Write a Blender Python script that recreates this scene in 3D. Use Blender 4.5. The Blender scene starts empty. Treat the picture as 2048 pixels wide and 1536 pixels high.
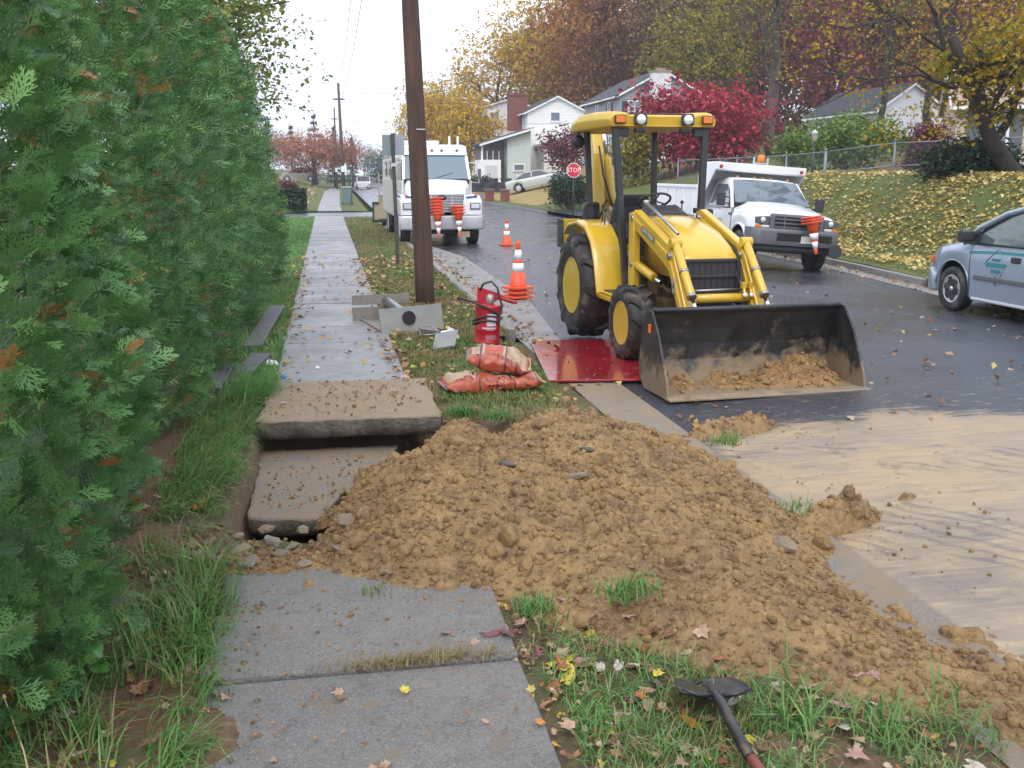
import bpy, bmesh, math, random
import numpy as np
from mathutils import Vector, Matrix, Euler
from math import pi, sin, cos, radians, sqrt, atan2, hypot

sc = bpy.context.scene
COL = sc.collection
rng = np.random.default_rng(7)
random.seed(7)

# ---------------------------------------------------------------- camera
cam_d = bpy.data.cameras.new('camera'); cam = bpy.data.objects.new('camera', cam_d); COL.objects.link(cam)
cam.location = (0, 0, 1.95)
cam.rotation_euler = (radians(90 - 11.942), 0, radians(-10.3135))
cam_d.sensor_width = 36; cam_d.lens = 36 * 2000 / 2048
cam_d.clip_start = 0.05; cam_d.clip_end = 2000
sc.camera = cam

# ---------------------------------------------------------------- sky and sun (overcast)
SUN_EL, SUN_AZ = radians(52), radians(200)
w = bpy.data.worlds.new('World'); sc.world = w; w.use_nodes = True
nt = w.node_tree; nt.nodes.clear()
out = nt.nodes.new('ShaderNodeOutputWorld'); bg = nt.nodes.new('ShaderNodeBackground'); bg2 = nt.nodes.new('ShaderNodeBackground')
sky = nt.nodes.new('ShaderNodeTexSky'); sky.sky_type = 'NISHITA'; sky.sun_disc = False
sky.sun_elevation = SUN_EL; sky.sun_rotation = SUN_AZ; sky.dust_density = 6; sky.air_density = 1.2
bg.inputs['Strength'].default_value = 0.05
nt.links.new(sky.outputs[0], bg.inputs['Color'])
# the cloud deck: an even white layer over the clear sky
bg2.inputs['Color'].default_value = (0.885, 0.955, 1.11, 1); bg2.inputs['Strength'].default_value = 1.42
add = nt.nodes.new('ShaderNodeAddShader')
nt.links.new(bg.outputs[0], add.inputs[0]); nt.links.new(bg2.outputs[0], add.inputs[1]); nt.links.new(add.outputs[0], out.inputs['Surface'])
sun_d = bpy.data.lights.new('sun', 'SUN'); sun_d.energy = 1.1; sun_d.angle = radians(25); sun_d.color = (1, .97, .92)
sun = bpy.data.objects.new('sun', sun_d); COL.objects.link(sun)
sun.rotation_euler = (radians(38), 0, radians(-20))
sc.view_settings.view_transform = 'Standard'; sc.view_settings.look = 'None'
sc.view_settings.exposure = 0.0; sc.view_settings.gamma = 1.0; sc.view_settings.use_curve_mapping = False
sc.cycles.max_bounces = 6; sc.cycles.diffuse_bounces = 3; sc.cycles.transparent_max_bounces = 8
try: sc.cycles.use_denoising = True
except Exception: pass

# ---------------------------------------------------------------- materials
MATS = {}
def nodes_of(m):
    m.use_nodes = True; n = m.node_tree
    return n, n.nodes['Principled BSDF']
def M(name, col, rough=.5, metal=0., var=0., vs=6., bump=0., bs=40., spec=.5, dirt=None, coat=0., alpha=1.):
    """plain surface: colour, slight noise in value, optional dirt (colour, amount, scale) and fine bump"""
    if name in MATS: return MATS[name]
    m = bpy.data.materials.new(name); n, b = nodes_of(m); L = n.links
    b.inputs['Base Color'].default_value = (*col, 1); b.inputs['Roughness'].default_value = rough
    b.inputs['Metallic'].default_value = metal; b.inputs['Specular IOR Level'].default_value = spec
    b.inputs['Coat Weight'].default_value = coat; b.inputs['Coat Roughness'].default_value = .08
    b.inputs['Alpha'].default_value = alpha
    tc = n.nodes.new('ShaderNodeTexCoord')
    cs = None
    if var > 0:
        nz = n.nodes.new('ShaderNodeTexNoise'); nz.inputs['Scale'].default_value = vs; nz.inputs['Detail'].default_value = 6; nz.inputs['Roughness'].default_value = .65
        L.new(tc.outputs['Object'], nz.inputs['Vector'])
        rp = n.nodes.new('ShaderNodeValToRGB')
        rp.color_ramp.elements[0].position = .3; rp.color_ramp.elements[1].position = .7
        rp.color_ramp.elements[0].color = (*[max(0, c * (1 - var)) for c in col], 1)
        rp.color_ramp.elements[1].color = (*[min(1, c * (1 + var)) for c in col], 1)
        L.new(nz.outputs['Fac'], rp.inputs['Fac']); cs = rp.outputs['Color']
    if dirt:
        dc, da, ds = dirt
        nz = n.nodes.new('ShaderNodeTexNoise'); nz.inputs['Scale'].default_value = ds; nz.inputs['Detail'].default_value = 8; nz.inputs['Roughness'].default_value = .7
        L.new(tc.outputs['Object'], nz.inputs['Vector'])
        mr = n.nodes.new('ShaderNodeMapRange'); mr.inputs['From Min'].default_value = .62 - da * .35; mr.inputs['From Max'].default_value = .75 - da * .2
        L.new(nz.outputs['Fac'], mr.inputs['Value'])
        mx = n.nodes.new('ShaderNodeMix'); mx.data_type = 'RGBA'
        mx.inputs['B'].default_value = (*dc, 1)
        if cs: L.new(cs, mx.inputs['A'])
        else: mx.inputs['A'].default_value = (*col, 1)
        L.new(mr.outputs[0], mx.inputs['Factor']); cs = mx.outputs['Result']
        mr2 = n.nodes.new('ShaderNodeMapRange'); mr2.inputs['To Min'].default_value = rough; mr2.inputs['To Max'].default_value = max(rough, .75)
        L.new(mr.outputs[0], mr2.inputs['Value']); L.new(mr2.outputs[0], b.inputs['Roughness'])
    if cs: L.new(cs, b.inputs['Base Color'])
    if bump > 0:
        nz = n.nodes.new('ShaderNodeTexNoise'); nz.inputs['Scale'].default_value = bs; nz.inputs['Detail'].default_value = 8
        L.new(tc.outputs['Object'], nz.inputs['Vector'])
        bp = n.nodes.new('ShaderNodeBump'); bp.inputs['Strength'].default_value = bump; bp.inputs['Distance'].default_value = .02
        L.new(nz.outputs['Fac'], bp.inputs['Height']); L.new(bp.outputs[0], b.inputs['Normal'])
    MATS[name] = m
    return m
def MV(name, stops, rough=.6, trans=.25, spec=.3):
    """leaf surface: colour by the per-piece attribute v, partly translucent"""
    if name in MATS: return MATS[name]
    m = bpy.data.materials.new(name); n, b = nodes_of(m); L = n.links
    at = n.nodes.new('ShaderNodeAttribute'); at.attribute_name = 'v'
    rp = n.nodes.new('ShaderNodeValToRGB'); el = rp.color_ramp.elements
    while len(el) < len(stops): el.new(.5)
    for e, (p, c) in zip(el, stops): e.position = p; e.color = (*c, 1)
    L.new(at.outputs['Fac'], rp.inputs['Fac']); L.new(rp.outputs['Color'], b.inputs['Base Color'])
    b.inputs['Roughness'].default_value = rough; b.inputs['Specular IOR Level'].default_value = spec
    if trans > 0:
        tr = n.nodes.new('ShaderNodeBsdfTranslucent'); mx = n.nodes.new('ShaderNodeMixShader'); mx.inputs[0].default_value = trans
        L.new(rp.outputs['Color'], tr.inputs['Color']); L.new(b.outputs[0], mx.inputs[1]); L.new(tr.outputs[0], mx.inputs[2])
        L.new(mx.outputs[0], n.nodes['Material Output'].inputs['Surface'])
    MATS[name] = m
    return m

# ---------------------------------------------------------------- objects
def tag(o, label=None, cat=None, group=None, kind=None):
    if label: o['label'] = label
    if cat: o['category'] = cat
    if group: o['group'] = group
    if kind: o['kind'] = kind
    return o
def thing(name, label, cat, loc=(0, 0, 0), rotz=0., group=None, rot=None):
    o = bpy.data.objects.new(name, None); COL.objects.link(o); o.empty_display_size = .2
    o.location = loc; o.rotation_euler = rot if rot else (0, 0, rotz)
    return tag(o, label, cat, group)
def link(name, me, parent=None, loc=None, rot=None, scale=None):
    o = bpy.data.objects.new(name, me); COL.objects.link(o)
    if parent: o.parent = parent
    if loc is not None: o.location = loc
    if rot is not None: o.rotation_euler = rot
    if scale is not None: o.scale = scale
    return o
def copy_tree(o, parent=None):
    c = o.copy(); COL.objects.link(c)
    if parent: c.parent = parent
    for ch in list(o.children): copy_tree(ch, c)
    return c
def np_mesh(name, V, F, mat, attr=None, smooth=False):
    """V (n,3); F (m,k) all faces with k corners; attr per-vertex float v"""
    me = bpy.data.meshes.new(name); V = np.asarray(V, np.float32); F = np.asarray(F, np.int32)
    m, k = F.shape
    me.vertices.add(len(V)); me.vertices.foreach_set('co', V.ravel())
    me.loops.add(m * k); me.loops.foreach_set('vertex_index', F.ravel())
    me.polygons.add(m); me.polygons.foreach_set('loop_start', np.arange(0, m * k, k, dtype=np.int32)); me.polygons.foreach_set('loop_total', np.full(m, k, np.int32))
    if attr is not None:
        a = me.attributes.new('v', 'FLOAT', 'POINT'); a.data.foreach_set('value', np.asarray(attr, np.float32))
    me.polygons.foreach_set('use_smooth', np.full(m, smooth))
    me.materials.append(mat); me.update(calc_edges=True); me.validate()
    return me
class MB:
    """collects shapes into one mesh"""
    def __init__(s): s.v = []; s.f = []; s.sm = []
    def add(s, vs, fs, smooth=False):
        k = len(s.v); s.v += [tuple(map(float, v)) for v in vs]
        for f in fs: s.f.append([i + k for i in f]); s.sm.append(smooth)
        return s
    def box(s, c, d, rot=None, taper=None):
        """c centre, d full size; taper scales the top (tx,ty)"""
        hx, hy, hz = d[0] / 2, d[1] / 2, d[2] / 2; tx, ty = taper or (1, 1)
        P = [(-hx, -hy, -hz), (hx, -hy, -hz), (hx, hy, -hz), (-hx, hy, -hz), (-hx * tx, -hy * ty, hz), (hx * tx, -hy * ty, hz), (hx * tx, hy * ty, hz), (-hx * tx, hy * ty, hz)]
        R = Euler(rot).to_matrix() if rot else None
        P = [(R @ Vector(p) if R else Vector(p)) + Vector(c) for p in P]
        return s.add(P, [(0, 3, 2, 1), (4, 5, 6, 7), (0, 1, 5, 4), (1, 2, 6, 5), (2, 3, 7, 6), (3, 0, 4, 7)])
    def bar(s, a, b, wd, ht, up=(0, 0, 1)):
        """box beam from a to b, wd across, ht along up"""
        a, b = Vector(a), Vector(b); d = (b - a).normalized(); u = Vector(up); r = d.cross(u)
        if r.length < 1e-4: r = d.cross(Vector((1, 0, 0)))
        r.normalize(); u = r.cross(d).normalized(); r *= wd / 2; u *= ht / 2
        P = [a - r - u, a + r - u, a + r + u, a - r + u, b - r - u, b + r - u, b + r + u, b - r + u]
        return s.add(P, [(0, 1, 2, 3), (7, 6, 5, 4), (0, 4, 5, 1), (1, 5, 6, 2), (2, 6, 7, 3), (3, 7, 4, 0)])
    def tube(s, pts, r, n=10, caps=True):
        pts = [Vector(p) for p in pts]; rs = r if hasattr(r, '__len__') else [r] * len(pts)
        rings = []; prev = None
        for i, p in enumerate(pts):
            t = (pts[min(i + 1, len(pts) - 1)] - pts[max(i - 1, 0)])
            t = t.normalized() if t.length > 1e-9 else Vector((0, 0, 1))
            if prev is None:
                a = Vector((0, 0, 1)) if abs(t.z) < .9 else Vector((1, 0, 0)); x = t.cross(a).normalized()
            else:
                x = prev - t * prev.dot(t); x = x.normalized() if x.length > 1e-6 else t.orthogonal().normalized()
            prev = x; y = t.cross(x)
            rings.append([p + (x * cos(2 * pi * k / n) + y * sin(2 * pi * k / n)) * rs[i] for k in range(n)])
        vs = [q for rg in rings for q in rg]; fs = []
        for i in range(len(pts) - 1):
            for k in range(n):
                a, b = i * n + k, i * n + (k + 1) % n; fs.append((a, b, b + n, a + n))
        s.add(vs, fs, True)
        if caps:
            s.add(rings[0], [tuple(range(n))[::-1]]); s.add(rings[-1], [tuple(range(n))])
        return s
    def lathe(s, prof, n=24, c=(0, 0, 0), axis='z', smooth=True, closed=False, caps=True):
        """prof: (radius, height) list turned round the axis through c"""
        vs = []
        for (r, h) in prof:
            for k in range(n):
                a = 2 * pi * k / n; p = (r * cos(a), r * sin(a), h)
                if axis == 'x': p = (h, r * cos(a), r * sin(a))
                elif axis == 'y': p = (r * sin(a), h, r * cos(a))
                vs.append((p[0] + c[0], p[1] + c[1], p[2] + c[2]))
        fs = []; m = len(prof)
        for i in range(m if closed else m - 1):
            for k in range(n):
                j = (i + 1) % m
                fs.append((i * n + k, i * n + (k + 1) % n, j * n + (k + 1) % n, j * n + k))
        s.add(vs, fs, smooth)
        if not closed and caps:
            if prof[0][0] > 1e-6: s.add(vs[:n], [tuple(range(n))[::-1]])
            if prof[-1][0] > 1e-6: s.add(vs[-n:], [tuple(range(n))])
        return s
    def prism(s, poly, lo, hi, axis='x', inset=None):
        """polygon extruded along axis; poly pairs are the other two coordinates in order"""
        def P(u, v, t): return {'x': (t, u, v), 'y': (u, t, v), 'z': (u, v, t)}[axis]
        n = len(poly); vs = [P(u, v, lo) for u, v in poly] + [P(u, v, hi) for u, v in (inset or poly)]
        return s.add(vs, [tuple(range(n))[::-1], tuple(range(n, 2 * n))] + [(i, (i + 1) % n, n + (i + 1) % n, n + i) for i in range(n)])
    def loft(s, rings, smooth=True, caps=True, close=True):
        n = len(rings[0]); vs = [p for r in rings for p in r]; fs = []
        for i in range(len(rings) - 1):
            for k in range(n if close else n - 1):
                a, b = i * n + k, i * n + (k + 1) % n; fs.append((a, b, b + n, a + n))
        s.add(vs, fs, smooth)
        if caps and close: s.add(rings[0], [tuple(range(n))[::-1]]); s.add(rings[-1], [tuple(range(n))])
        return s
    def quad(s, a, b, c, d): return s.add([a, b, c, d], [(0, 1, 2, 3)])
    def build(s, name, mat, parent=None, loc=None, rot=None, bevel=0., seg=2, sub=0, solid=0.):
        me = bpy.data.meshes.new(name); me.from_pydata(s.v, [], s.f); me.polygons.foreach_set('use_smooth', s.sm)
        me.materials.append(mat); me.update()
        bm = bmesh.new(); bm.from_mesh(me); bmesh.ops.remove_doubles(bm, verts=bm.verts, dist=1e-5); bmesh.ops.recalc_face_normals(bm, faces=bm.faces)
        if solid or sub: pass
        bm.to_mesh(me); bm.free()
        o = link(name, me, parent, loc, rot)
        if solid:
            md = o.modifiers.new('solid', 'SOLIDIFY'); md.thickness = solid; md.offset = -1
        if bevel > 0:
            md = o.modifiers.new('bevel', 'BEVEL'); md.width = bevel; md.segments = seg; md.limit_method = 'ANGLE'; md.angle_limit = radians(35); md.harden_normals = False
        if sub:
            md = o.modifiers.new('sub', 'SUBSURF'); md.levels = sub; md.render_levels = sub
        return o
def text_obj(name, body, size, mat, parent, loc, rot, extrude=.002, align='CENTER', sx=1.):
    c = bpy.data.curves.new(name, 'FONT'); c.body = body; c.size = size; c.align_x = align; c.align_y = 'CENTER'; c.extrude = extrude; c.resolution_u = 2
    t = bpy.data.objects.new('tmp', c); COL.objects.link(t); dg = bpy.context.evaluated_depsgraph_get()
    me = bpy.data.meshes.new_from_object(t.evaluated_get(dg)); bpy.data.objects.remove(t); bpy.data.curves.remove(c)
    me.materials.clear(); me.materials.append(mat); me.name = name
    return link(name, me, parent, loc, rot, (sx, 1, 1))

# ---------------------------------------------------------------- noise
def _h(ix, iy, s):
    n = (ix * 374761393 + iy * 668265263 + s * 974711) & 0xffffffff
    n = ((n ^ (n >> 13)) * 1274126177) & 0xffffffff
    return ((n ^ (n >> 16)) & 0xffff) / 65535.
def vnoise(x, y, s=0):
    x = np.asarray(x, float); y = np.asarray(y, float); ix = np.floor(x).astype(np.int64); iy = np.floor(y).astype(np.int64)
    fx = x - ix; fy = y - iy; fx = fx * fx * (3 - 2 * fx); fy = fy * fy * (3 - 2 * fy)
    return (_h(ix, iy, s) * (1 - fx) + _h(ix + 1, iy, s) * fx) * (1 - fy) + (_h(ix, iy + 1, s) * (1 - fx) + _h(ix + 1, iy + 1, s) * fx) * fy
def fbm(x, y, s=0, o=4):
    t = 0; a = .5
    for i in range(o): t = t + a * vnoise(x * 2 ** i, y * 2 ** i, s + i * 17); a *= .5
    return t
def worley(x, y, s=0):
    x = np.asarray(x, float); y = np.asarray(y, float); ix = np.floor(x).astype(np.int64); iy = np.floor(y).astype(np.int64)
    d = np.full(x.shape, 9.)
    for dx in (-1, 0, 1):
        for dy in (-1, 0, 1):
            cx = ix + dx; cy = iy + dy
            px = cx + _h(cx, cy, s); py = cy + _h(cx, cy, s + 91); r = .55 + .6 * _h(cx, cy, s + 37)
            d = np.minimum(d, np.hypot(x - px, y - py) / r)
    return d
def sst(a, b, x):
    t = np.clip((np.asarray(x, float) - a) / (b - a), 0, 1); return t * t * (3 - 2 * t)
# ================================================================ terrain functions
def xr(y):   # right-hand kerb line
    return np.interp(y, [-20, 5, 12.5, 16.5, 21.5, 30, 42, 130, 400], [9.5, 9.7, 10.3, 11.1, 11.7, 11.9, 11.6, 10.2, 9.5])
def xl(y):   # left edge of the asphalt
    return np.interp(y, [-20, 12, 16, 25, 31, 45, 130, 230, 400], [2.76, 2.8, 3.2, 3.3, 2.6, 2.5, 3.2, 5.2, 6])
def xc(y):   # left kerb line (back edge of gutter)
    return np.interp(y, [-20, 10, 24, 45, 130, 230, 400], [2.28, 2.3, 2.35, 2.1, 2.8, 4.8, 5.6])
def far(y):  # the street climbs gently to a crest
    return 1.45 * sst(130, 230, y) - 3.5 * sst(235, 420, y)
def zroad(x, y):
    x = np.asarray(x, float)
    return -.12 + .05 * sst(2.8, 6, x) - .13 * sst(6, 11.5, x) + far(y)
def zlot(x, y):   # ground right of the kerb
    s = np.asarray(x, float) - xr(y); y = np.asarray(y, float)
    s0 = 1.5 * (1 - sst(17, 20, y)); bank = 1.9 * sst(0, 1, (s - 1.6 - s0) / (3.4 - .4 * s0)) + .012 * np.clip(s - 5, 0, 99)
    slope = .22 * np.clip(s - 1.4, 0, 12) + .13 * np.clip(s - 13.4, 0, 60)
    t = sst(38, 43, y)
    gate = np.where(y < 56, sst(52.5, 62, y), 1.)
    flat = slope * gate + .06 * np.clip(s - 9, 0, 99) * (1 - gate)
    return -.05 + bank * (1 - t) + flat * t + far(y)

# ---------------------------------------------------------------- ground materials
def ground_mat(name, c1, c2, c3, s1=.8, s2=9., rough=.9, bump=.4, bs=60.):
    m = bpy.data.materials.new(name); n, b = nodes_of(m); L = n.links
    tc = n.nodes.new('ShaderNodeNewGeometry')
    a = n.nodes.new('ShaderNodeTexNoise'); a.inputs['Scale'].default_value = s1; a.inputs['Detail'].default_value = 5
    d = n.nodes.new('ShaderNodeTexNoise'); d.inputs['Scale'].default_value = s2; d.inputs['Detail'].default_value = 9; d.inputs['Roughness'].default_value = .75
    L.new(tc.outputs['Position'], a.inputs['Vector']); L.new(tc.outputs['Position'], d.inputs['Vector'])
    m1 = n.nodes.new('ShaderNodeMix'); m1.data_type = 'RGBA'; m1.inputs['A'].default_value = (*c1, 1); m1.inputs['B'].default_value = (*c2, 1)
    r1 = n.nodes.new('ShaderNodeMapRange'); r1.inputs['From Min'].default_value = .38; r1.inputs['From Max'].default_value = .62
    L.new(a.outputs['Fac'], r1.inputs['Value']); L.new(r1.outputs[0], m1.inputs['Factor'])
    m2 = n.nodes.new('ShaderNodeMix'); m2.data_type = 'RGBA'; m2.inputs['B'].default_value = (*c3, 1)
    r2 = n.nodes.new('ShaderNodeMapRange'); r2.inputs['From Min'].default_value = .5; r2.inputs['From Max'].default_value = .7
    L.new(d.outputs['Fac'], r2.inputs['Value']); L.new(r2.outputs[0], m2.inputs['Factor']); L.new(m1.outputs['Result'], m2.inputs['A'])
    L.new(m2.outputs['Result'], b.inputs['Base Color']); b.inputs['Roughness'].default_value = rough; b.inputs['Specular IOR Level'].default_value = .25
    e = n.nodes.new('ShaderNodeTexNoise'); e.inputs['Scale'].default_value = bs; e.inputs['Detail'].default_value = 8
    L.new(tc.outputs['Position'], e.inputs['Vector'])
    bp = n.nodes.new('ShaderNodeBump'); bp.inputs['Strength'].default_value = bump; bp.inputs['Distance'].default_value = .03
    L.new(e.outputs['Fac'], bp.inputs['Height']); L.new(bp.outputs[0], b.inputs['Normal'])
    MATS[name] = m
    return m
m_lawn = ground_mat('lawn_ground', (.075, .115, .03), (.115, .13, .04), (.21, .16, .065), .5, 14)
m_soil = ground_mat('verge_soil', (.10, .075, .045), (.09, .10, .04), (.19, .15, .085), 1.2, 18, bump=.6)
m_strawlawn = ground_mat('straw_lawn', (.27, .20, .075), (.33, .24, .09), (.20, .19, .06), .35, 6)
m_hill = ground_mat('hill_ground', (.10, .085, .045), (.13, .09, .05), (.16, .12, .05), .3, 3)

# wet asphalt with the tan mud film the tyres have spread over it
def asphalt():
    m = bpy.data.materials.new('wet_asphalt'); n, b = nodes_of(m); L = n.links; N = n.nodes.new
    g = N('ShaderNodeNewGeometry'); P = g.outputs['Position']
    def noise(sc_, det=6, ro=.6, vec=P, dist=0.):
        t = N('ShaderNodeTexNoise'); t.inputs['Scale'].default_value = sc_; t.inputs['Detail'].default_value = det; t.inputs['Roughness'].default_value = ro; t.inputs['Distortion'].default_value = dist
        L.new(vec, t.inputs['Vector']); return t.outputs['Fac']
    def mr(v, a, bb, c=0., d=1.):
        t = N('ShaderNodeMapRange'); t.interpolation_type = 'SMOOTHSTEP'
        for k, x in (('From Min', a), ('From Max', bb), ('To Min', c), ('To Max', d)): t.inputs[k].default_value = x
        L.new(v, t.inputs['Value']); return t.outputs[0]
    def ma(op, a, c):
        t = N('ShaderNodeMath'); t.operation = op
        for i, x in ((0, a), (1, c)):
            if isinstance(x, (int, float)): t.inputs[i].default_value = x
            else: L.new(x, t.inputs[i])
        return t.outputs[0]
    def mix(f, A, B):
        t = N('ShaderNodeMix'); t.data_type = 'RGBA'
        for k, x in (('A', A), ('B', B)):
            if isinstance(x, tuple): t.inputs[k].default_value = (*x, 1)
            else: L.new(x, t.inputs[k])
        L.new(f, t.inputs['Factor']); return t.outputs['Result']
    sp = N('ShaderNodeSeparateXYZ'); L.new(P, sp.inputs[0]); X, Y = sp.outputs[0], sp.outputs[1]
    base = mix(mr(noise(120, 4), .35, .7), (.030, .034, .044), (.075, .080, .095))
    base = mix(mr(noise(.6, 4), .4, .65), base, (.034, .039, .052))
    # mud: edge line drifts with Y, swept into arcs by turning wheels
    mp = N('ShaderNodeMapping'); mp.inputs['Rotation'].default_value = (0, 0, radians(12)); mp.inputs['Scale'].default_value = (.7, 1.9, 1); L.new(P, mp.inputs['Vector'])
    streak = noise(1.5, 10, .72, mp.outputs[0], 1.6)
    mp3 = N('ShaderNodeMapping'); mp3.inputs['Rotation'].default_value = (0, 0, radians(-22)); mp3.inputs['Scale'].default_value = (.8, 6, 1); L.new(P, mp3.inputs['Vector'])
    fine = noise(3.5, 8, .7, mp3.outputs[0], .6)
    edge = ma('ADD', Y, ma('MULTIPLY', ma('SUBTRACT', noise(.9, 5), .5), 1.6))
    edge = ma('ADD', edge, ma('MULTIPLY', ma('ABSOLUTE', ma('SUBTRACT', X, 4.6), 0), .25))
    m_in = ma('MULTIPLY', mr(ma('ADD', edge, ma('MULTIPLY', ma('SUBTRACT', fine, .5), 1.3)), 7.5, 7.85, 1, 0), mr(X, 2.74, 2.86))
    m_in = ma('MULTIPLY', ma('MULTIPLY', m_in, mr(X, 7.2, 9.0, 1, 0)), mr(noise(.75, 6, .6), .30, .48, .74, 1.))
    cov = ma('MULTIPLY', m_in, mr(ma('ADD', ma('MULTIPLY', streak, .6), ma('MULTIPLY', fine, .4)), .20, .50))
    # thin scattered specks further out (up towards the bucket)
    speck = ma('MULTIPLY', ma('MULTIPLY', mr(noise(9, 6, .7, mp.outputs[0]), .56, .66), mr(Y, 7.2, 9.8, 1, 0)), mr(X, 2.9, 3.4))
    speck = ma('MULTIPLY', speck, mr(X, 6.4, 8.2, 1, 0))
    cov = ma('MAXIMUM', cov, ma('MULTIPLY', speck, .8))
    mud = mix(mr(noise(1.1, 6), .4, .62), (.36, .262, .15), (.27, .21, .15))
    mud = mix(mr(fine, .45, .72), mud, (.42, .315, .18))
    grit = mr(noise(55, 5, .8), .58, .72)
    mud = mix(ma('MULTIPLY', grit, .7), mud, (.20, .145, .085))
    mud = mix(mr(noise(5.5, 8, .7), .56, .70), mud, (.19, .145, .10))
    # arc tread marks of the turning tyres
    wv = N('ShaderNodeTexWave'); wv.wave_type = 'RINGS'; wv.rings_direction = 'Z'; wv.inputs['Scale'].default_value = 2.1; wv.inputs['Distortion'].default_value = 7; wv.inputs['Detail'].default_value = 5; wv.inputs['Detail Scale'].default_value = 1.4
    mp2 = N('ShaderNodeMapping'); mp2.inputs['Location'].default_value = (-1.2, -3.2, 0); L.new(P, mp2.inputs['Vector']); L.new(mp2.outputs[0], wv.inputs['Vector'])
    tm = ma('MULTIPLY', mr(wv.outputs['Fac'], .55, .95), mr(noise(.9, 4), .52, .62))
    cov = ma('MULTIPLY', cov, ma('SUBTRACT', 1., ma('MULTIPLY', tm, .40)))
    col = mix(cov, base, mud)
    L.new(col, b.inputs['Base Color'])
    wet = mr(noise(.45, 4), .38, .62)
    ro = ma('ADD', .17, ma('MULTIPLY', wet, .18)); ro = ma('ADD', ro, ma('MULTIPLY', cov, .22))
    L.new(ro, b.inputs['Roughness']); b.inputs['Specular IOR Level'].default_value = .5
    bp = N('ShaderNodeBump'); bp.inputs['Strength'].default_value = .35; bp.inputs['Distance'].default_value = .012
    L.new(ma('ADD', noise(140, 3), ma('ADD', ma('MULTIPLY', cov, .5), ma('MULTIPLY', tm, -.8))), bp.inputs['Height']); L.new(bp.outputs[0], b.inputs['Normal'])
    return m
m_asph = asphalt()

def concrete(name, c1, c2, stain, rough=.55, soil=None, agg=1.):
    """exposed-aggregate concrete, damp, with stains; soil = (colour, amount) smeared over it"""
    m = bpy.data.materials.new(name); n, b = nodes_of(m); L = n.links; N = n.nodes.new
    P = N('ShaderNodeNewGeometry').outputs['Position']
    def noise(s, d=6, r=.65):
        t = N('ShaderNodeTexNoise'); t.inputs['Scale'].default_value = s; t.inputs['Detail'].default_value = d; t.inputs['Roughness'].default_value = r; L.new(P, t.inputs['Vector']); return t.outputs['Fac']
    def mr(v, a, bb):
        t = N('ShaderNodeMapRange'); t.inputs['From Min'].default_value = a; t.inputs['From Max'].default_value = bb; L.new(v, t.inputs['Value']); return t.outputs[0]
    def mix(f, A, B):
        t = N('ShaderNodeMix'); t.data_type = 'RGBA'
        for k, x in (('A', A), ('B', B)):
            if isinstance(x, tuple): t.inputs[k].default_value = (*x, 1)
            else: L.new(x, t.inputs[k])
        L.new(f, t.inputs['Factor']); return t.outputs['Result']
    c = mix(mr(noise(1.6), .38, .62), c1, c2)
    c = mix(mr(noise(6, 8, .7), .52, .72), c, stain)
    vo = N('ShaderNodeTexVoronoi'); vo.inputs['Scale'].default_value = 170; L.new(P, vo.inputs['Vector'])
    sp = N('ShaderNodeSeparateColor'); L.new(vo.outputs['Color'], sp.inputs[0])
    pe = N('ShaderNodeMath'); pe.operation = 'MULTIPLY'; L.new(mr(sp.outputs[0], .72, .95), pe.inputs[0]); pe.inputs[1].default_value = .5 * agg
    c = mix(pe.outputs[0], c, (.42, .40, .37))
    pd = N('ShaderNodeMath'); pd.operation = 'MULTIPLY'; L.new(mr(sp.outputs[1], .75, .95), pd.inputs[0]); pd.inputs[1].default_value = .5 * agg
    c = mix(pd.outputs[0], c, (.06, .055, .05))
    if soil:
        c = mix(mr(noise(4.5, 9, .72), .62 - soil[1] * .35, .70 - soil[1] * .25), c, soil[0])
        c = mix(mr(noise(38, 6, .8), .56 + max(0, -soil[1]) * .5, .75 + max(0, -soil[1]) * .5), c, tuple(x * .55 for x in soil[0]))
    L.new(c, b.inputs['Base Color'])
    r = N('ShaderNodeMapRange'); r.inputs['From Min'].default_value = .35; r.inputs['From Max'].default_value = .65; r.inputs['To Min'].default_value = rough - .2; r.inputs['To Max'].default_value = rough + .2
    L.new(noise(1.1), r.inputs['Value']); L.new(r.outputs[0], b.inputs['Roughness'])
    bp = N('ShaderNodeBump'); bp.inputs['Strength'].default_value = .5 if not soil else .9; bp.inputs['Distance'].default_value = .008 if not soil else .02
    L.new(noise(90 if not soil else 42, 6, .8), bp.inputs['Height']); L.new(bp.outputs[0], b.inputs['Normal'])
    MATS[name] = m
    return m
m_conc = concrete('damp_concrete', (.21, .21, .215), (.27, .265, .26), (.15, .145, .145), .5)
m_conc2 = concrete('worn_aggregate_concrete', (.22, .212, .203), (.27, .252, .226), (.16, .15, .14), .46, ((.26, .205, .14), .2), agg=1.)
m_slabsoil = concrete('soiled_concrete', (.30, .24, .17), (.25, .205, .15), (.19, .15, .11), .75, ((.34, .25, .16), .8))
m_slabsoil2 = concrete('muddy_concrete', (.27, .235, .19), (.24, .22, .19), (.20, .16, .11), .7, ((.31, .23, .15), .62))
m_kerb = concrete('kerb_concrete', (.26, .25, .24), (.20, .19, .18), (.13, .12, .11), .6)
m_slabside = M('slab_edge', (.13, .115, .095), .8, var=.5, vs=5, bump=1., bs=30, dirt=((.03, .03, .032), .35, 3.5))

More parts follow.
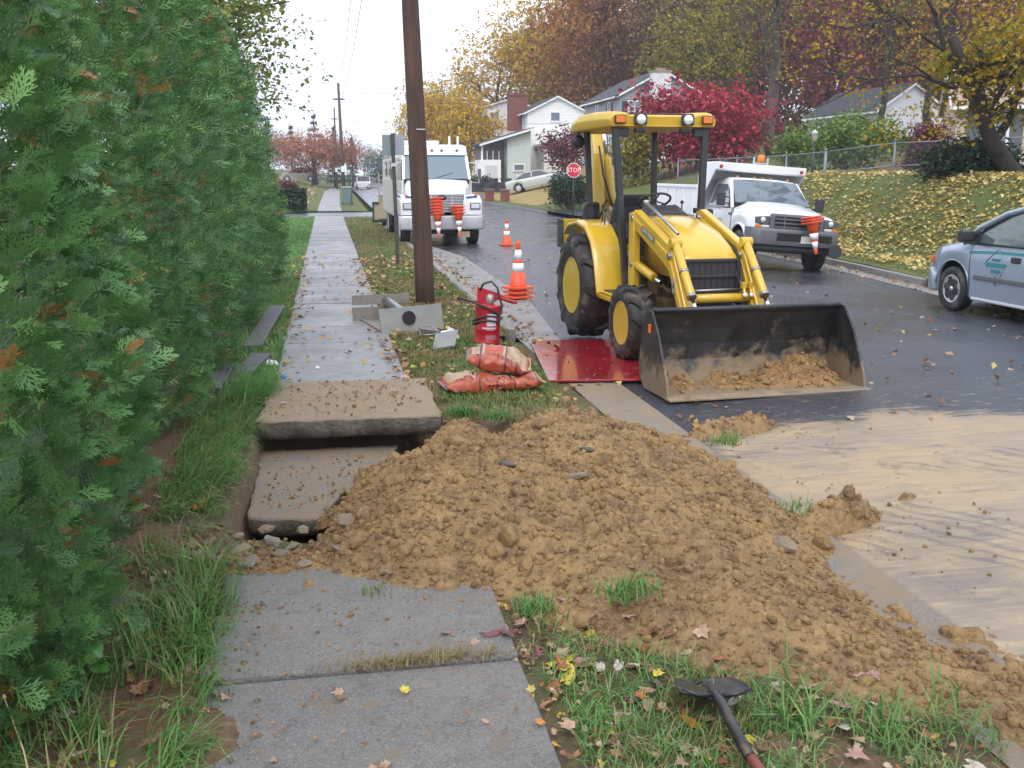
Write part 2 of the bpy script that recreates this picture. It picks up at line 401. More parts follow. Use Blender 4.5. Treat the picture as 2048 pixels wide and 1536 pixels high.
# ---------------------------------------------------------------- ground sheets
def grid_mesh(name, xs, ys, zf, mat, attr=None, smooth=True, keep=None):
    X, Y = np.meshgrid(xs, ys); Z = zf(X, Y); nx = len(xs); ny = len(ys)
    V = np.stack([X.ravel(), Y.ravel(), Z.ravel()], 1)
    i = np.arange(ny - 1)[:, None] * nx + np.arange(nx - 1)[None, :]
    F = np.stack([i, i + 1, i + 1 + nx, i + nx], -1).reshape(-1, 4)
    if keep is not None:
        k = keep(X, Y); kk = (k[:-1, :-1] & k[1:, :-1] & k[:-1, 1:] & k[1:, 1:]).ravel(); F = F[kk]
    return np_mesh(name, V, F, mat, attr(X, Y).ravel() if attr else None, smooth)
def strip(name, ys, fa, fb, zf, mat, n=2, parent=None, dz=0.):
    """ribbon along Y between two edge curves"""
    ys = np.asarray(ys, float); t = np.linspace(0, 1, n)
    X = fa(ys)[:, None] * (1 - t) + fb(ys)[:, None] * t; Y = np.repeat(ys[:, None], n, 1); Z = zf(X, Y) + dz
    V = np.stack([X.ravel(), Y.ravel(), Z.ravel()], 1); i = np.arange(len(ys) - 1)[:, None] * n + np.arange(n - 1)[None, :]
    F = np.stack([i, i + 1, i + 1 + n, i + n], -1).reshape(-1, 4)
    return link(name, np_mesh(name, V, F, mat, None, True), parent)
YS = np.concatenate([np.arange(-12, 60, 1.), np.arange(60, 430, 5.)])
# base ground: one sheet to the horizon, lying below everything else
def zbase(X, Y): return -.62 + far(Y) + .0 * X - 30 * sst(420, 1500, Y) * 0
g = link('ground', grid_mesh('ground', np.concatenate([np.linspace(-270, -40, 8), np.linspace(-30, 40, 15), np.linspace(60, 270, 8)]), np.linspace(-60, 465, 54), zbase, m_lawn)); tag(g, kind='structure')
road = strip('road', YS, xl, lambda y: xr(y) + .05, zroad, m_asph, 24); tag(road, kind='structure')
# trench and verge heights near the camera
def ztrench(X, Y):
    n = fbm(X * 2.3, Y * 2.3, 3) - .5
    hx = sst(-.66, -.50, X + n * .12) * (1 - sst(.95, 1.35, X + n * .4)); hy = sst(5.62, 6.08, Y + n * .4) * (1 - sst(8.2, 8.5, Y + n * .15))
    return hx * hy
def zverge(X, Y):
    z = -.025 + .05 * (fbm(X * 1.1, Y * 1.1, 5) - .5) + .02 * (fbm(X * 7, Y * 7, 9) - .5)
    e = -.60 + .30 * np.clip(fbm(Y * 2.1, X * .6 + 4, 55, 4) - .36, 0, 1) + .24 * np.exp(-((Y - 3.35) / .26) ** 2) + .05 * (fbm(X * 9, Y * 9, 57) - .5)
    e = np.where(Y < 5, e, -.6)
    sw = (1 - sst(.56, .70, X)) * sst(e - .06, e + .05, X)
    z = z + .040 * sst(-.66, -.56, X) * (1 - sw) * (X < 0) * (Y < 5)
    z = z * (1 - sw) - .14 * sw
    z = z - .085 * sst(1.72, 2.15, X) + .012 * (fbm(X * 12, Y * 12, 61) - .5)
    z = z + .05 * sst(-.75, -1.3, X) * sst(10, 7, Y)
    z = z - ztrench(X, Y) * (.25 + .09 * fbm(X * 6, Y * 6, 4))
    return z + far(Y)
v = link('verge', grid_mesh('verge', np.arange(-5, 2.44, .045), np.arange(1.2, 12.05, .045), zverge, m_soil)); tag(v, kind='structure')
VERGE = v
v2 = strip('verge_strip', np.arange(12, 46.2, .5), lambda y: .62 + 0 * y, lambda y: xc(y) - .14, lambda X, Y: -.02 + far(Y) + .03 * (fbm(X, Y, 5) - .5), m_soil, 8); tag(v2, kind='structure')
v3 = strip('lawn', np.arange(12, 46.2, .5), lambda y: -14 + 0 * y, lambda y: -.53 + 0 * y, lambda X, Y: -.02 + far(Y), m_lawn, 14); tag(v3, kind='structure')
v4 = strip('lawn', np.concatenate([np.arange(53, 130, 4.), np.arange(130, 420, 6.)]), lambda y: -60 + 0 * y, lambda y: xc(y) - .1, lambda X, Y: .0 + far(Y) + .06 * np.clip(-X - 4, 0, 20) + .75 * sst(105, 131, Y) * sst(-.6, -3.2, X) * (1 - sst(0, .01, far(Y) * 0)), m_lawn, 30); tag(v4, kind='structure')
v5 = strip('lawn', np.arange(-12, 12.1, 1.), lambda y: -14 + 0 * y, lambda y: -4.9 + 0 * y, lambda X, Y: .0 + 0 * X, m_lawn, 6); tag(v5, kind='structure')
v6 = strip('verge_behind', np.arange(-12, 1.3, 1.), lambda y: -4.9 + 0 * y, lambda y: 2.15 + 0 * y, lambda X, Y: -.03 + 0 * X, m_soil, 6); tag(v6, kind='structure')
# right-hand ground: bank, corner lawns and hill
def zright(X, Y): return zlot(X, Y)
S_ = np.concatenate([np.linspace(.16, 6, 30), np.linspace(6.6, 30, 26), np.linspace(33, 120, 24)])
yy = np.concatenate([np.arange(-12, 130, 1.2), np.arange(130, 420, 8)])
Y_, S2 = np.meshgrid(yy, S_, indexing='ij'); X_ = xr(Y_) + S2; Z_ = zlot(X_, Y_) + .05 * (fbm(X_ * .7, Y_ * .7, 8) - .5)
i = np.arange(len(yy) - 1)[:, None] * len(S_) + np.arange(len(S_) - 1)[None, :]
me = np_mesh('bank', np.stack([X_.ravel(), Y_.ravel(), Z_.ravel()], 1), np.stack([i, i + 1, i + 1 + len(S_), i + len(S_)], -1).reshape(-1, 4), m_lawn, None, True)
me.materials.append(m_strawlawn); me.materials.append(m_hill)
cx = X_[:-1, :-1].ravel(); cy = Y_[:-1, :-1].ravel()
idx = np.where(cx - xr(cy) > 17, 2, 0); idx = np.where((cy > 60) & (cx < 27) & (cx - xr(cy) > 1.2) & (cy - 1.5 * (cx - 11) > 56), 1, idx)
me.polygons.foreach_set('material_index', idx.astype(np.int32))
bank = link('bank', me); tag(bank, kind='structure')
# side streets and a drive apron
def sheet(name, poly, zf, mat, parent=None):
    mb = MB(); mb.add([(x, y, zf(x, y)) for x, y in poly], [tuple(range(len(poly)))]); return tag(mb.build(name, mat, parent), kind='structure')
sheet('side_street', [(-14, 46.3), (2.6, 46.3), (2.6, 52.9), (-14, 52.9)], lambda x, y: -.06, m_asph)
sheet('side_street', [(xr(45.8) - .1, 45.6), (30, 45.6), (30, 52.4), (xr(52.4) - .1, 52.4)], lambda x, y: -.02 + .03 * max(0, x - 20), m_asph)
strip('drive_apron', np.arange(9.0, 17.7, .5), lambda y: xr(y) + .03, lambda y: xr(y) + 2.9, lambda X, Y: np.maximum(zlot(X, Y) + .03, -.17 + .05 * (X - xr(Y))), m_kerb, 3)['kind'] = 'structure'
# gutters and kerbs
gut = strip('gutter', np.arange(-6, 46.1, .5), xc, lambda y: xl(y) + .004, lambda X, Y: -.105 + .0 * X, m_kerb, 3); tag(gut, kind='structure'); gut.data.materials.append(m_slabsoil2); gut.data.polygons.foreach_set('material_index', np.array([1 if gut.data.vertices[p.vertices[0]].co.y < 9.4 else 0 for p in gut.data.polygons], np.int32))
def kerb(name, ya, yb, f, w_, top, bot, step=1.5):
    root = bpy.data.objects.new(name, None); COL.objects.link(root); tag(root, kind='structure')
    y = ya
    while y < yb - .1:
        y2 = min(y + step, yb); a0, a1 = float(f(y + .006)), float(f(y2 - .006))
        jz = random.uniform(-.006, .006); z0 = lambda x, yy_: top(x, yy_) + jz
        ring = []
        for (yy_, a) in ((y + .006, a0), (y2 - .006, a1)):
            ring.append([(a, yy_, bot(a, yy_)), (a + w_, yy_, bot(a, yy_)), (a + w_, yy_, z0(a, yy_)), (a, yy_, z0(a, yy_))])
        mb = MB(); mb.loft(ring, False); mb.build('kerb_stone', m_kerb, root, bevel=.012)
        y = y2
    return root
kerb('left_kerb', 12.4, 46, lambda y: xc(y) - .15, .15, lambda x, y: .0, lambda x, y: -.3, 1.5)
kerb('right_kerb', 17.6, 44, lambda y: xr(y) - .0, .15, lambda x, y: zroad(x, y) + .14, lambda x, y: -.5, 1.5)
kerb('corner_kerb', 53, 120, lambda y: xr(y), .15, lambda x, y: zroad(x, y) + .13, lambda x, y: -.4, 4)
gut2 = strip('gutter', np.arange(-2, 44, .5), lambda y: xr(y) - .42, lambda y: xr(y) + .01, lambda X, Y: zroad(X, Y) + .006, m_kerb, 2); tag(gut2, kind='structure')
# ---------------------------------------------------------------- sidewalk, slab by slab
SW = bpy.data.objects.new('sidewalk', None); COL.objects.link(SW); tag(SW, kind='structure')
def slab(x0, x1, y0, y1, zt, th, mat, jag=None, tilt=(0, 0), name='slab', bev=.012):
    """concrete slab; jag = list of outline points to replace the plain rectangle"""
    poly = jag or [(x0, y0), (x1, y0), (x1, y1), (x0, y1)]
    cx_, cy_ = (x0 + x1) / 2, (y0 + y1) / 2
    mb = MB(); n = len(poly)
    P = lambda z: [(x, y, z + (x - cx_) * tilt[0] + (y - cy_) * tilt[1]) for x, y in poly]
    mb.add(P(zt - th) + P(zt), [tuple(range(n))[::-1], tuple(range(n, 2 * n))] + [(i, (i + 1) % n, n + (i + 1) % n, n + i) for i in range(n)])
    return mb.build(name, mat, SW, bevel=bev)
y = 9.36; k = 0
while y < 46:
    slab(-.56, .69, y + .013, y + 1.214 - .013, random.uniform(-.006, .006), .1, m_conc, tilt=(random.uniform(-.004, .004), random.uniform(-.004, .004))); y += 1.214
y = 53.2
while y < 128:
    slab(-.5 + max(0, (y - 60)) * .006, .75 + max(0, (y - 60)) * .012, y + .01, y + 2.4, .01 + float(far(y)), .1, m_conc); y += 2.42
def rough_edge(p, q, n, amp, seed):
    r = random.Random(seed); P = []
    for i in range(n + 1):
        t = i / n; o = 0 if i in (0, n) else r.uniform(-amp, amp)
        d = (q[0] - p[0], q[1] - p[1]); L_ = hypot(*d) or 1
        P.append((p[0] + d[0] * t - d[1] / L_ * o, p[1] + d[1] * t + d[0] / L_ * o))
    return P
# foreground slabs; the far edge of the second one is broken away
slab(-.56, .71, 1.2, 2.47, -.004, .12, m_conc2)
slab(-.56, .71, 2.485, 3.725, -.008, .12, m_conc2)
slab(-.56, .71, 3.745, 5.0, .004, .12, m_conc2, jag=[(-.56, 3.745), (.71, 3.745)] + rough_edge((.71, 4.75), (-.56, 4.85), 14, .05, 3))
# the undermined slab over the trench
def rough_slab(name, poly, zt, th, mat, side, tilt=(0, 0), amp=.012, rnd=.022, n=64, seed=1):
    """slab with worn rounded edges and a lumpy top: top sheet over the outline and a separate skirt, one mesh"""
    P = np.array(poly); c = P.mean(0); m = len(P)
    # outline resampled
    L_ = []
    for i in range(m):
        a, b = P[i], P[(i + 1) % m]; k = max(2, int(np.hypot(*(b - a)) / .03))
        L_ += [a + (b - a) * t for t in np.arange(k) / k]
    O = np.array(L_); q = len(O)
    O = O + (np.stack([fbm(O[:, 0] * 9, O[:, 1] * 9, seed), fbm(O[:, 0] * 9, O[:, 1] * 9, seed + 5)], 1) - .47) * .07
    rings = []
    zz = lambda Q, z: z + (Q[:, 0] - c[0]) * tilt[0] + (Q[:, 1] - c[1]) * tilt[1]
    for (s, dz) in ((.93, -th), (.985, -th * .8), (1, -th * .45), (.998, -rnd * .5), (1 - rnd * .35, -rnd * .1)):
        Q = c + (O - c) * s; rings.append(np.column_stack([Q, zz(Q, zt + dz) + (fbm(Q[:, 0] * 14, Q[:, 1] * 14 + dz * 60, seed + 2) - .5) * .02]))
    for s in np.linspace(1 - rnd * .6, .02, 26):
        Q = c + (O - c) * s; rings.append(np.column_stack([Q, zz(Q, zt) + (fbm(Q[:, 0] * 5, Q[:, 1] * 5, seed + 3, 5) - .45) * amp * 2.2 + (fbm(Q[:, 0] * 30, Q[:, 1] * 30, seed + 4, 3) - .45) * amp]))
    V = np.concatenate(rings); F = []
    a = np.arange(q); b = (a + 1) % q
    F = np.concatenate([np.stack([i * q + a, i * q + b, (i + 1) * q + b, (i + 1) * q + a], 1) for i in range(len(rings) - 1)])
    me = np_mesh(name, V, F, mat, None, True); me.materials.append(side)
    ix = np.zeros(len(F), np.int32); ix[:q * 3] = 1; me.polygons.foreach_set('material_index', ix)
    return link(name, me, SW)
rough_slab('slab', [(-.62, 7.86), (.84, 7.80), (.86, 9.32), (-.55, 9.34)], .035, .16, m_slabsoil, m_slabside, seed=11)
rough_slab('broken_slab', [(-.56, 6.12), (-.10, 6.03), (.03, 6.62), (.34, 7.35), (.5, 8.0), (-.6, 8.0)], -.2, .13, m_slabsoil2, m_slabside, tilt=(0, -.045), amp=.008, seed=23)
# ================================================================ vegetation tools
def rotm(yaw, pitch, roll):
    """(n,3,3) from angle arrays: Rz(yaw) Rx(pitch) Ry(roll)"""
    cy_, sy = np.cos(yaw), np.sin(yaw); cp, sp = np.cos(pitch), np.sin(pitch); cr, sr = np.cos(roll), np.sin(roll); z = np.zeros_like(yaw); o = np.ones_like(yaw)
    Rz = np.stack([np.stack([cy_, -sy, z], -1), np.stack([sy, cy_, z], -1), np.stack([z, z, o], -1)], -2)
    Rx = np.stack([np.stack([o, z, z], -1), np.stack([z, cp, -sp], -1), np.stack([z, sp, cp], -1)], -2)
    Ry = np.stack([np.stack([cr, z, sr], -1), np.stack([z, o, z], -1), np.stack([-sr, z, cr], -1)], -2)
    return Rz @ Rx @ Ry
def scatter(tpls, P, R, S, v, mat, name, pick=None, vt=None):
    """many copies of small templates [(V,F)], quads, joined in one mesh; v per copy, vt per template vertex offset"""
    n = len(P); pick = rng.integers(0, len(tpls), n) if pick is None else pick
    VV, FF, AA = [], [], []; base = 0
    for t, (tv, tf) in enumerate(tpls):
        q = np.nonzero(pick == t)[0]
        if not len(q): continue
        W = np.einsum('nij,kj->nki', R[q], tv) * S[q][:, None, None] + P[q][:, None, :]
        k = len(tv); VV.append(W.reshape(-1, 3)); FF.append((tf[None] + (np.arange(len(q)) * k)[:, None, None] + base).reshape(-1, tf.shape[1])); base += len(q) * k
        a = np.repeat(v[q], k)
        if vt is not None: a = np.clip(a + np.tile(vt[t], len(q)), 0, 1)
        AA.append(a)
    return np_mesh(name, np.concatenate(VV), np.concatenate(FF), mat, np.concatenate(AA))
def quad_leaf(w_=.6, fold=.12):
    return (np.array([(0, 0, 0), (w_ / 2, .5, fold), (0, 1, 0), (-w_ / 2, .5, fold)], float), np.array([(0, 1, 2, 3)]))
LEAFQ = [quad_leaf(.8, .1), quad_leaf(.95, -.12), quad_leaf(.7, .2)]
def clump_tpl(k, seed, spread=.5, size=.35):
    r = np.random.default_rng(seed); VV, FF = [], []
    for i in range(k):
        tv, tf = quad_leaf(.85, r.uniform(-.15, .15)); R = rotm(r.uniform(0, 6.28, 1), r.uniform(-1.2, .9, 1), r.uniform(-.8, .8, 1))[0]
        VV.append((tv * size * r.uniform(.7, 1.2)) @ R.T + r.normal(0, spread * .5, 3)); FF.append(tf + 4 * i)
    return np.concatenate(VV), np.concatenate(FF)
CL6 = [clump_tpl(3, i, .42, .46) for i in range(8)]
def limb_pts(a, b, n, wob, r, sag=0.):
    a, b = np.array(a, float), np.array(b, float); t = np.linspace(0, 1, n)[:, None]
    P = a + (b - a) * t; L_ = np.linalg.norm(b - a)
    o = np.cumsum(r.normal(0, wob * L_ / n, (n, 3)), 0); o -= o[0] ; P = P + o * (t > 0)
    P[:, 2] += sag * L_ * np.sin(t[:, 0] * pi) ; return P
def tree(name, label, cat, base, h, r0, cc, cr, nclump, leaf, lmat, bmat, seed, group=None, nl=9, lean=(0, 0), clump_r=.55, per=7, split=.35, twig=True, droop=0., vbias=None, shell=.45, limbs=True, kname='crown'):
    """trunk and limbs (one mesh) plus a crown of leaf clumps gathered at the limb ends
    base xyz; h trunk height to crown heart; cc crown centre offset; cr crown radii"""
    r = np.random.default_rng(seed)
    root = thing(name, label, cat, base, 0, group)
    mb = MB(); top = np.array([lean[0], lean[1], h]); tp = limb_pts((0, 0, -.15), top, 7, .12, r)
    rr = np.linspace(r0, r0 * .5, 7); rr[0] *= 1.35
    mb.tube(tp, rr, 9)
    C = np.array(cc, float); A = np.array(cr, float); ends = []
    for k in range(nl):
        d = r.normal(0, 1, 3); d[2] = abs(d[2]) * .9 - .25; d /= np.linalg.norm(d)
        e = C + d * A * r.uniform(.7, .98); s = tp[r.integers(2, 7)]
        L1 = limb_pts(s, e, 8, .35, r, .06); rl = r0 * r.uniform(.32, .5)
        if limbs: mb.tube(L1, np.linspace(rl, rl * .15, 8), 6, False)
        ends += [L1[j] for j in (4, 5, 6, 7)]
        for _ in range(4 if twig else 1):
            s2 = L1[r.integers(2, 7)]; d2 = r.normal(0, 1, 3); d2 /= np.linalg.norm(d2)
            e2 = s2 + d2 * A * r.uniform(.3, .55); q = (e2 - C) / A; ln = np.linalg.norm(q)
            if ln > 1: e2 = C + q / ln * A
            L2 = limb_pts(s2, e2, 6, .4, r, .03)
            if limbs: mb.tube(L2, np.linspace(rl * .35, rl * .08, 6), 4, False)
            ends += [L2[j] for j in (2, 3, 4, 5)]
            if twig and limbs:
                for _ in range(2):
                    e3 = L2[4] + r.normal(0, .22, 3) * A; mb.tube(limb_pts(L2[3], e3, 4, .4, r), [rl * .12, rl * .09, rl * .06, rl * .03], 3, False); ends.append(e3)
    mb.build('trunk', bmat, root)
    ends = np.array(ends)
    # clump hearts: near branch ends, plus a scatter through the crown's outer shell
    nclump = int(nclump * 1.25); leaf = leaf * (1.7 if leaf > .3 else 1.38); n1 = int(nclump * (1 - split)); n2 = nclump - n1
    p1 = ends[r.integers(0, len(ends), n1)] + r.normal(0, .13, (n1, 3)) * A
    d = r.normal(0, 1, (n2, 3)); d /= np.linalg.norm(d, axis=1)[:, None]
    p2 = C + d * A * (r.uniform(shell, 1.02, (n2, 1)) ** .6) * (1 + .16 * r.normal(0, 1, (n2, 1)))
    CP = np.concatenate([p1, p2])
    cv = r.random(len(CP)) * .55 + .45 * fbm(CP[:, 0] * 1.7 / A[0] * 1.5 + seed, CP[:, 2] * 1.7 / A[2] * 1.5 + CP[:, 1], seed, 3)
    if vbias: cv = np.clip(cv + vbias(CP), 0, 1)
    per = int(per * 1.7) if leaf < .19 else per; leaf = leaf * (.78 if leaf < .19 else 1); P = np.repeat(CP, per, 0) + r.normal(0, clump_r, (len(CP) * per, 3)) * np.array([1, 1, .75]); n = len(P)
    P[:, 2] -= droop * r.random(n)
    v = np.clip(np.repeat(cv, per) + r.normal(0, .10, n), 0, 1)
    R = rotm(r.uniform(0, 6.283, n), r.uniform(-1.3, .8, n), r.uniform(-.9, .9, n)); S = leaf * r.uniform(.65, 1.35, n)
    me = scatter(CL6 if leaf > .3 else LEAFQ, P, R, S, v, lmat, kname)
    link(kname, me, root); return root
m_bark = M('dark_bark', (.035, .028, .024), .9, var=.4, vs=8, bump=.8, bs=20)
m_bark2 = M('grey_bark', (.10, .085, .075), .9, var=.4, vs=8, bump=.8, bs=20)
m_yel = MV('yellow_autumn_leaves', [(0, (0.297, 0.192, 0.012)), (.35, (0.485, 0.320, 0.020)), (.6, (0.646, 0.436, 0.031)), (.8, (0.570, 0.300, 0.030)), (1, (0.366, 0.396, 0.051))])
m_rust = MV('rust_autumn_leaves', [(0, (0.097, 0.054, 0.033)), (.35, (0.238, 0.098, 0.027)), (.6, (0.369, 0.143, 0.024)), (.8, (0.478, 0.218, 0.024)), (1, (0.229, 0.164, 0.056))])
m_oak = MV('oak_brown_leaves', [(0, (0.081, 0.051, 0.037)), (.35, (0.166, 0.095, 0.054)), (.6, (0.253, 0.132, 0.051)), (.82, (0.343, 0.161, 0.029)), (1, (0.264, 0.204, 0.042))])
m_plum = MV('dusky_red_leaves', [(0, (0.102, 0.031, 0.037)), (.4, (0.223, 0.061, 0.061)), (.7, (0.346, 0.093, 0.063)), (1, (0.271, 0.130, 0.049))])
m_olive = MV('olive_leaves', [(0, (0.086, 0.086, 0.016)), (.4, (0.205, 0.187, 0.020)), (.7, (0.370, 0.300, 0.019)), (1, (0.491, 0.369, 0.018))])
m_crim = MV('crimson_maple_leaves', [(0, (0.154, 0.016, 0.031)), (.4, (0.324, 0.028, 0.050)), (.7, (0.494, 0.053, 0.076)), (1, (0.616, 0.097, 0.104))], trans=.3)
m_burg = MV('burgundy_leaves', [(0, (0.077, 0.020, 0.029)), (.5, (0.169, 0.043, 0.058)), (1, (0.292, 0.087, 0.087))])
m_omaple = MV('orange_maple_leaves', [(0, (.24, .085, .05)), (.4, (.38, .15, .085)), (.7, (.46, .20, .10)), (1, (.45, .26, .12))], trans=.1)
m_green = MV('pale_green_leaves', [(0, (.06, .11, .025)), (.5, (.14, .23, .05)), (1, (.26, .33, .08))])
m_dkgr = MV('dark_evergreen_leaves', [(0, (.012, .03, .016)), (.5, (.028, .06, .028)), (1, (.06, .10, .04))], trans=.1)
m_gold = MV('gold_maple_leaves', [(0, (0.122, 0.144, 0.014)), (.3, (0.274, 0.238, 0.014)), (.6, (0.403, 0.274, 0.014)), (.85, (0.432, 0.216, 0.022)), (1, (0.396, 0.288, 0.036))], trans=.35)
m_yg = MV('yellow_green_leaves', [(0, (.09, .13, .035)), (.4, (.19, .25, .06)), (.75, (.36, .37, .10)), (1, (.50, .42, .13))], trans=.45)
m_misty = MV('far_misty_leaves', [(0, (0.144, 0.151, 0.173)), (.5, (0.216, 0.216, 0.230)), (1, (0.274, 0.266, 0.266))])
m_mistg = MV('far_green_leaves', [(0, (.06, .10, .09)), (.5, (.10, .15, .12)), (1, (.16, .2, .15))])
m_arb = MV('arborvitae_sprays', [(0, (.028, .074, .024)), (.3, (.062, .155, .048)), (.6, (.12, .265, .080)), (.86, (.26, .47, .15)), (.9, (.26, .47, .15)), (.93, (.30, .12, .04)), (1, (.45, .17, .05))], rough=.34, trans=.2, spec=.5)

# ---------------------------------------------------------------- arborvitae hedge
def frond(seed, n, sub):
    """flat fan spray: stem with alternating branchlets, each a tapered strip with side scales"""
    r = np.random.default_rng(seed); V, F, A = [], [], []
    def strip_(a, d, L_, w_, bend, segs=2, va=0.):
        d = np.array(d); nrm = np.array([-d[1], d[0], 0.]); k = len(V)
        for i in range(segs + 1):
            t = i / segs; c = np.array(a) + d * L_ * t + np.array([0, 0, bend * t * t * L_]); ww = w_ * (1 - .75 * t)
            V.append(c - nrm * ww); V.append(c + nrm * ww); A.extend([va + .12 * t] * 2)
        for i in range(segs): F.append((k + 2 * i, k + 2 * i + 1, k + 2 * i + 3, k + 2 * i + 2))
    strip_((0, 0, 0), (0, 1, 0), 1., .022, -.12, 3)
    for i in range(n):
        t = .12 + .82 * i / n; s = 1 if i % 2 else -1; a = radians(r.uniform(30, 48)) * s
        L_ = (.50 * (1 - t) ** .8 + .14) * r.uniform(.85, 1.15); d = (sin(a), cos(a), 0); p = (0, t, -.12 * t * t); bd = r.uniform(-.25, .1)
        strip_(p, d, L_, .034, bd, 1, .02)
        for j in range(sub):
            u = .25 + .6 * j / max(1, sub); s2 = 1 if j % 2 else -1; a2 = a + radians(36) * s2
            q = (p[0] + d[0] * L_ * u, p[1] + d[1] * L_ * u, p[2] + bd * u * u * L_); strip_(q, (sin(a2), cos(a2), 0), L_ * .42 * (1 - .5 * u) + .03, .026, bd, 1, .05)
    return (np.array(V), np.array(F)), np.array(A)
FR0 = [frond(i, 10, 3) for i in range(8)]; FR1 = [frond(20 + i, 7, 1) for i in range(6)]; FR2 = [frond(40 + i, 6, 0) for i in range(5)]
def arborvitae(label, x, y, z0, h, r0, n, size, lod, seed, brown=.05, lump=.24):
    r = np.random.default_rng(seed); root = thing('arborvitae', label, 'evergreen', (x, y, z0), 0, 'arborvitae hedge along the sidewalk')
    mb = MB(); mb.tube([(0, 0, -.2), (.03, 0, h * .4), (0, .02, h * .75)], [.09, .06, .02], 8)
    for k in range(26):
        a = r.uniform(0, 6.28); zz = r.uniform(.15, .75) * h; L_ = r0 * .75 * (1 - .7 * zz / h); mb.tube([(0, 0, zz), (cos(a) * L_, sin(a) * L_, zz + L_ * .7)], [.02, .006], 5, False)
    mb.build('trunk', m_bark, root)
    # most sprays on the side that can be seen (towards the street and the viewer)
    th = np.where(r.random(n) < .88, r.uniform(-2.35 if lod == 0 else -1.75, 1.0, n), r.uniform(0, 6.283, n))
    zt = 1 - np.sqrt(r.random(n) * .98 + .0004) if False else r.random(n) ** 1.25
    zz = zt * h
    prof = r0 * np.interp(zt, [0, .06, .25, .5, .75, .92, 1], [.80, .95, 1.0, .86, .58, .25, .03])
    lumpv = fbm(th * 2.2 + seed * 3, zz * 1.9 / (h / 4) , seed, 3); depth = r.random(n) ** 2.2
    rad = prof * (1 - lump * .7 + lump * 2.1 * (lumpv - .25)) * (1 - .5 * depth)
    P = np.stack([np.cos(th) * rad, np.sin(th) * rad, zz + .05], 1)
    yaw = th - pi / 2 + r.normal(0, .6, n); pitch = r.normal(.5, .5, n); roll = r.normal(0, .9, n)
    S = size * r.uniform(.6, 1.35, n)
    v = np.clip(.42 + r.normal(0, .17, n), 0, .84)
    bz = fbm(th * 4 + 9, zz * 4.0, seed + 8, 2); br = (bz > .53) & (r.random(n) < brown * 5) | (r.random(n) < brown * .25)
    v = np.where(br, r.uniform(.93, 1, n), v)
    FRS = (FR0, FR1, FR2)[lod]; vt = [a for _, a in FRS]
    me = scatter([t for t, _ in FRS], P, rotm(yaw, pitch, roll), S, v, m_arb, 'foliage', None, vt if True else None)
    # tips of green sprays must not run into the brown end of the ramp
    a = me.attributes['v']; arr = np.empty(len(me.vertices), np.float32); a.data.foreach_get('value', arr)
    pick_v = arr.copy(); arr = np.where((arr > .86) & (arr < .93), .86, arr); a.data.foreach_set('value', arr)
    link('foliage', me, root); return root
arborvitae('tallest arborvitae of the hedge, with many rust-brown dead sprays, beside the cracked slabs', -1.90, 3.75, 0, 4.9, 1.22, 9800, .108, 0, 1, .06)
arborvitae('second arborvitae of the hedge, close behind the nearest, with brown sprays up its side', -2.08, 5.85, 0, 4.7, 1.06, 8000, .118, 1, 2, .05)
arborvitae('third arborvitae of the hedge, dense green beside the two lying boards', -1.98, 8.0, 0, 4.6, 1.04, 6200, .135, 1, 3, .04)
arborvitae('fourth arborvitae of the hedge, beside the long grey board', -1.95, 10.2, 0, 4.6, 1.08, 4700, .17, 2, 4, .03)
arborvitae('fifth arborvitae of the hedge, before the two last ones', -1.95, 12.8, 0, 4.6, 1.1, 4300, .18, 2, 5, .02)
arborvitae('sixth arborvitae of the hedge, last but one towards the side street', -1.9, 15.6, 0, 4.6, 1.1, 4200, .19, 2, 6, .01)
arborvitae('last arborvitae of the hedge, darkest, where the green lawn begins', -1.85, 18.3, 0, 4.5, 1.12, 4200, .19, 2, 7, 0)
# ================================================================ tractor loader backhoe
m_yp = M('yellow_paint', (.62, .40, .03), .28, var=.10, vs=3, coat=.4, dirt=((.34, .25, .11), .05, 5.))
m_yp2 = M('canopy_yellow_plastic', (.60, .40, .045), .5, var=.05)
m_blk = M('black_metal', (.022, .023, .026), .42, var=.2, vs=9, dirt=((.12, .10, .08), .12, 5.))
m_blkp = M('black_plastic', (.03, .031, .035), .5, var=.15)
m_rub = M('tyre_rubber', (.020, .020, .022), .62, var=.3, vs=12, dirt=((.15, .115, .08), .34, 6.))
m_chrome = M('chrome_rod', (.75, .76, .78), .12, 1.)
m_steel = M('worn_steel', (.36, .36, .37), .35, .85, var=.2)
m_amb = M('amber_lens', (.75, .17, .01), .2, spec=.6)
m_lens = M('clear_lamp_lens', (.75, .78, .82), .08, .3)
m_dark = M('dark_hollow', (.012, .012, .014), .8)
m_white = M('white_vehicle_paint', (.80, .81, .82), .22, var=.03, vs=2, coat=.5)
m_decal = M('silver_decal', (.55, .55, .58), .4)
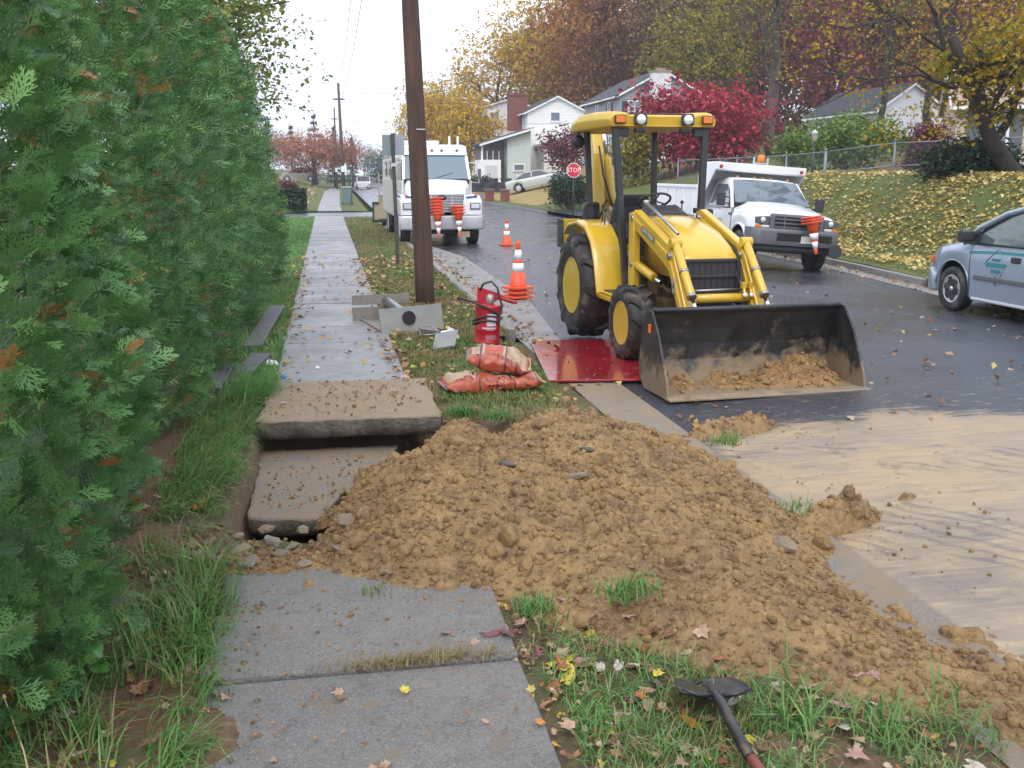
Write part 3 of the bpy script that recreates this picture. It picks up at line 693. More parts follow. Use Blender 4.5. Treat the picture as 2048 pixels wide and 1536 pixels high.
def bucket_mat():
    m = M('scraped_black_steel', (.032, .033, .035), .42, .2, var=.6, vs=5, bump=.25, bs=12); n, b = nodes_of(m); L = n.links; N = n.nodes.new
    old = b.inputs['Base Color'].links[0].from_socket
    tc = N('ShaderNodeTexCoord'); sp = N('ShaderNodeSeparateXYZ'); L.new(tc.outputs['Object'], sp.inputs[0])
    a = N('ShaderNodeTexNoise'); a.inputs['Scale'].default_value = 4.5; a.inputs['Detail'].default_value = 9; a.inputs['Roughness'].default_value = .72; L.new(tc.outputs['Object'], a.inputs['Vector'])
    z = N('ShaderNodeMapRange'); z.inputs['From Min'].default_value = .03; z.inputs['From Max'].default_value = .42; z.inputs['To Min'].default_value = .30; z.inputs['To Max'].default_value = -.06; L.new(sp.outputs[2], z.inputs['Value'])
    ad = N('ShaderNodeMath'); L.new(a.outputs['Fac'], ad.inputs[0]); L.new(z.outputs[0], ad.inputs[1])
    r = N('ShaderNodeMapRange'); r.inputs['From Min'].default_value = .52; r.inputs['From Max'].default_value = .68; L.new(ad.outputs[0], r.inputs['Value'])
    mx = N('ShaderNodeMix'); mx.data_type = 'RGBA'; mx.inputs['B'].default_value = (.25, .185, .115, 1); L.new(old, mx.inputs['A']); L.new(r.outputs[0], mx.inputs['Factor']); L.new(mx.outputs['Result'], b.inputs['Base Color'])
    r2 = N('ShaderNodeMapRange'); r2.inputs['To Min'].default_value = .4; r2.inputs['To Max'].default_value = .85; L.new(r.outputs[0], r2.inputs['Value']); L.new(r2.outputs[0], b.inputs['Roughness'])
    return m
m_bucket = bucket_mat()
m_dirtm = ground_mat('excavated_earth', (.34, .205, .085), (.27, .16, .07), (.42, .27, .12), 1.2, 13, .95, .9, 45)
m_edge = M('worn_cutting_edge', (.30, .24, .18), .55, .3, var=.4, vs=8, dirt=((.36, .25, .14), .6, 4.))

TR = thing('loader_tractor', 'yellow loader tractor with black canopy posts parked facing the dirt pile', 'tractor', (3.88, 11.0, -.1), radians(3.5))
def wheel(parent, c, R, wd, rim_r, nlug, lug_h, side, mat_rim, lugmat=None, lugs=True, hub=.1, dish=.06, name='wheel', lug_w=.05):
    """tractor wheel on the x axis: tyre with chevron lugs, dished rim and hub; side -1 = outer face towards -x"""
    w_ = bpy.data.objects.new(name, None); COL.objects.link(w_); w_.parent = parent; w_.location = c
    h = wd / 2; mb = MB(); rr = R - lug_h
    mb.lathe([(rim_r, -h * .86), (rim_r + (rr - rim_r) * .35, -h * 1.02), (rim_r + (rr - rim_r) * .72, -h), (rr * .975, -h * .84), (rr, -h * .45), (rr, h * .45), (rr * .975, h * .84), (rim_r + (rr - rim_r) * .72, h), (rim_r + (rr - rim_r) * .35, h * 1.02), (rim_r, h * .86)], 40, axis='x')
    ty = mb.build('tyre', m_rub, w_)
    for sd in (-1, 1):
        lm = MB(); path = [(0.02 * sd, rr - .01, 0.), (h * .45 * sd, rr, .10), (h * .86 * sd, rr * .985, .20), (h * 1.0 * sd, rr * .93, .235)]
        rings = []
        for (x, r_, aa), ht in zip(path, [lug_h, lug_h, lug_h, lug_h * .3]):
            a = aa * (.42 / max(R, .42)) * 1.35; da = lug_w / R
            rings.append([(x * (1.0 if dr < 0 else 1.01), (r_ + dr) * sin(a + dd), (r_ + dr) * cos(a + dd)) for (dr, dd) in ((-.012, -da), (ht, -da * .7), (ht, da * .7), (-.012, da))])
        lm.loft(rings, False); o0 = lm.build('tread_lug', m_rub, w_)
        for k in range(nlug):
            o = o0 if k == 0 else o0.copy()
            if k: COL.objects.link(o); o.parent = w_
            o.rotation_euler = (-2 * pi * (k + (.5 if sd > 0 else 0)) / nlug, 0, 0)
    rm_ = MB(); s = side
    rm_.lathe([(rim_r + .012, s * h * .88), (rim_r - .004, s * h * .92), (rim_r - .02, s * h * .80), (rim_r - .035, s * h * .45), (rim_r * .80, s * (h * .45 - .005)), (rim_r * .74, s * (h * .30)), (rim_r * .40, s * (h * .28)), (hub, s * (h * .28 + dish * .2)), (hub * .95, s * (h * .28 + dish)), (0, s * (h * .28 + dish))], 32, axis='x')
    rm_.lathe([(rim_r + .01, -s * h * .86), (rim_r - .03, -s * h * .6), (rim_r * .5, -s * h * .1), (0, -s * h * .1)], 24, axis='x')
    rm = rm_.build('rim', mat_rim, w_)
    bo = MB()
    for k in range(8):
        a = 2 * pi * k / 8; bo.lathe([(.014, 0), (.014, s * .03), (.0, s * .03)], 6, (s * h * .28, rim_r * .48 * cos(a), rim_r * .48 * sin(a)), 'x', False)
    tag(bo.build('bolts', m_steel, w_), kind='stuff')
    return w_
for s in (-1, 1):
    wheel(TR, (s * .615, 1.33, .655), .655, .43, .345, 11, .042, s, m_yp, name='rear_wheel', hub=.11, lug_w=.052)
    wheel(TR, (s * .635, -.42, .425), .425, .31, .235, 12, .03, s, m_yp, name='front_wheel', hub=.08, lug_w=.034)
# chassis, axles and engine block
mb = MB(); mb.box((0, .2, .62), (.46, 2.6, .34)); mb.box((0, -.42, .44), (1.0, .22, .2)); mb.box((0, 1.33, .64), (1.0, .3, .3)); mb.box((0, -.3, .85), (.42, 1.1, .30)); mb.box((0, .9, .9), (.62, 1.2, .3))
mb.box((0, -.92, .55), (.64, .2, .26)); mb.build('chassis', m_blk, TR, bevel=.02)
mb = MB(); mb.tube([(-.24, -.1, .78), (-.27, -.35, .82), (-.26, -.6, .76)], .03); mb.box((-.25, -.1, .86), (.08, .3, .3)); mb.tube([(-.25, .25, .7), (-.25, .25, 1.1)], .05)
mb.box((-.28, -.5, .62), (.12, .3, .16)); mb.build('engine', M('engine_brown', (.12, .075, .03), .6, var=.4, vs=10), TR, bevel=.012)
# hood
mb = MB(); st = []
for (y, zt, hw, zb) in ((.22, 1.57, .27, 1.0), (.0, 1.56, .29, .98), (-.3, 1.51, .305, .95), (-.6, 1.425, .315, .95), (-.85, 1.31, .32, .95), (-.98, 1.22, .32, .97), (-1.015, 1.165, .317, 1.0)):
    st.append([(-hw, y, zb), (-hw * 1.0, y, zt - .13), (-hw * .97, y, zt - .05), (-hw * .86, y, zt - .012), (-hw * .5, y, zt), (0, y, zt + .004), (hw * .5, y, zt), (hw * .86, y, zt - .012), (hw * .97, y, zt - .05), (hw, y, zt - .13), (hw, y, zb)])
mb.loft(st, True, True, True); mb.build('hood', m_yp, TR)
# grille
gr = MB(); gr.box((0, -1.0, .955), (.66, .07, .42)); gro = gr.build('grille', m_blkp, TR, bevel=.02)
fr = MB()
for z in (1.15, .985, .775): fr.box((0, -1.045, z), (.60, .03, .035))
for s in (-1, 1): fr.bar((s * .30, -1.045, .76), (s * .30, -1.045, 1.16), .035, .03, (0, 1, 0))
fr.build('grille_frame', m_blkp, gro, bevel=.008)
mes = MB()
for k in range(9): mes.bar((-.27 + k * .0675, -1.037, .79), (-.27 + k * .0675, -1.037, 1.14), .008, .008, (0, 1, 0))
tag(mes.build('grille_bars', m_blk, gro), kind='stuff')
# dash cowl, steering wheel, seats, levers
mb = MB(); st = []
for (y, zt, hw) in ((.24, 1.60, .29), (.36, 1.68, .33), (.5, 1.66, .33), (.6, 1.5, .3)):
    st.append([(-hw, y, 1.0), (-hw, y, zt - .12), (-hw * .55, y, zt), (hw * .55, y, zt), (hw, y, zt - .12), (hw, y, 1.0)])
mb.loft(st, False); mb.build('dash_cowl', m_blkp, TR, bevel=.02)
mb = MB(); c = Vector((-.0, .62, 1.72)); n_ = 28; Rw = Euler((radians(-28), 0, 0)).to_matrix()
mb.tube([c + Rw @ Vector((.19 * cos(2 * pi * k / n_), .19 * sin(2 * pi * k / n_), 0)) for k in range(n_ + 1)], .014, 8, False)
for k in range(3): mb.tube([c, c + Rw @ Vector((.19 * cos(2.1 * k + .5), .19 * sin(2.1 * k + .5), 0))], .01, 6)
mb.tube([c, (0, .5, 1.55)], .022); mb.build('steering_wheel', m_blkp, TR)
def seat(x, y, z, w_, h, face, par):
    mb = MB(); st = []
    for t, dy in ((0, 0), (.3, .03), (.7, .02), (1, -.02)):
        k = 1 - .25 * t * t; zz = z + h * t; st.append([(x - w_ / 2 * k, y + dy, zz), (x - w_ / 2 * k, y + dy + .11, zz), (x + w_ / 2 * k, y + dy + .11, zz), (x + w_ / 2 * k, y + dy, zz)])
    mb.loft(st, False); o = mb.build('seat', m_blkp, par, bevel=.035, seg=3); mb = MB(); mb.box((x, y - .22, z - .03), (w_, .46, .12)); mb.build('seat_cushion', m_blkp, o, bevel=.035, seg=3)
seat(-.02, 1.28, 1.28, .54, .50, 1, TR)
seat(-.40, 1.72, 1.34, .24, .34, 1, TR)
mb = MB(); st = []
for (y, zt, x1) in ((.75, .95, -.3), (.9, 1.2, -.3), (1.15, 1.36, -.28), (1.5, 1.40, -.28)): st.append([(-.52, y, .7), (-.52, y, zt - .08), (-.46, y, zt), (x1, y, zt), (x1, y, .7)])
mb.loft(st, True); mb.build('side_console', m_blkp, TR, bevel=.02)
mb = MB()
for (x, y, z, zx) in ((-.46, 1.1, 1.35, 1.58), (-.42, 1.3, 1.4, 1.62), (.40, 1.0, 1.3, 1.62), (.34, .62, 1.45, 1.68)):
    mb.tube([(x, y, z), (x, y - .03, zx)], .009, 6); mb.lathe([(.0, 0), (.022, .01), (.024, .03), (0, .05)], 10, (x, y - .03, zx))
mb.box((.40, .25, 1.615), (.1, .08, .06)); mb.build('levers', m_blkp, TR)
# operator platform, fenders, loader mast
for s in (-1, 1):
    mb = MB(); prof = [(1.98, 1.30), (1.78, 1.42), (1.42, 1.47), (1.08, 1.42), (.84, 1.26), (.70, 1.02), (.61, .78), (.57, .66)]
    rings = [[(s * .37, y, z - .03), (s * .37, y, z), (s * .66, y, z), (s * .72, y + .01, z - .015), (s * .72, y + .03, z - .05)] for y, z in prof]
    mb.loft(rings, True, True, True); fd = mb.build('fender', m_yp, TR, solid=0, bevel=.008)
    mb = MB(); mb.prism([(.57, .66), (.61, .78), (.70, 1.02), (.84, 1.25), (1.08, 1.40), (1.6, 1.42), (1.6, .7)], s * .375, s * .395, 'x'); mb.build('fender_side', m_yp, fd)
    mb = MB(); mb.box((s * .50, .36, .655), (.34, .62, .03)); mb.box((s * .50, .36, .605), (.36, .64, .06)); mb.build('step_plate', m_yp, TR, bevel=.012)
    mb = MB(); mb.box((s * .49, .38, .675), (.28, .52, .012)); mb.build('step_tread', m_blkp, TR)
    mb = MB(); mb.bar((s * .42, .13, .58), (s * .42, .16, 1.60), .09, .15, (0, 1, 0)); mb.box((s * .38, .14, .62), (.3, .18, .08)); mb.build('loader_mast', m_yp, TR, bevel=.012)
    # loader arm: plate arm bending at the knee
    xa = s * .40; arm = [(.22, 1.60), (.10, 1.635), (-.94, 1.305), (-1.06, 1.20), (-1.56, .46), (-1.60, .30), (-1.66, .30), (-1.62, .22), (-1.48, .22), (-1.42, .34), (-.94, 1.03), (-.76, 1.12), (.16, 1.44), (.23, 1.5)]
    mb = MB(); mb.prism(arm, xa - .045, xa + .045, 'x'); ao = mb.build('loader_arm', m_yp, TR, bevel=.012)
    mb = MB(); rail = [(.06, 1.50), (-.85, 1.19), (-.98, 1.09), (-1.46, .40), (-1.49, .43), (-1.01, 1.13), (-.87, 1.23), (.06, 1.54)]
    mb.prism([(y, z + .0) for y, z in rail], xa - .058, xa + .058, 'x'); mb.build('arm_rib', m_yp, ao)
    # bucket cylinder above the lower arm, lift cylinder under the upper arm
    mb = MB(); a, b = Vector((xa, -.99, 1.33)), Vector((xa, -1.51, .76)); mb.tube([a, a + (b - a) * .9], .045, 14); mb.lathe([(.055, -.06), (.055, .06)], 14, (xa, -.99, 1.33), 'x'); cyl = mb.build('bucket_cylinder', m_yp, TR, bevel=.006)
    mb = MB(); mb.tube([a + (b - a) * .9, a + (b - a) * 1.28], .024, 12); mb.build('piston_rod', m_chrome, cyl)
    mb = MB(); mb.tube([a + (b - a) * .46, a + (b - a) * .5], .052, 14); mb.tube([a + (b - a) * .86, a + (b - a) * .9], .052, 14); tag(mb.build('cylinder_clamp', m_steel, cyl), kind='stuff')
    mb = MB(); mb.tube([(xa - .0, .12, 1.02), (xa, -.42, .92)], .05, 14); lc = mb.build('lift_cylinder', m_yp, TR, bevel=.006); mb = MB(); mb.tube([(xa, -.42, .92), (xa, -.62, 1.08 - .2)], .025, 10); mb.build('piston_rod', m_chrome, lc)
    # pivots
    mb = MB()
    for (y, z) in ((.12, 1.54), (-.97, 1.2), (.13, 1.02)): mb.lathe([(.035, -.075), (.035, .075)], 14, (xa, y, z), 'x')
    tag(mb.build('pivot_pins', m_steel, TR, bevel=.005), kind='stuff')
    # hoses along the arm
    mb = MB(); q = xa - s * .065
    mb.tube([(q, .05, 1.3), (q, -.3, 1.42), (q, -.86, 1.27), (q, -1.03, 1.1), (q - s * .03, -1.12, .95), (q, -1.18, .85)], .012, 6); mb.tube([(q, .05, 1.27), (q, -.3, 1.39), (q, -.9, 1.22), (q - s * .05, -1.03, 1.03), (q - s * .04, -1.1, .88)], .012, 6); mb.build('hydraulic_hose', m_blkp, TR)
mb = MB(); mb.tube([(-.43, -1.22, .775), (.43, -1.22, .775)], .048, 16); mb.build('arm_cross_tube', m_yp, TR)
mb = MB(); mb.tube([(-.34, -1.17, .85), (.34, -1.17, .86)], .012, 8); mb.build('hydraulic_pipe', m_steel, TR)
mb = MB()
for k in range(2):
    mb.box((.27 + .075 * k, -1.24, .90), (.045, .06, .07)); mb.tube([(.27 + .075 * k, -1.25, .87), (.27 + .075 * k, -1.30, .78)], .02, 8)
cp = mb.build('hydraulic_coupler', m_yp, TR, bevel=.006); mb = MB()
for k in range(2): mb.tube([(.27 + .075 * k, -1.275, .82), (.27 + .075 * k, -1.295, .79)], .024, 8)
mb.build('coupler_cap', m_white, cp)
mb = MB(); mb.tube([(-.30, .1, 1.70), (-.31, -.1, 1.66), (-.335, -.9, 1.42)], [.022, .02, .016], 10); mb.lathe([(.0, -.03), (.035, -.02), (.035, .03), (0, .04)], 12, (-.30, .12, 1.71)); mb.build('level_rod', m_steel, TR)
# lettering on the left arm, and the emblem plate by the knee
m_ltr = M('pale_lettering', (.62, .63, .66), .4)
mb = MB(); an = atan2(.26, .74)
pl = MB(); pl.box((0, 0, 0), (.004, .40, .062)); pl = pl.build('decal', M('dark_decal', (.10, .10, .12), .4), TR, (-.461, -.36, 1.385), (radians(17), 0, 0))
text_obj('lettering', 'JOHN DEERE', .058, m_ltr, pl, (-.003, 0, 0), (radians(90), 0, radians(-90)), .001)
pl = MB(); pl.lathe([(.055, -.002), (.055, .002)], 20, axis='x'); pl = pl.build('emblem', M('grey_decal', (.33, .32, .30), .4), TR, (-.461, -1.12, .90)); pl.scale = (1, .72, 1.5)
text_obj('lettering', '110', .05, M('dark_lettering', (.06, .06, .07), .4), pl, (-.003, 0, 0), (radians(90), 0, radians(-90)), .001)
# canopy on four posts
CP = bpy.data.objects.new('canopy', None); COL.objects.link(CP); CP.parent = TR; CP.location = (0, 0, .06)
mb = MB()
for (xt, yt, zt, xb, yb, zb, wd) in ((-.56, .5, 2.58, -.44, .34, .72, .075), (.56, .5, 2.58, .46, .34, .9, .075), (-.46, 1.85, 2.6, -.42, 1.72, 1.2, .07), (.46, 1.85, 2.6, .44, 1.72, 1.2, .07)):
    b_ = MB(); b_.bar((xb, yb, zb), (xt, yt, zt), wd, .075, (0, 1, 0)); b_.build('canopy_post', m_blk, TR, bevel=.012)
mb = MB(); st = []   # roof shell: side pods rise over a flat centre
for (y, zl, dz, hw) in ((.44, 2.50, .03, .60), (.40, 2.51, .14, .635), (.46, 2.505, .17, .645), (.75, 2.50, .19, .665), (1.2, 2.50, .205, .66), (1.7, 2.50, .20, .64), (1.98, 2.49, .16, .62), (2.08, 2.48, .10, .59), (2.09, 2.48, .03, .55)):
    st.append([(-hw, y, zl), (-hw - .015, y, zl + dz * .5), (-hw + .03, y, zl + dz * .9), (-hw + .10, y, zl + dz), (-hw + .20, y, zl + dz * .93), (-hw + .24, y, zl + dz * .80), (hw - .24, y, zl + dz * .80), (hw - .20, y, zl + dz * .93), (hw - .10, y, zl + dz), (hw - .03, y, zl + dz * .9), (hw + .015, y, zl + dz * .5), (hw, y, zl)])
mb.loft(st, True); mb.build('roof', m_yp2, CP, bevel=.012)
mb = MB(); mb.box((0, 1.2, 2.655), (.86, 1.3, .022)); mb.build('roof_panel', m_blkp, CP, bevel=.006)
for s in (-1, 1):
    mb = MB(); mb.box((s * .535, .392, 2.585), (.135, .03, .095)); fo = mb.build('marker_lamp', m_blkp, CP, bevel=.01); mb = MB(); mb.box((s * .535, .374, 2.585), (.11, .016, .075)); mb.build('amber_lens', m_amb, fo, bevel=.006)
    mb = MB(); mb.box((s * .29, .392, 2.585), (.16, .03, .12)); fo = mb.build('work_lamp', m_blkp, CP, bevel=.025); mb = MB(); mb.lathe([(.058, 0), (.056, -.018), (.04, -.03), (0, -.034)], 20, (s * .29, .378, 2.583), 'y'); o = mb.build('lamp_lens', m_lens, fo)
    mb = MB(); mb.box((s * .28, .45, 2.465), (.12, .09, .05)); mb.box((s * .47, .5, 2.445), (.13, .1, .10)); mb.build('under_lamp', m_blkp, CP, bevel=.015)
mb = MB(); mb.lathe([(.03, -.06), (.075, -.05), (.085, .0), (.07, .04), (0, .05)], 16, (-.54, 1.95, 2.38), 'y'); mb.tube([(-.54, 1.95, 2.44), (-.54, 1.95, 2.5)], .015); mb.build('rear_work_lamp', m_blkp, CP)
mb = MB(); mb.box((.62, .42, 1.55), (.06, .12, .16)); mb.build('mirror', m_blkp, TR, bevel=.02)
# loader bucket
BK = bpy.data.objects.new('bucket', None); COL.objects.link(BK); BK.parent = TR
W_ = 1.005
inner = [(-2.36, .018), (-2.0, .022), (-1.82, .05), (-1.72, .13), (-1.68, .24), (-1.70, .40), (-1.76, .56), (-1.83, .70), (-1.88, .745)]
outer = [(-1.90, .765), (-1.86, .765), (-1.80, .70), (-1.735, .56), (-1.675, .40), (-1.655, .24), (-1.69, .12), (-1.80, .02), (-1.98, -.002), (-2.36, -.002)]
mb = MB(); mb.prism(inner + outer, -W_, W_, 'x'); mb.build('bucket_shell', m_bucket, BK, bevel=.004)
for s in (-1, 1):
    mb = MB(); sp = [(-2.38, .0), (-2.37, .10), (-2.02, .50), (-1.90, .765), (-1.84, .765), (-1.70, .5), (-1.655, .24), (-1.69, .1), (-1.8, .0)]
    sp = [(-2.40, .0), (-2.36, .16), (-2.14, .55), (-1.955, .765), (-1.84, .77), (-1.70, .5), (-1.65, .24), (-1.685, .1), (-1.8, -.004)]
    mb.prism(sp, s * W_, s * (W_ + .022), 'x'); mb.build('bucket_side', m_bucket, BK, bevel=.004)
mb = MB(); mb.box((0, -2.40, .012), (2 * W_ + .06, .16, .024)); mb.build('cutting_edge', m_edge, BK, bevel=.006)
mb = MB(); mb.tube([(-W_, -1.885, .762), (W_, -1.885, .762)], .026, 10); mb.build('top_lip', m_blk, BK)
mb = MB(); mb.box((-W_ - .028, -1.93, .60), (.012, .05, .085)); mb.build('reflector', M('orange_reflector', (.95, .18, .02), .25), BK, bevel=.004)
# earth left in the bucket
def heap(name, x0, x1, y0, y1, hf, mat, parent, step=.02, bottom=None, loc=None):
    xs = np.arange(x0, x1 + 1e-6, step); ys = np.arange(y0, y1 + 1e-6, step)
    return link(name, grid_mesh(name, xs, ys, hf, mat), parent, loc)
def bucket_floor(Y): return np.interp(-Y, [1.66, 1.70, 1.74, 1.82, 2.0, 2.36], [.5, .24, .13, .055, .025, .022])
def hb(X, Y):
    n = worley(X * 14 + fbm(X * 20, Y * 20, 1), Y * 14, 3) * .7 + .5 * worley(X * 30, Y * 30, 5); h = .19 * np.exp(-((X - .42) / .42) ** 2) + .10 * np.exp(-((X + .25) / .18) ** 2) + .10 * np.exp(-((X + .68) / .16) ** 2) + .16 * np.exp(-((X - .72) / .22) ** 2)
    t = np.exp(-((Y + 1.84) / .17) ** 2) + .25 * np.exp(-((Y + 2.1) / .14) ** 2)
    return bucket_floor(Y) * .0 + .015 + h * t * (1.35 - .65 * n + .9 * (fbm(X * 9, Y * 9, 4) - .5)) - .02
heap('bucket_earth', -.98, .98, -2.3, -1.70, hb, m_dirtm, BK, .016)
# backhoe folded up behind
bm_ = MB(); bm_.prism([(2.35, 1.0), (2.62, 1.05), (2.95, 2.35), (2.85, 2.62), (2.62, 2.60), (2.5, 2.3)], -.14, .0, 'x'); bo = bm_.build('backhoe_boom', m_yp, TR, bevel=.015)
b2 = MB(); b2.bar((.24, 2.45, 1.0), (.10, 2.8, 2.1), .13, .16, (0, 1, 0)); b2.build('dipper_stick', m_yp, TR, bevel=.015)
b2 = MB(); b2.tube([(.18, 2.5, 1.35), (.06, 2.55, 2.25)], .055, 14); bc = b2.build('boom_cylinder', m_yp, TR, bevel=.006)
b2 = MB(); b2.tube([(.06, 2.55, 2.25), (.0, 2.58, 2.66)], .03, 12); b2.lathe([(.05, -.05), (.05, .05)], 14, (.0, 2.58, 2.68), 'x'); b2.build('piston_rod', m_chrome, bc)
b2 = MB(); b2.tube([(.16, 2.508, 1.50), (.147, 2.514, 1.60)], .059, 14); b2.build('cylinder_label', m_white, bc)
b2 = MB(); b2.tube([(-.1, 2.4, 1.4), (.0, 2.35, 1.7), (.14, 2.4, 1.55), (.26, 2.4, 1.3)], .014, 6); b2.tube([(-.1, 2.42, 2.4), (-.05, 2.35, 2.0), (.05, 2.35, 1.7), (.2, 2.38, 1.35)], .014, 6); b2.build('hydraulic_hose', m_blkp, TR)
b2 = MB(); b2.bar((-.35, 2.3, .95), (.35, 2.3, .95), .3, .3); b2.prism([(2.3, 1.0), (2.6, 1.0), (2.5, 1.35), (2.35, 1.3)], -.14, .14, 'x'); b2.build('swing_frame', m_yp, TR, bevel=.02)
for s in (-1, 1):
    b2 = MB(); b2.prism([(2.3, 1.0), (2.55, 1.0), (2.62, 1.1), (2.55, 1.2), (2.45, 1.42), (2.38, 1.44), (2.36, 1.2)], s * .36, s * .60, 'x', [(2.42, 1.05), (2.55, 1.06), (2.6, 1.1), (2.55, 1.2), (2.46, 1.42), (2.40, 1.44), (2.4, 1.2)])
    sb = b2.build('stabilizer', m_yp, TR, bevel=.012); b2 = MB(); b2.box((s * .615, 2.48, 1.24), (.02, .24, .38)); b2.build('stabilizer_pad', m_blk, sb, bevel=.006)
    b2 = MB(); b2.lathe([(.03, -.02), (.03, .02)], 12, (s * .5, 2.40, 1.15), 'y'); b2.lathe([(.025, -.02), (.025, .02)], 12, (s * .42, 2.42, 1.3), 'y'); tag(b2.build('pins', m_steel, sb), kind='stuff')
# ================================================================ road vehicles
m_glass = M('vehicle_glass', (.10, .13, .15), .04, spec=.9, coat=.6)
m_glassd = M('dark_vehicle_glass', (.02, .024, .028), .05, spec=.8, coat=.5)
m_gray = M('grey_bumper_plastic', (.115, .12, .13), .5, var=.1)
m_wgrime = M('grimy_white_paint', (.62, .63, .63), .4, var=.12, vs=3, dirt=((.30, .27, .23), .3, 2.))
m_cream = M('cream_body_panel', (.52, .51, .46), .45, var=.12, vs=2)
m_blue = M('blue_stripe', (.02, .07, .38), .35)
m_silver = M('silver_blue_paint', (.36, .42, .50), .26, .35, coat=.5)
m_teal = M('teal_vinyl', (.03, .23, .27), .4)
m_orange = M('orange_cone_plastic', (.80, .10, .03), .45, var=.06)
m_refl = M('white_reflective_band', (.86, .87, .88), .35)
m_alu = M('bright_alloy', (.62, .63, .65), .25, .8)
m_red = M('red_lens', (.5, .02, .02), .25)

def arch(yc, r, zc, base):
    """bottom edge of a flank with a wheel opening"""
    return lambda y: max(base, zc + sqrt(max(0, r * r - (y - yc) ** 2))) if abs(y - yc) < r else base
def flank(mb, ys, lo, hi, xf, side, n=6):
    """one side of a body: grid between lower and upper edge; xf(y,t) gives the half width, t 0..1 up the side"""
    rings = []
    for y in ys:
        a, b = lo(y), hi(y); rings.append([(side * xf(y, (k / n)), y, a + (b - a) * k / n) for k in range(n + 1)])
    return mb.loft(rings, True, False, False)
def dense(a, b, cs, r, n=14):
    """stations from a to b, closer together round the wheel centres"""
    y = set(np.linspace(a, b, n).tolist())
    for c in cs: y |= set((c - r * np.cos(np.linspace(0, pi, 17))).tolist()) | {c - r - .004, c + r + .004}
    return sorted(v for v in y if a - 1e-9 <= v <= b + 1e-9)
def road_wheel(parent, c, R, wd, side, rim_mat, rim_r, style='steel', name='wheel'):
    w_ = bpy.data.objects.new(name, None); COL.objects.link(w_); w_.parent = parent; w_.location = c; h = wd / 2; s = side
    mb = MB(); mb.lathe([(rim_r, -h * .85), (rim_r + (R - rim_r) * .5, -h), (R * .96, -h * .9), (R, -h * .6), (R, h * .6), (R * .96, h * .9), (rim_r + (R - rim_r) * .5, h), (rim_r, h * .85)], 32, axis='x'); mb.build('tyre', m_rub, w_)
    mb = MB()
    if style == 'alloy':
        mb.lathe([(rim_r + .008, s * h * .86), (rim_r - .012, s * h * .93), (rim_r - .03, s * h * .7), (rim_r - .04, s * h * .1)], 32, axis='x', caps=False); rm = mb.build('rim', rim_mat, w_)
        mb = MB(); mb.lathe([(rim_r - .03, s * h * .1), (0, s * h * .1)], 24, axis='x'); mb.build('brake_disc', m_gray, rm)
        for k in range(6):
            a = 2 * pi * k / 6 + .3; sp = MB(); c_, sn = cos(a), sin(a)
            P = lambda r_, t, x: (x, r_ * c_ - t * sn, r_ * sn + t * c_)
            sp.loft([[P(.03, -.028, s * h * .55), P(.03, .028, s * h * .55), P(.03, .028, s * h * .82), P(.03, -.028, s * h * .82)], [P(rim_r - .01, -.064, s * h * .55), P(rim_r - .01, .064, s * h * .55), P(rim_r - .01, .055, s * h * .86), P(rim_r - .01, -.055, s * h * .86)]], False)
            sp.build('spoke', rim_mat, rm, bevel=.008)
        mb = MB(); mb.lathe([(.045, s * h * .6), (.04, s * h * .92), (0, s * h * .94)], 16, axis='x'); mb.build('hub_cap', rim_mat, rm)
    else:
        mb.lathe([(rim_r + .008, s * h * .86), (rim_r - .012, s * h * .92), (rim_r - .03, s * h * .4), (rim_r * .6, s * h * .25), (rim_r * .35, s * h * .5), (rim_r * .3, s * h * .9), (0, s * h * .92)], 28, axis='x'); mb.build('rim', rim_mat, w_)
    return w_
def cone_parts(root):
    mb = MB(); mb.lathe([(.135, .03), (.128, .05), (.095, .25)], 24); mb.lathe([(.0745, .375), (.0655, .43)], 24); mb.lathe([(.043, .57), (.030, .66), (.026, .69), (.018, .70), (0, .70)], 24); mb.lathe([(.0930, .25), (.0745, .375)], 24); mb.lathe([(.0645, .43), (.043, .57)], 24)
    mb.build('cone_body', m_orange, root)
    mb = MB(); mb.lathe([(.0955, .25), (.0765, .378)], 24); mb.build('reflective_band', m_refl, root); mb = MB(); mb.lathe([(.0670, .428), (.0445, .572)], 24); mb.build('reflective_band', m_refl, root)
    mb = MB(); q = []
    for k in range(32):
        a = 2 * pi * k / 32; c_, s_ = cos(a), sin(a); m = max(abs(c_), abs(s_)); r_ = .185 / (m ** .8); q.append((c_ * r_ * .95, s_ * r_ * .95))
    mb.prism(q, 0, .035, 'z'); mb.build('base', m_orange, root, bevel=.008)
# ---------------------------------------------------------------- cones
CONES = 'orange traffic cones of the road crew'
cone0 = thing('traffic_cone', 'lone orange cone on the road beside the utility truck', 'traffic cone', (4.98, 28.2, -.075), .2, CONES); cone_parts(cone0); cone0.scale = (1.06, 1.06, 1.06)
def cone(label, loc, rot=(0, 0, 0), s=1.):
    c = copy_tree(cone0); c['label'] = label; c.location = loc; c.rotation_euler = rot; c.scale = (s, s, s); return c
for k, lb in enumerate(('bottom one of the three nested cones near the red can', 'middle one of the three nested cones near the red can', 'uppermost of the three nested cones near the red can, its white bands showing')):
    cone(lb, (3.06 + .004 * k, 16.3, -.085 + .075 * k), (0, 0, .35 + .1 * k), 1.12)
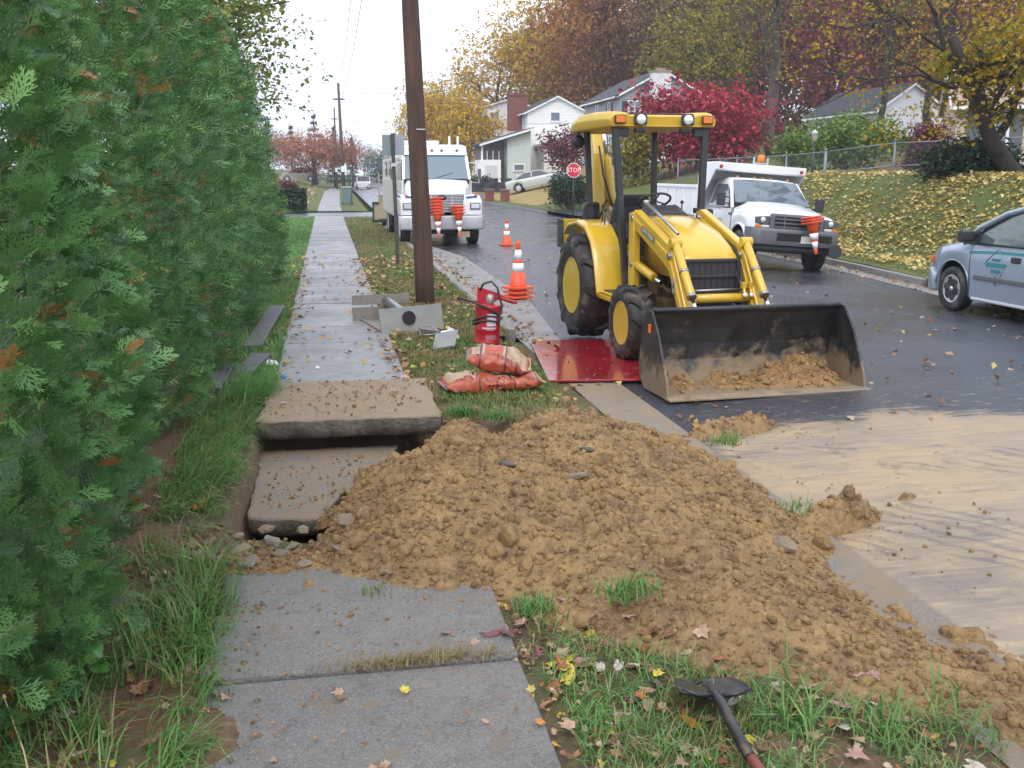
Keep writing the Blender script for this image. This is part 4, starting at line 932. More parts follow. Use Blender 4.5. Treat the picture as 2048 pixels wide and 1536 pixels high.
# ---------------------------------------------------------------- dump truck parked facing us
DT = thing('dump_truck', 'white dump truck with grey bumper and orange roof beacon beside the leafy bank', 'dump truck', (9.86, 20.25, -.17), 0, None, (0, radians(4.2), radians(-1.0)))
yc, Rw = .88, .41
lo = arch(yc, .50, Rw + .02, .52); ys = dense(.10, 1.38, [yc], .50)
hi = lambda y: np.interp(y, [.1, .3, .8, 1.4], [1.10, 1.17, 1.22, 1.26])
xf = lambda y, t: np.interp(y, [.1, .22, .5, 1.4], [.86, .95, .985, .985]) * (1 - .03 * (1 - t) ** 2 - .05 * t ** 6) + .02 * np.exp(-((y - yc) / .5) ** 2)
for s in (-1, 1):
    mb = MB(); flank(mb, ys, lo, hi, xf, s); mb.build('fender', m_white, DT)
mb = MB(); rings = []
for y in np.linspace(.10, 1.42, 9):
    h = hi(y); w_ = xf(y, 1.); zt = np.interp(y, [.1, .25, .7, 1.42], [1.17, 1.27, 1.36, 1.44])
    rings.append([(-w_, y, h), (-w_ * .93, y, h + .035), (-.70, y, zt - .06), (-.62, y, zt - .01), (-.3, y, zt + .012), (0, y, zt + .02), (.3, y, zt + .012), (.62, y, zt - .01), (.70, y, zt - .06), (w_ * .93, y, h + .035), (w_, y, h)])
mb.loft(rings, True, False, False); mb.build('hood', m_white, DT)
for s in (-1, 1):
    mb = MB(); mb.tube([(s * (.995), yc - .52 * cos(a), Rw + .02 + .52 * sin(a)) for a in np.linspace(.12, pi - .12, 16)], .028, 8); mb.build('wheel_arch_lip', m_white, DT)
    mb = MB(); mb.lathe([(.50, -.30), (.50, .0)], 24, (s * .955 - (.0 if s < 0 else .0), yc, Rw + .02), 'x'); 
mb = MB(); mb.box((0, .9, .72), (1.5, 1.5, .5)); mb.box((0, 3.8, .7), (.9, 5.2, .25)); mb.box((0, 4.7, .42), (1.2, .3, .3)); mb.build('chassis', m_dark, DT)
# front: grille, lamps, bumper
mb = MB(); mb.box((0, .105, 1.02), (1.24, .10, .42)); gs = mb.build('grille_surround', m_gray, DT, bevel=.045, seg=3)
mb = MB(); mb.box((0, .052, 1.02), (1.04, .02, .30)); mb.build('grille_opening', m_dark, gs)
for z in (.945, 1.03, 1.115):
    mb = MB(); mb.box((0, .045, z), (1.04, .03, .032)); mb.build('grille_bar', m_gray, gs, bevel=.006)
for x in (-.30, .30):
    mb = MB(); mb.box((x, .047, 1.02), (.03, .025, .30)); mb.build('grille_upright', m_gray, gs, bevel=.006)
for s in (-1, 1):
    mb = MB(); mb.prism([(s * .64, .98), (s * .93, 1.0), (s * .94, 1.14), (s * .64, 1.17)], .075, .16, 'y'); hl = mb.build('headlight', M('smoked_lamp_glass', (.10, .11, .12), .06, spec=.8), DT, bevel=.015)
    mb = MB(); mb.lathe([(.0, .06), (.05, .065), (.065, .085)], 16, (s * .78, 0, 1.08), 'y'); mb.build('reflector', m_lens, hl)
    mb = MB(); mb.box((s * .72, .08, .945), (.17, .06, .055)); mb.build('turn_lamp', m_lens, DT, bevel=.01); mb = MB(); mb.box((s * .87, .10, .945), (.12, .08, .055)); mb.build('amber_lamp', m_amb, DT, bevel=.01)
mb = MB(); rings = []
for x, y0 in ((-1.02, .30), (-.99, .10), (-.85, -.02), (-.4, -.06), (0, -.07), (.4, -.06), (.85, -.02), (.99, .10), (1.02, .30)):
    rings.append([(x, y0, .56), (x, y0 - .015, .62), (x, y0 - .02, .86), (x, y0 + .02, .915), (x, y0 + .16, .915), (x, y0 + .16, .56)])
mb.loft(rings, True); bpr = mb.build('bumper', m_gray, DT, bevel=.008)
mb = MB(); mb.loft([[(x, y0 + .04, .40), (x, y0 + .01, .56), (x, y0 + .12, .56), (x, y0 + .12, .40)] for x, y0 in ((-.96, .18), (-.8, .02), (0, -.03), (.8, .02), (.96, .18))], True); mb.build('air_dam', m_blkp, bpr)
mb = MB(); mb.box((-.18, -.085, .75), (.62, .03, .16)); mb.box((.62, -.065, .75), (.30, .04, .14)); mb.build('bumper_opening', m_dark, bpr, bevel=.01)
mb = MB(); mb.box((.20, -.095, .71), (.30, .012, .155)); npl = mb.build('number_plate', M('pale_plate', (.62, .60, .58), .4), bpr, bevel=.004)
# cab
mb = MB(); secs = []
def cab_ring(y, zt, wt, wb=.985, zb=1.24): return [(-wb, y, zb), (-wt, y, zt - .09), (-wt + .06, y, zt - .02), (-wt * .5, y, zt), (wt * .5, y, zt), (wt - .06, y, zt - .02), (wt, y, zt - .09), (wb, y, zb)]
mb.loft([cab_ring(2.06, 1.90, .80), cab_ring(2.12, 1.955, .80), cab_ring(2.4, 1.985, .80), cab_ring(3.0, 1.98, .79), cab_ring(3.08, 1.94, .78)], True, True); mb.build('cab', m_white, DT)
for s in (-1, 1):
    lo2 = lambda y: .50; hi2 = lambda y: 1.26; mb = MB(); flank(mb, list(np.linspace(1.385, 3.08, 10)), lo2, hi2, lambda y, t: .985 * (1 - .03 * (1 - t) ** 2 - .02 * t ** 6), s); dr = mb.build('door', m_white, DT)
    mb = MB(); mb.box((s * .99, 2.72, 1.13), (.03, .17, .05)); mb.build('door_handle', m_blkp, dr, bevel=.01)
    mb = MB(); mb.box((s * .988, 1.5, 1.14), (.012, .15, .05)); mb.build('fender_badge', m_gray, dr)
    mb = MB(); mb.box((s * .975, 2.2, .74), (.016, 1.5, .10)); mb.build('blue_stripe', m_blue, dr)
    mb = MB(); mb.box((s * .984, 1.40, .92), (.01, .012, .66)); mb.build('door_seam', m_dark, dr)
    for k_ in range(4):
        mb = MB(); mb.box((s * .982, 2.15, 1.0 - .045 * k_), (.008, .34 - .05 * k_, .014)); mb.build('door_print', m_gray, dr)
    mb = MB(); mb.add([(s * .965, 1.62, 1.285), (s * .965, 2.85, 1.285), (s * .83, 2.78, 1.80), (s * .825, 2.16, 1.80), (s * .90, 1.80, 1.50)], [(0, 1, 2, 3, 4)]); mb.build('side_window', m_glass, DT, solid=.012, loc=(s * .012, 0, 0))
    mb = MB(); mb.bar((s * .955, 1.47, 1.27), (s * .79, 2.10, 1.91), .075, .06, (0, 0, 1)); mb.build('windshield_pillar', m_white, DT, bevel=.015)
    mb = MB(); mb.tube([(s * .98, 1.62, 1.36), (s * 1.16, 1.58, 1.38)], .014); mb.tube([(s * .98, 1.62, 1.50), (s * 1.16, 1.58, 1.52)], .014); mb.build('mirror_arm', m_blkp, DT); mb = MB(); mb.box((s * 1.20, 1.58, 1.46), (.20, .09, .30)); mb.build('mirror', m_blkp, DT, bevel=.03)
mb = MB(); mb.add([(-.90, 1.44, 1.40), (.90, 1.44, 1.40), (.78, 2.07, 1.905), (.4, 2.06, 1.925), (-.4, 2.06, 1.925), (-.78, 2.07, 1.905)], [(0, 1, 2, 3, 4, 5)]); mb.build('windshield', m_glass, DT, solid=.012)
mb = MB(); mb.bar((-.92, 1.44, 1.395), (.92, 1.44, 1.395), .05, .03); mb.bar((-.2, 1.43, 1.40), (.35, 1.50, 1.455), .015, .012); mb.bar((.3, 1.43, 1.40), (.82, 1.50, 1.455), .015, .012); mb.build('wiper_cowl', m_blkp, DT)
for k in range(5):
    mb = MB(); mb.lathe([(.035, 0), (.03, .03), (0, .04)], 10, ((-.62, -.2, 0, .2, .62)[k], 2.2, 1.97)); mb.build('roof_marker', M('dull_orange_lens', (.6, .22, .12), .3), DT)
# dump body with cab protector
mb = MB(); mb.prism([(2.30, 2.30), (2.32, 2.13), (2.36, 2.10), (3.3, 2.10), (3.3, 2.30)], -1.11, 1.11, 'x'); cpz = mb.build('cab_protector', m_white, DT, bevel=.01)
for s in (-1, 1):
    mb = MB(); mb.prism([(2.32, 2.29), (2.34, 2.12), (3.1, 1.42), (3.42, 1.42), (3.42, 2.29)], s * 1.09, s * 1.12, 'x'); mb.build('protector_side', m_white, cpz, bevel=.006)
    mb = MB(); mb.lathe([(.045, 0), (.04, -.02), (0, -.025)], 12, (s * 1.0, 2.315, 2.20), 'y'); mb.build('marker_lamp', m_red, cpz)
mb = MB(); mb.box((0, 3.36, 1.55), (2.3, .06, 1.35)); mb.build('headboard', m_white, DT, bevel=.01)
mb = MB(); mb.box((0, 4.95, .98), (2.2, 3.2, .08)); mb.build('bed_floor', m_wgrime, DT)
mb = MB(); mb.box((0, 6.55, 1.35), (2.3, .06, .8)); mb.build('tailgate', m_white, DT, bevel=.01)
for s in (-1, 1):
    mb = MB(); mb.box((s * 1.13, 4.95, 1.38), (.05, 3.14, .70)); sd = mb.build('bed_side', m_white, DT, bevel=.01)
    mb = MB(); mb.box((s * 1.165, 4.95, 1.71), (.06, 3.14, .08)); mb.build('top_rail', m_white, sd, bevel=.012)
    for k in range(5):
        mb = MB(); mb.box((s * 1.17, 3.5 + .74 * k, 1.32), (.05, .09, .62)); mb.build('bed_rib', m_white, sd, bevel=.01)
mb = MB(); mb.box((.0, 2.42, 2.33), (.34, .12, .03)); mb.box((-.17, 2.42, 2.38), (.03, .04, .18)); mb.box((.17, 2.42, 2.38), (.03, .04, .18)); mb.build('beacon_bracket', m_alu, DT)
mb = MB(); mb.lathe([(.085, 2.35), (.085, 2.40), (.08, 2.52), (.05, 2.535), (0, 2.535)], 18, (0, 2.42, 0)); bc = mb.build('beacon', m_amb, DT)
mb = MB(); mb.lathe([(.10, 0), (.10, .02)], 20); ds = mb.build('round_lens', M('green_grey_disc', (.035, .05, .05), .3, coat=.3), DT, (.86, -.10, .50), (radians(90), 0, 0)); ds.scale = (1.5, 1.5, 1)
for s in (-1, 1):
    road_wheel(DT, (s * .86, yc, Rw), Rw, .25, s, m_wgrime, .24); road_wheel(DT, (s * .84, 4.75, Rw), Rw, .42, s, m_wgrime, .24)
def hung(label, base, n, pitch, s, lean=0.):
    """cones nested upside down on a bumper peg"""
    R_ = Euler((radians(180 - 8), radians(lean), .3)).to_matrix(); ax = R_ @ Vector((0, 0, 1))
    for k in range(n): cone(('tip-most' if k == 0 else ('second', 'third', 'fourth', 'fifth', 'topmost')[k - 1 if k < n - 1 else 4]) + ' ' + label, tuple(Vector(base) - ax * pitch * k), (radians(180 - 8), radians(lean), .3), s)
hung('orange cone in the stack hung upside down on the dump truck bumper', (10.12, 20.0, .93), 3, .055, 1.0, -6)
# ---------------------------------------------------------------- utility truck
UT = thing('utility_truck', 'white utility truck with big windshield parked behind the wooden pole', 'truck', (3.20, 28.65, -.11), radians(.6))
mb = MB(); rings = []   # hood: narrow at the grille, full width at the windshield
for y, hw, zt, zb in ((.12, .66, 1.42, 1.0), (.16, .68, 1.47, 1.0), (.35, .72, 1.56, 1.0), (.75, .82, 1.72, 1.05), (1.12, .93, 1.84, 1.1), (1.2, .95, 1.87, 1.2)):
    rings.append([(-hw - .04, y, zb), (-hw - .01, y, zt - .16), (-hw * .92, y, zt - .03), (-hw * .5, y, zt), (0, y, zt + .02), (hw * .5, y, zt), (hw * .92, y, zt - .03), (hw + .01, y, zt - .16), (hw + .04, y, zb)])
mb.loft(rings, True, True, True); mb.build('hood', m_white, UT)
for s in (-1, 1):
    mb = MB(); rings = []
    for y, z1, x1 in ((.06, 1.24, 1.10), (.10, 1.32, 1.16), (.3, 1.40, 1.19), (.9, 1.44, 1.20), (1.45, 1.40, 1.20), (1.55, 1.2, 1.19)):
        zb = .88 if y < .35 else 1.14
        rings.append([(s * .62, y, zb), (s * .62, y, z1), (s * (x1 - .06), y, z1), (s * x1, y, z1 - .08), (s * x1, y, zb)])
    mb.loft(rings, True); fe = mb.build('fender', m_white, UT, bevel=.02)
    mb = MB(); mb.box((s * .96, .055, 1.12), (.30, .05, .19)); hl = mb.build('headlight', m_gray, UT, bevel=.02); mb = MB(); mb.box((s * .96, .028, 1.12), (.24, .02, .13)); mb.build('lamp_lens', m_lens, hl, bevel=.015)
    mb = MB(); mb.lathe([(.05, 0), (.04, .05), (0, .06)], 12, (s * 1.0, .2, 1.40)); mb.build('turn_lamp', M('red_orange_lens', (.65, .12, .03), .3), UT)
    mb = MB(); mb.box((s * .86, .085, 1.375), (.32, .03, .055), (0, -s * radians(5), 0)); mb.box((s * 1.19, .7, 1.40), (.03, 1.2, .05)); mb.build('blue_stripe', m_blue, UT)
    road_wheel(UT, (s * 1.0, .98, .49), .49, .30, s, m_wgrime, .29); road_wheel(UT, (s * .92, 5.3, .49), .49, .52, s, m_wgrime, .29)
    # cab corner pillar, door, side window, mirror
    mb = MB(); mb.bar((s * .97, 1.2, 1.85), (s * .93, 1.62, 2.52), .09, .09); mb.build('windshield_pillar', m_white, UT, bevel=.02)
    mb = MB(); mb.box((s * 1.0, 1.95, 1.28), (.08, 1.5, 1.12)); dr = mb.build('door', m_wgrime, UT, bevel=.02); mb = MB(); mb.box((s * 1.045, 2.45, 1.5), (.02, .14, .04)); mb.build('door_handle', m_blkp, dr)
    mb = MB(); mb.add([(s * 1.02, 1.42, 1.86), (s * 1.02, 2.55, 1.86), (s * .97, 2.5, 2.42), (s * .97, 1.68, 2.42)], [(0, 1, 2, 3)]); mb.build('side_window', m_glassd, UT, solid=.02)
    mb = MB(); mb.tube([(s * 1.0, 1.5, 2.35), (s * 1.26, 1.35, 2.34), (s * 1.28, 1.35, 1.75), (s * 1.0, 1.45, 1.8)], .014, 6); ma_ = mb.build('mirror_arm', m_white, UT); mb = MB(); mb.box((s * 1.29, 1.34, 2.02), (.10, .06, .30)); mb.build('mirror', m_gray, UT, bevel=.02)
mb = MB(); mb.loft([[(-.99, y, 1.86), (-.95, y, zt - .06), (-.88, y, zt), (.88, y, zt), (.95, y, zt - .06), (.99, y, 1.86)] for y, zt in ((1.64, 2.50), (1.68, 2.60), (1.9, 2.64), (2.75, 2.64))], True); mb.build('cab_roof', m_white, UT)
mb = MB(); mb.add([(-.94, 1.19, 1.88), (.94, 1.19, 1.88), (.90, 1.625, 2.53), (-.90, 1.625, 2.53)], [(0, 1, 2, 3)]); mb.build('windshield', M('sky_blue_glass', (.13, .19, .22), .06, spec=.8, coat=.5), UT, solid=.015)
mb = MB(); mb.bar((-.94, 1.185, 1.865), (.94, 1.185, 1.865), .03, .03); mb.bar((-.92, 1.63, 2.55), (.92, 1.63, 2.55), .03, .03); mb.bar((-.1, 1.18, 1.88), (.5, 1.3, 2.05), .012, .012); mb.build('windshield_trim', m_blkp, UT)
mb = MB(); mb.box((0, .10, 1.19), (1.28, .05, .52)); gb = mb.build('grille', m_dark, UT, bevel=.02)
for k in range(11):
    o = MB(); o.box((0, .072, .97 + .044 * k), (1.24, .02, .024)); o.build('grille_bar', m_alu, gb)
for x in (-.3, .3):
    o = MB(); o.box((x, .068, 1.19), (.02, .02, .48)); o.build('grille_upright', m_alu, gb)
mb = MB(); mb.lathe([(.0, -.012), (.14, -.01), (.15, .0), (.15, .02)], 24, axis='y'); em = mb.build('badge', m_blkp, UT, (0, .055, 1.36)); em.scale = (1, 1, .45)
mb = MB(); rings = [[(x, y0, .46), (x, y0 - .03, .50), (x, y0 - .03, .82), (x, y0, .86), (x, y0 + .14, .86), (x, y0 + .14, .46)] for x, y0 in ((-1.22, .16), (-1.15, .03), (-.9, -.02), (.9, -.02), (1.15, .03), (1.22, .16))]
mb.loft(rings, True); mb.build('bumper', M('silver_bumper', (.55, .56, .58), .35, .4), UT, bevel=.015)
mb = MB(); mb.box((0, .2, .40), (1.5, .2, .12)); mb.box((0, 3.5, .7), (.9, 7., .3)); mb.box((0, .98, .5), (1.6, .2, .2)); mb.build('chassis', m_dark, UT)
mb = MB(); mb.box((.62, .02, .33), (.34, .02, .16)); mb.build('hanging_plate', M('tan_plate', (.45, .34, .20), .5), UT)
# service body behind the cab
mb = MB(); mb.box((0, 5.05, 1.62), (2.36, 4.5, 1.75)); body = mb.build('service_body', m_cream, UT, bevel=.03)
mb = MB(); mb.loft([[(-1.15, y, 2.5), (-1.12, y, zt - .05), (-1.0, y, zt), (1.0, y, zt), (1.12, y, zt - .05), (1.15, y, 2.5)] for y, zt in ((2.80, 2.80), (2.95, 2.90), (4, 2.92), (7.2, 2.9))], True); mb.build('body_roof', m_white, UT)
mb = MB(); mb.box((-.3, 4.2, 2.97), (1.3, 1.8, .12)); mb.build('roof_box', m_white, UT, bevel=.05)
for x in (-.85, .05, .35, .82):
    mb = MB(); mb.lathe([(.05, .0), (.045, -.03), (0, -.04)], 12, (x, 2.83, 2.72), 'y'); mb.build('roof_marker', m_gray, UT)
for x in (.62, .88):
    mb = MB(); mb.box((x, 3.0, 3.02), (.06, .06, .28)); mb.build('rack_post', m_white, UT)
for k in range(4):
    mb = MB(); mb.box((-1.19, 3.4 + 1.06 * k, 1.35), (.03, .94, 1.05)); pn = mb.build('locker_door', m_cream, body, bevel=.015)
for k in range(2):
    mb = MB(); mb.box((-1.19, 3.6 + 1.7 * k, 2.18), (.03, .8, .42)); mb.build('body_window', m_glassd, body)
hung('orange cone in the tall stack hung upside down on the utility truck grille', (3.03, 28.32, .83), 6, .085, .95)
hung('orange cone in the short stack hung upside down by the utility truck bumper', (3.62, 28.32, .85), 3, .085, .95)
# ---------------------------------------------------------------- compressor trailer behind it
CT = thing('compressor_trailer', 'tan compressor trailer with a folded ladder behind the utility truck', 'trailer', (2.18, 37.6, -.1))
m_tan = M('tan_panel', (.42, .36, .25), .5, var=.12)
mb = MB(); mb.box((-.2, .3, .62), (.62, .06, .62)); mb.box((.5, .6, .8), (1.6, .8, .9)); mb.build('engine_box', m_tan, CT, bevel=.03); mb = MB(); mb.box((-.2, .26, .28), (.66, .05, .1)); mb.box((-.2, .26, .95), (.66, .05, .06)); mb.box((-.52, .26, .6), (.05, .06, .75)); mb.build('frame', m_blkp, CT)
for s in (-.1, 1.0): road_wheel(CT, (s, .7, .30), .3, .18, -1, m_wgrime, .18)
ld = bpy.data.objects.new('ladder', None); COL.objects.link(ld); ld.parent = CT
for x in (-.28, .02):
    mb = MB(); mb.bar((x, .2, .95), (x, .2, 2.05), .05, .04); mb.build('rail', m_tan, ld)
for k in range(6):
    mb = MB(); mb.bar((-.28, .2, 1.05 + .18 * k), (.02, .2, 1.05 + .18 * k), .03, .03); mb.build('rung', m_tan, ld)
mb = MB(); mb.bar((-.3, .2, 1.9), (-.75, .2, 1.5), .03, .03); mb.bar((-.75, .2, 1.5), (-.3, .2, 1.5), .03, .04); mb.build('folded_handle', M('rust_brown_bar', (.30, .14, .09), .5), CT)
# ---------------------------------------------------------------- minivan at the right kerb (nose up the street)
MV_ = thing('minivan', 'silver-blue minivan with teal stripe and diamond door emblem at the drive apron', 'minivan', (10.45, 15.05, -.165), pi + radians(0.4))
yc, Rw = .97, .345; yr = 4.0
lo = lambda y: max(arch(yc, .41, Rw + .03, .27)(y), arch(yr, .41, Rw + .03, .27)(y)); ys = dense(.06, 5.05, [yc, yr], .41, 26)
hi = lambda y: np.interp(y, [.06, .3, .7, 1.25, 5.05], [.80, .90, .98, 1.06, 1.14])
def vx(y, t): return np.interp(y, [.06, .12, .3, .6, 1.1, 4.6, 5.05], [.62, .72, .86, .94, .975, .975, .93]) * (1 - .05 * (1 - t) ** 2 - .045 * t ** 5) + .022 * np.exp(-((y - yc) / .40) ** 2) * (1 - t)
for s in (-1, 1):
    mb = MB(); flank(mb, ys, lo, hi, vx, s, 8); mb.build('body_side', m_silver, MV_)
mb = MB(); rings = []
for y in np.linspace(.06, 1.3, 9):
    w_ = vx(y, 1.); z = hi(y); zt = z + np.interp(y, [.06, .3, 1.3], [.02, .07, .12]); rings.append([(-w_, y, z), (-w_ * .93, y, z + .04), (-w_ * .6, y, zt), (0, y, zt + .02), (w_ * .6, y, zt), (w_ * .93, y, z + .04), (w_, y, z)])
mb.loft(rings, True, False, False); mb.build('hood', m_silver, MV_)
mb = MB(); mb.loft([[(-w_, y, z0), (-w_, y, z1), (w_, y, z1), (w_, y, z0)] for y, w_, z0, z1 in ((-.06, .35, .3, .58), (-.02, .60, .26, .62), (.10, .78, .25, .64), (.34, .90, .26, .60), (.52, .945, .27, .52))], True); mb.build('bumper', m_silver, MV_, bevel=.03)
mb = MB(); mb.box((0, .03, .72), (1.1, .06, .16)); mb.build('grille', m_blkp, MV_)
for s in (-1, 1):
    mb = MB(); mb.prism([(.06, .64), (.16, .66), (.20, .82), (.12, .78)], s * .42, s * .74, 'x'); mb.build('headlight', m_lens, MV_, bevel=.03)
    mb = MB(); mb.prism([(.20, .70), (.27, .70), (.29, .80), (.23, .80)], s * .78, s * .848, 'x'); mb.build('turn_lamp', m_amb, MV_, bevel=.02)
roof_z = lambda y: np.interp(y, [1.2, 2.2, 2.6, 3.4, 4.6, 4.95], [1.12, 1.62, 1.71, 1.75, 1.70, 1.60])
mb = MB(); rings = []
for y in (2.15, 2.3, 2.6, 3.0, 3.6, 4.3, 4.8, 4.95): z = roof_z(y); rings.append([(-.77, y, z - .10), (-.72, y, z - .03), (-.4, y, z), (0, y, z + .01), (.4, y, z), (.72, y, z - .03), (.77, y, z - .10)])
mb.loft(rings, True, False, False); mb.build('roof', m_silver, MV_, solid=.03)
mb = MB(); mb.add([(-.86, 1.22, 1.12), (.86, 1.22, 1.12), (.72, 2.2, 1.60), (-.72, 2.2, 1.60)], [(0, 1, 2, 3)]); mb.build('windshield', m_glass, MV_, solid=.012)
for s in (-1, 1):
    mb = MB(); P = [(s * .925, .98 + .2, 1.06), (s * .92, 1.5, 1.30), (s * .83, 2.0, 1.535), (s * .765, 2.5, 1.66), (s * .75, 3.2, 1.685)]; mb.tube(P, [.035, .045, .045, .045, .04], 8); mb.build('windshield_pillar', m_silver, MV_)
    mb = MB(); mb.add([(s * .93, 1.38, 1.09), (s * .94, 2.62, 1.10), (s * .785, 2.60, 1.62), (s * .815, 2.05, 1.50), (s * .885, 1.62, 1.28)], [(0, 1, 2, 3, 4)]); mb.build('side_window', M('green_side_glass', (.09, .12, .11), .04, spec=.9, coat=.6), MV_, solid=.012)
    mb = MB(); mb.tube([(s * .935, 1.30, 1.08), (s * .885, 1.60, 1.29), (s * .815, 2.03, 1.51), (s * .775, 2.45, 1.625), (s * .77, 2.62, 1.645)], .02, 6); mb.build('window_seal', m_blkp, MV_); mb = MB(); mb.tube([(s * .945, 1.30, 1.075), (s * .955, 2.7, 1.09), (s * .94, 4.8, 1.13)], .016, 6); mb.build('window_seal', m_blkp, MV_)
    mb = MB(); mb.prism([(1.26, 1.06), (1.55, 1.07), (1.55, 1.24), (1.44, 1.16)], s * .885, s * .94, 'x'); mb.build('mirror_base', m_blkp, MV_)
    mb = MB(); mb.bar((s * .77, 2.68, 1.63), (s * .945, 2.66, 1.09), .06, .08, (0, 1, 0)); mb.build('door_pillar', m_blkp, MV_)
    mb = MB(); mb.add([(s * .94, 2.74, 1.10), (s * .935, 4.7, 1.13), (s * .80, 4.6, 1.58), (s * .785, 2.74, 1.62)], [(0, 1, 2, 3)]); mb.build('side_window', m_glassd, MV_, solid=.012)
    mb = MB(); mb.loft([[(s * (.99 + .1 * t), 1.52 - .10 + d, 1.17 + z) for d, z in ((-.07, -.05), (-.08, .06), (-.02, .11), (.06, .09), (.07, -.04), (.0, -.08))] for t in (0, .5, 1., 1.6, 1.9)], True); mb.build('mirror', m_blkp, MV_, bevel=.012)
    for y in (1.4, 2.68):
        mb = MB(); zz = lambda t: .28 + t * .77; mb.tube([(s * (vx(y, t) + .001), y, .27 + t * (hi(y) - .27)) for t in np.linspace(.02, .98, 9)], .005, 4, False); mb.build('door_seam', m_dark, MV_)
    for y in (2.42, 2.86):
        t = (.90 - .27) / (hi(y) - .27); mb = MB(); mb.box((s * (vx(y, t) + .004), y, .90), (.03, .20, .085)); hh = mb.build('door_handle', m_blkp, MV_, bevel=.02)
    mb = MB(); mb.loft([[(s * (vx(y, .42) - .004 + d), y, .585 + e) for d, e in ((0, -.035), (.022, -.03), (.022, .03), (0, .035))] for y in np.linspace(1.52, 3.5, 8)], False); mb.build('side_moulding', m_gray, MV_, bevel=.006)
    mb = MB(); mb.loft([[(s * (vx(y, (np.interp(y, [.5, 2, 5], [.885, .98, 1.03]) - .27 + e) / (hi(y) - .27)) + .004), y, np.interp(y, [.5, 2, 5], [.885, .98, 1.03]) + e) for e in (-.02, .02)] for y in np.linspace(.5, 4.9, 24)], True, False, False); mb.build('teal_stripe', m_teal, MV_)
    # diamond emblem on the front door: outline, band and lines of small print
    X0 = lambda z: s * (vx(2.0, (z - .27) / (hi(2.0) - .27)) + .006)
    dm = [(2.0, 1.03), (2.24, .82), (2.0, .50), (1.76, .82)]; mb = MB(); mb.tube([(X0(z) if z < .99 else X0(.99), y, z) for y, z in [(2.0, 1.03), (2.12, .925), (2.24, .82), (2.12, .66), (2.0, .50), (1.88, .66), (1.76, .82), (1.88, .925), (2.0, 1.03)]], .006, 4); em = mb.build('emblem', M('pale_teal', (.22, .34, .38), .4), MV_)
    mb = MB(); z = .80; mb.box((X0(z), 2.0, z), (.006, .42, .055)); mb.build('emblem_band', m_teal, em)
    for (z, ww, hh) in ((.875, .18, .035), (.71, .22, .045), (.625, .06, .04)):
        mb = MB(); n_ = 5 if ww > .1 else 1
        for k in range(n_): mb.box((X0(z), 2.0 - ww / 2 + ww * (k + .5) / n_, z), (.006, ww / n_ * .78, hh))
        tag(mb.build('small_print', m_teal, em), kind='stuff')
    mb = MB(); mb.box((s * .925, 2.5, .255), (.05, 2.1, .05)); mb.build('sill', M('pale_sill', (.5, .53, .56), .4), MV_, bevel=.02)
    mb = MB(); mb.tube([(s * (vx(yc, 0) + .0), yc - .42 * cos(a), Rw + .03 + .42 * sin(a)) for a in np.linspace(.1, pi - .1, 16)], .014, 6); mb.build('wheel_arch_lip', m_silver, MV_)
    road_wheel(MV_, (s * .85, yc, Rw), Rw, .215, s, m_alu, .21, 'alloy'); road_wheel(MV_, (s * .85, yr, Rw), Rw, .215, s, m_alu, .21, 'alloy')
mb = MB(); mb.box((0, 2.5, .42), (1.5, 4.4, .3)); mb.box((0, .8, .6), (1.5, 1.2, .4)); mb.build('underbody', m_dark, MV_)
mb = MB(); mb.box((.38, 2.45, 1.05), (.5, .14, .6)); mb.box((-.38, 2.45, 1.05), (.5, .14, .6)); mb.build('seats', m_gray, MV_, bevel=.05); mb = MB(); mb.tube([(-.38 + .18 * cos(a), 1.75 - .05 * sin(a), 1.06 + .17 * sin(a)) for a in np.linspace(0, 2 * pi, 20)], .014, 6); mb.build('steering_wheel', m_blkp, MV_)
mb = MB(); mb.box((0, 5.04, .75), (1.75, .05, .9)); mb.build('tailgate', m_silver, MV_, bevel=.02)
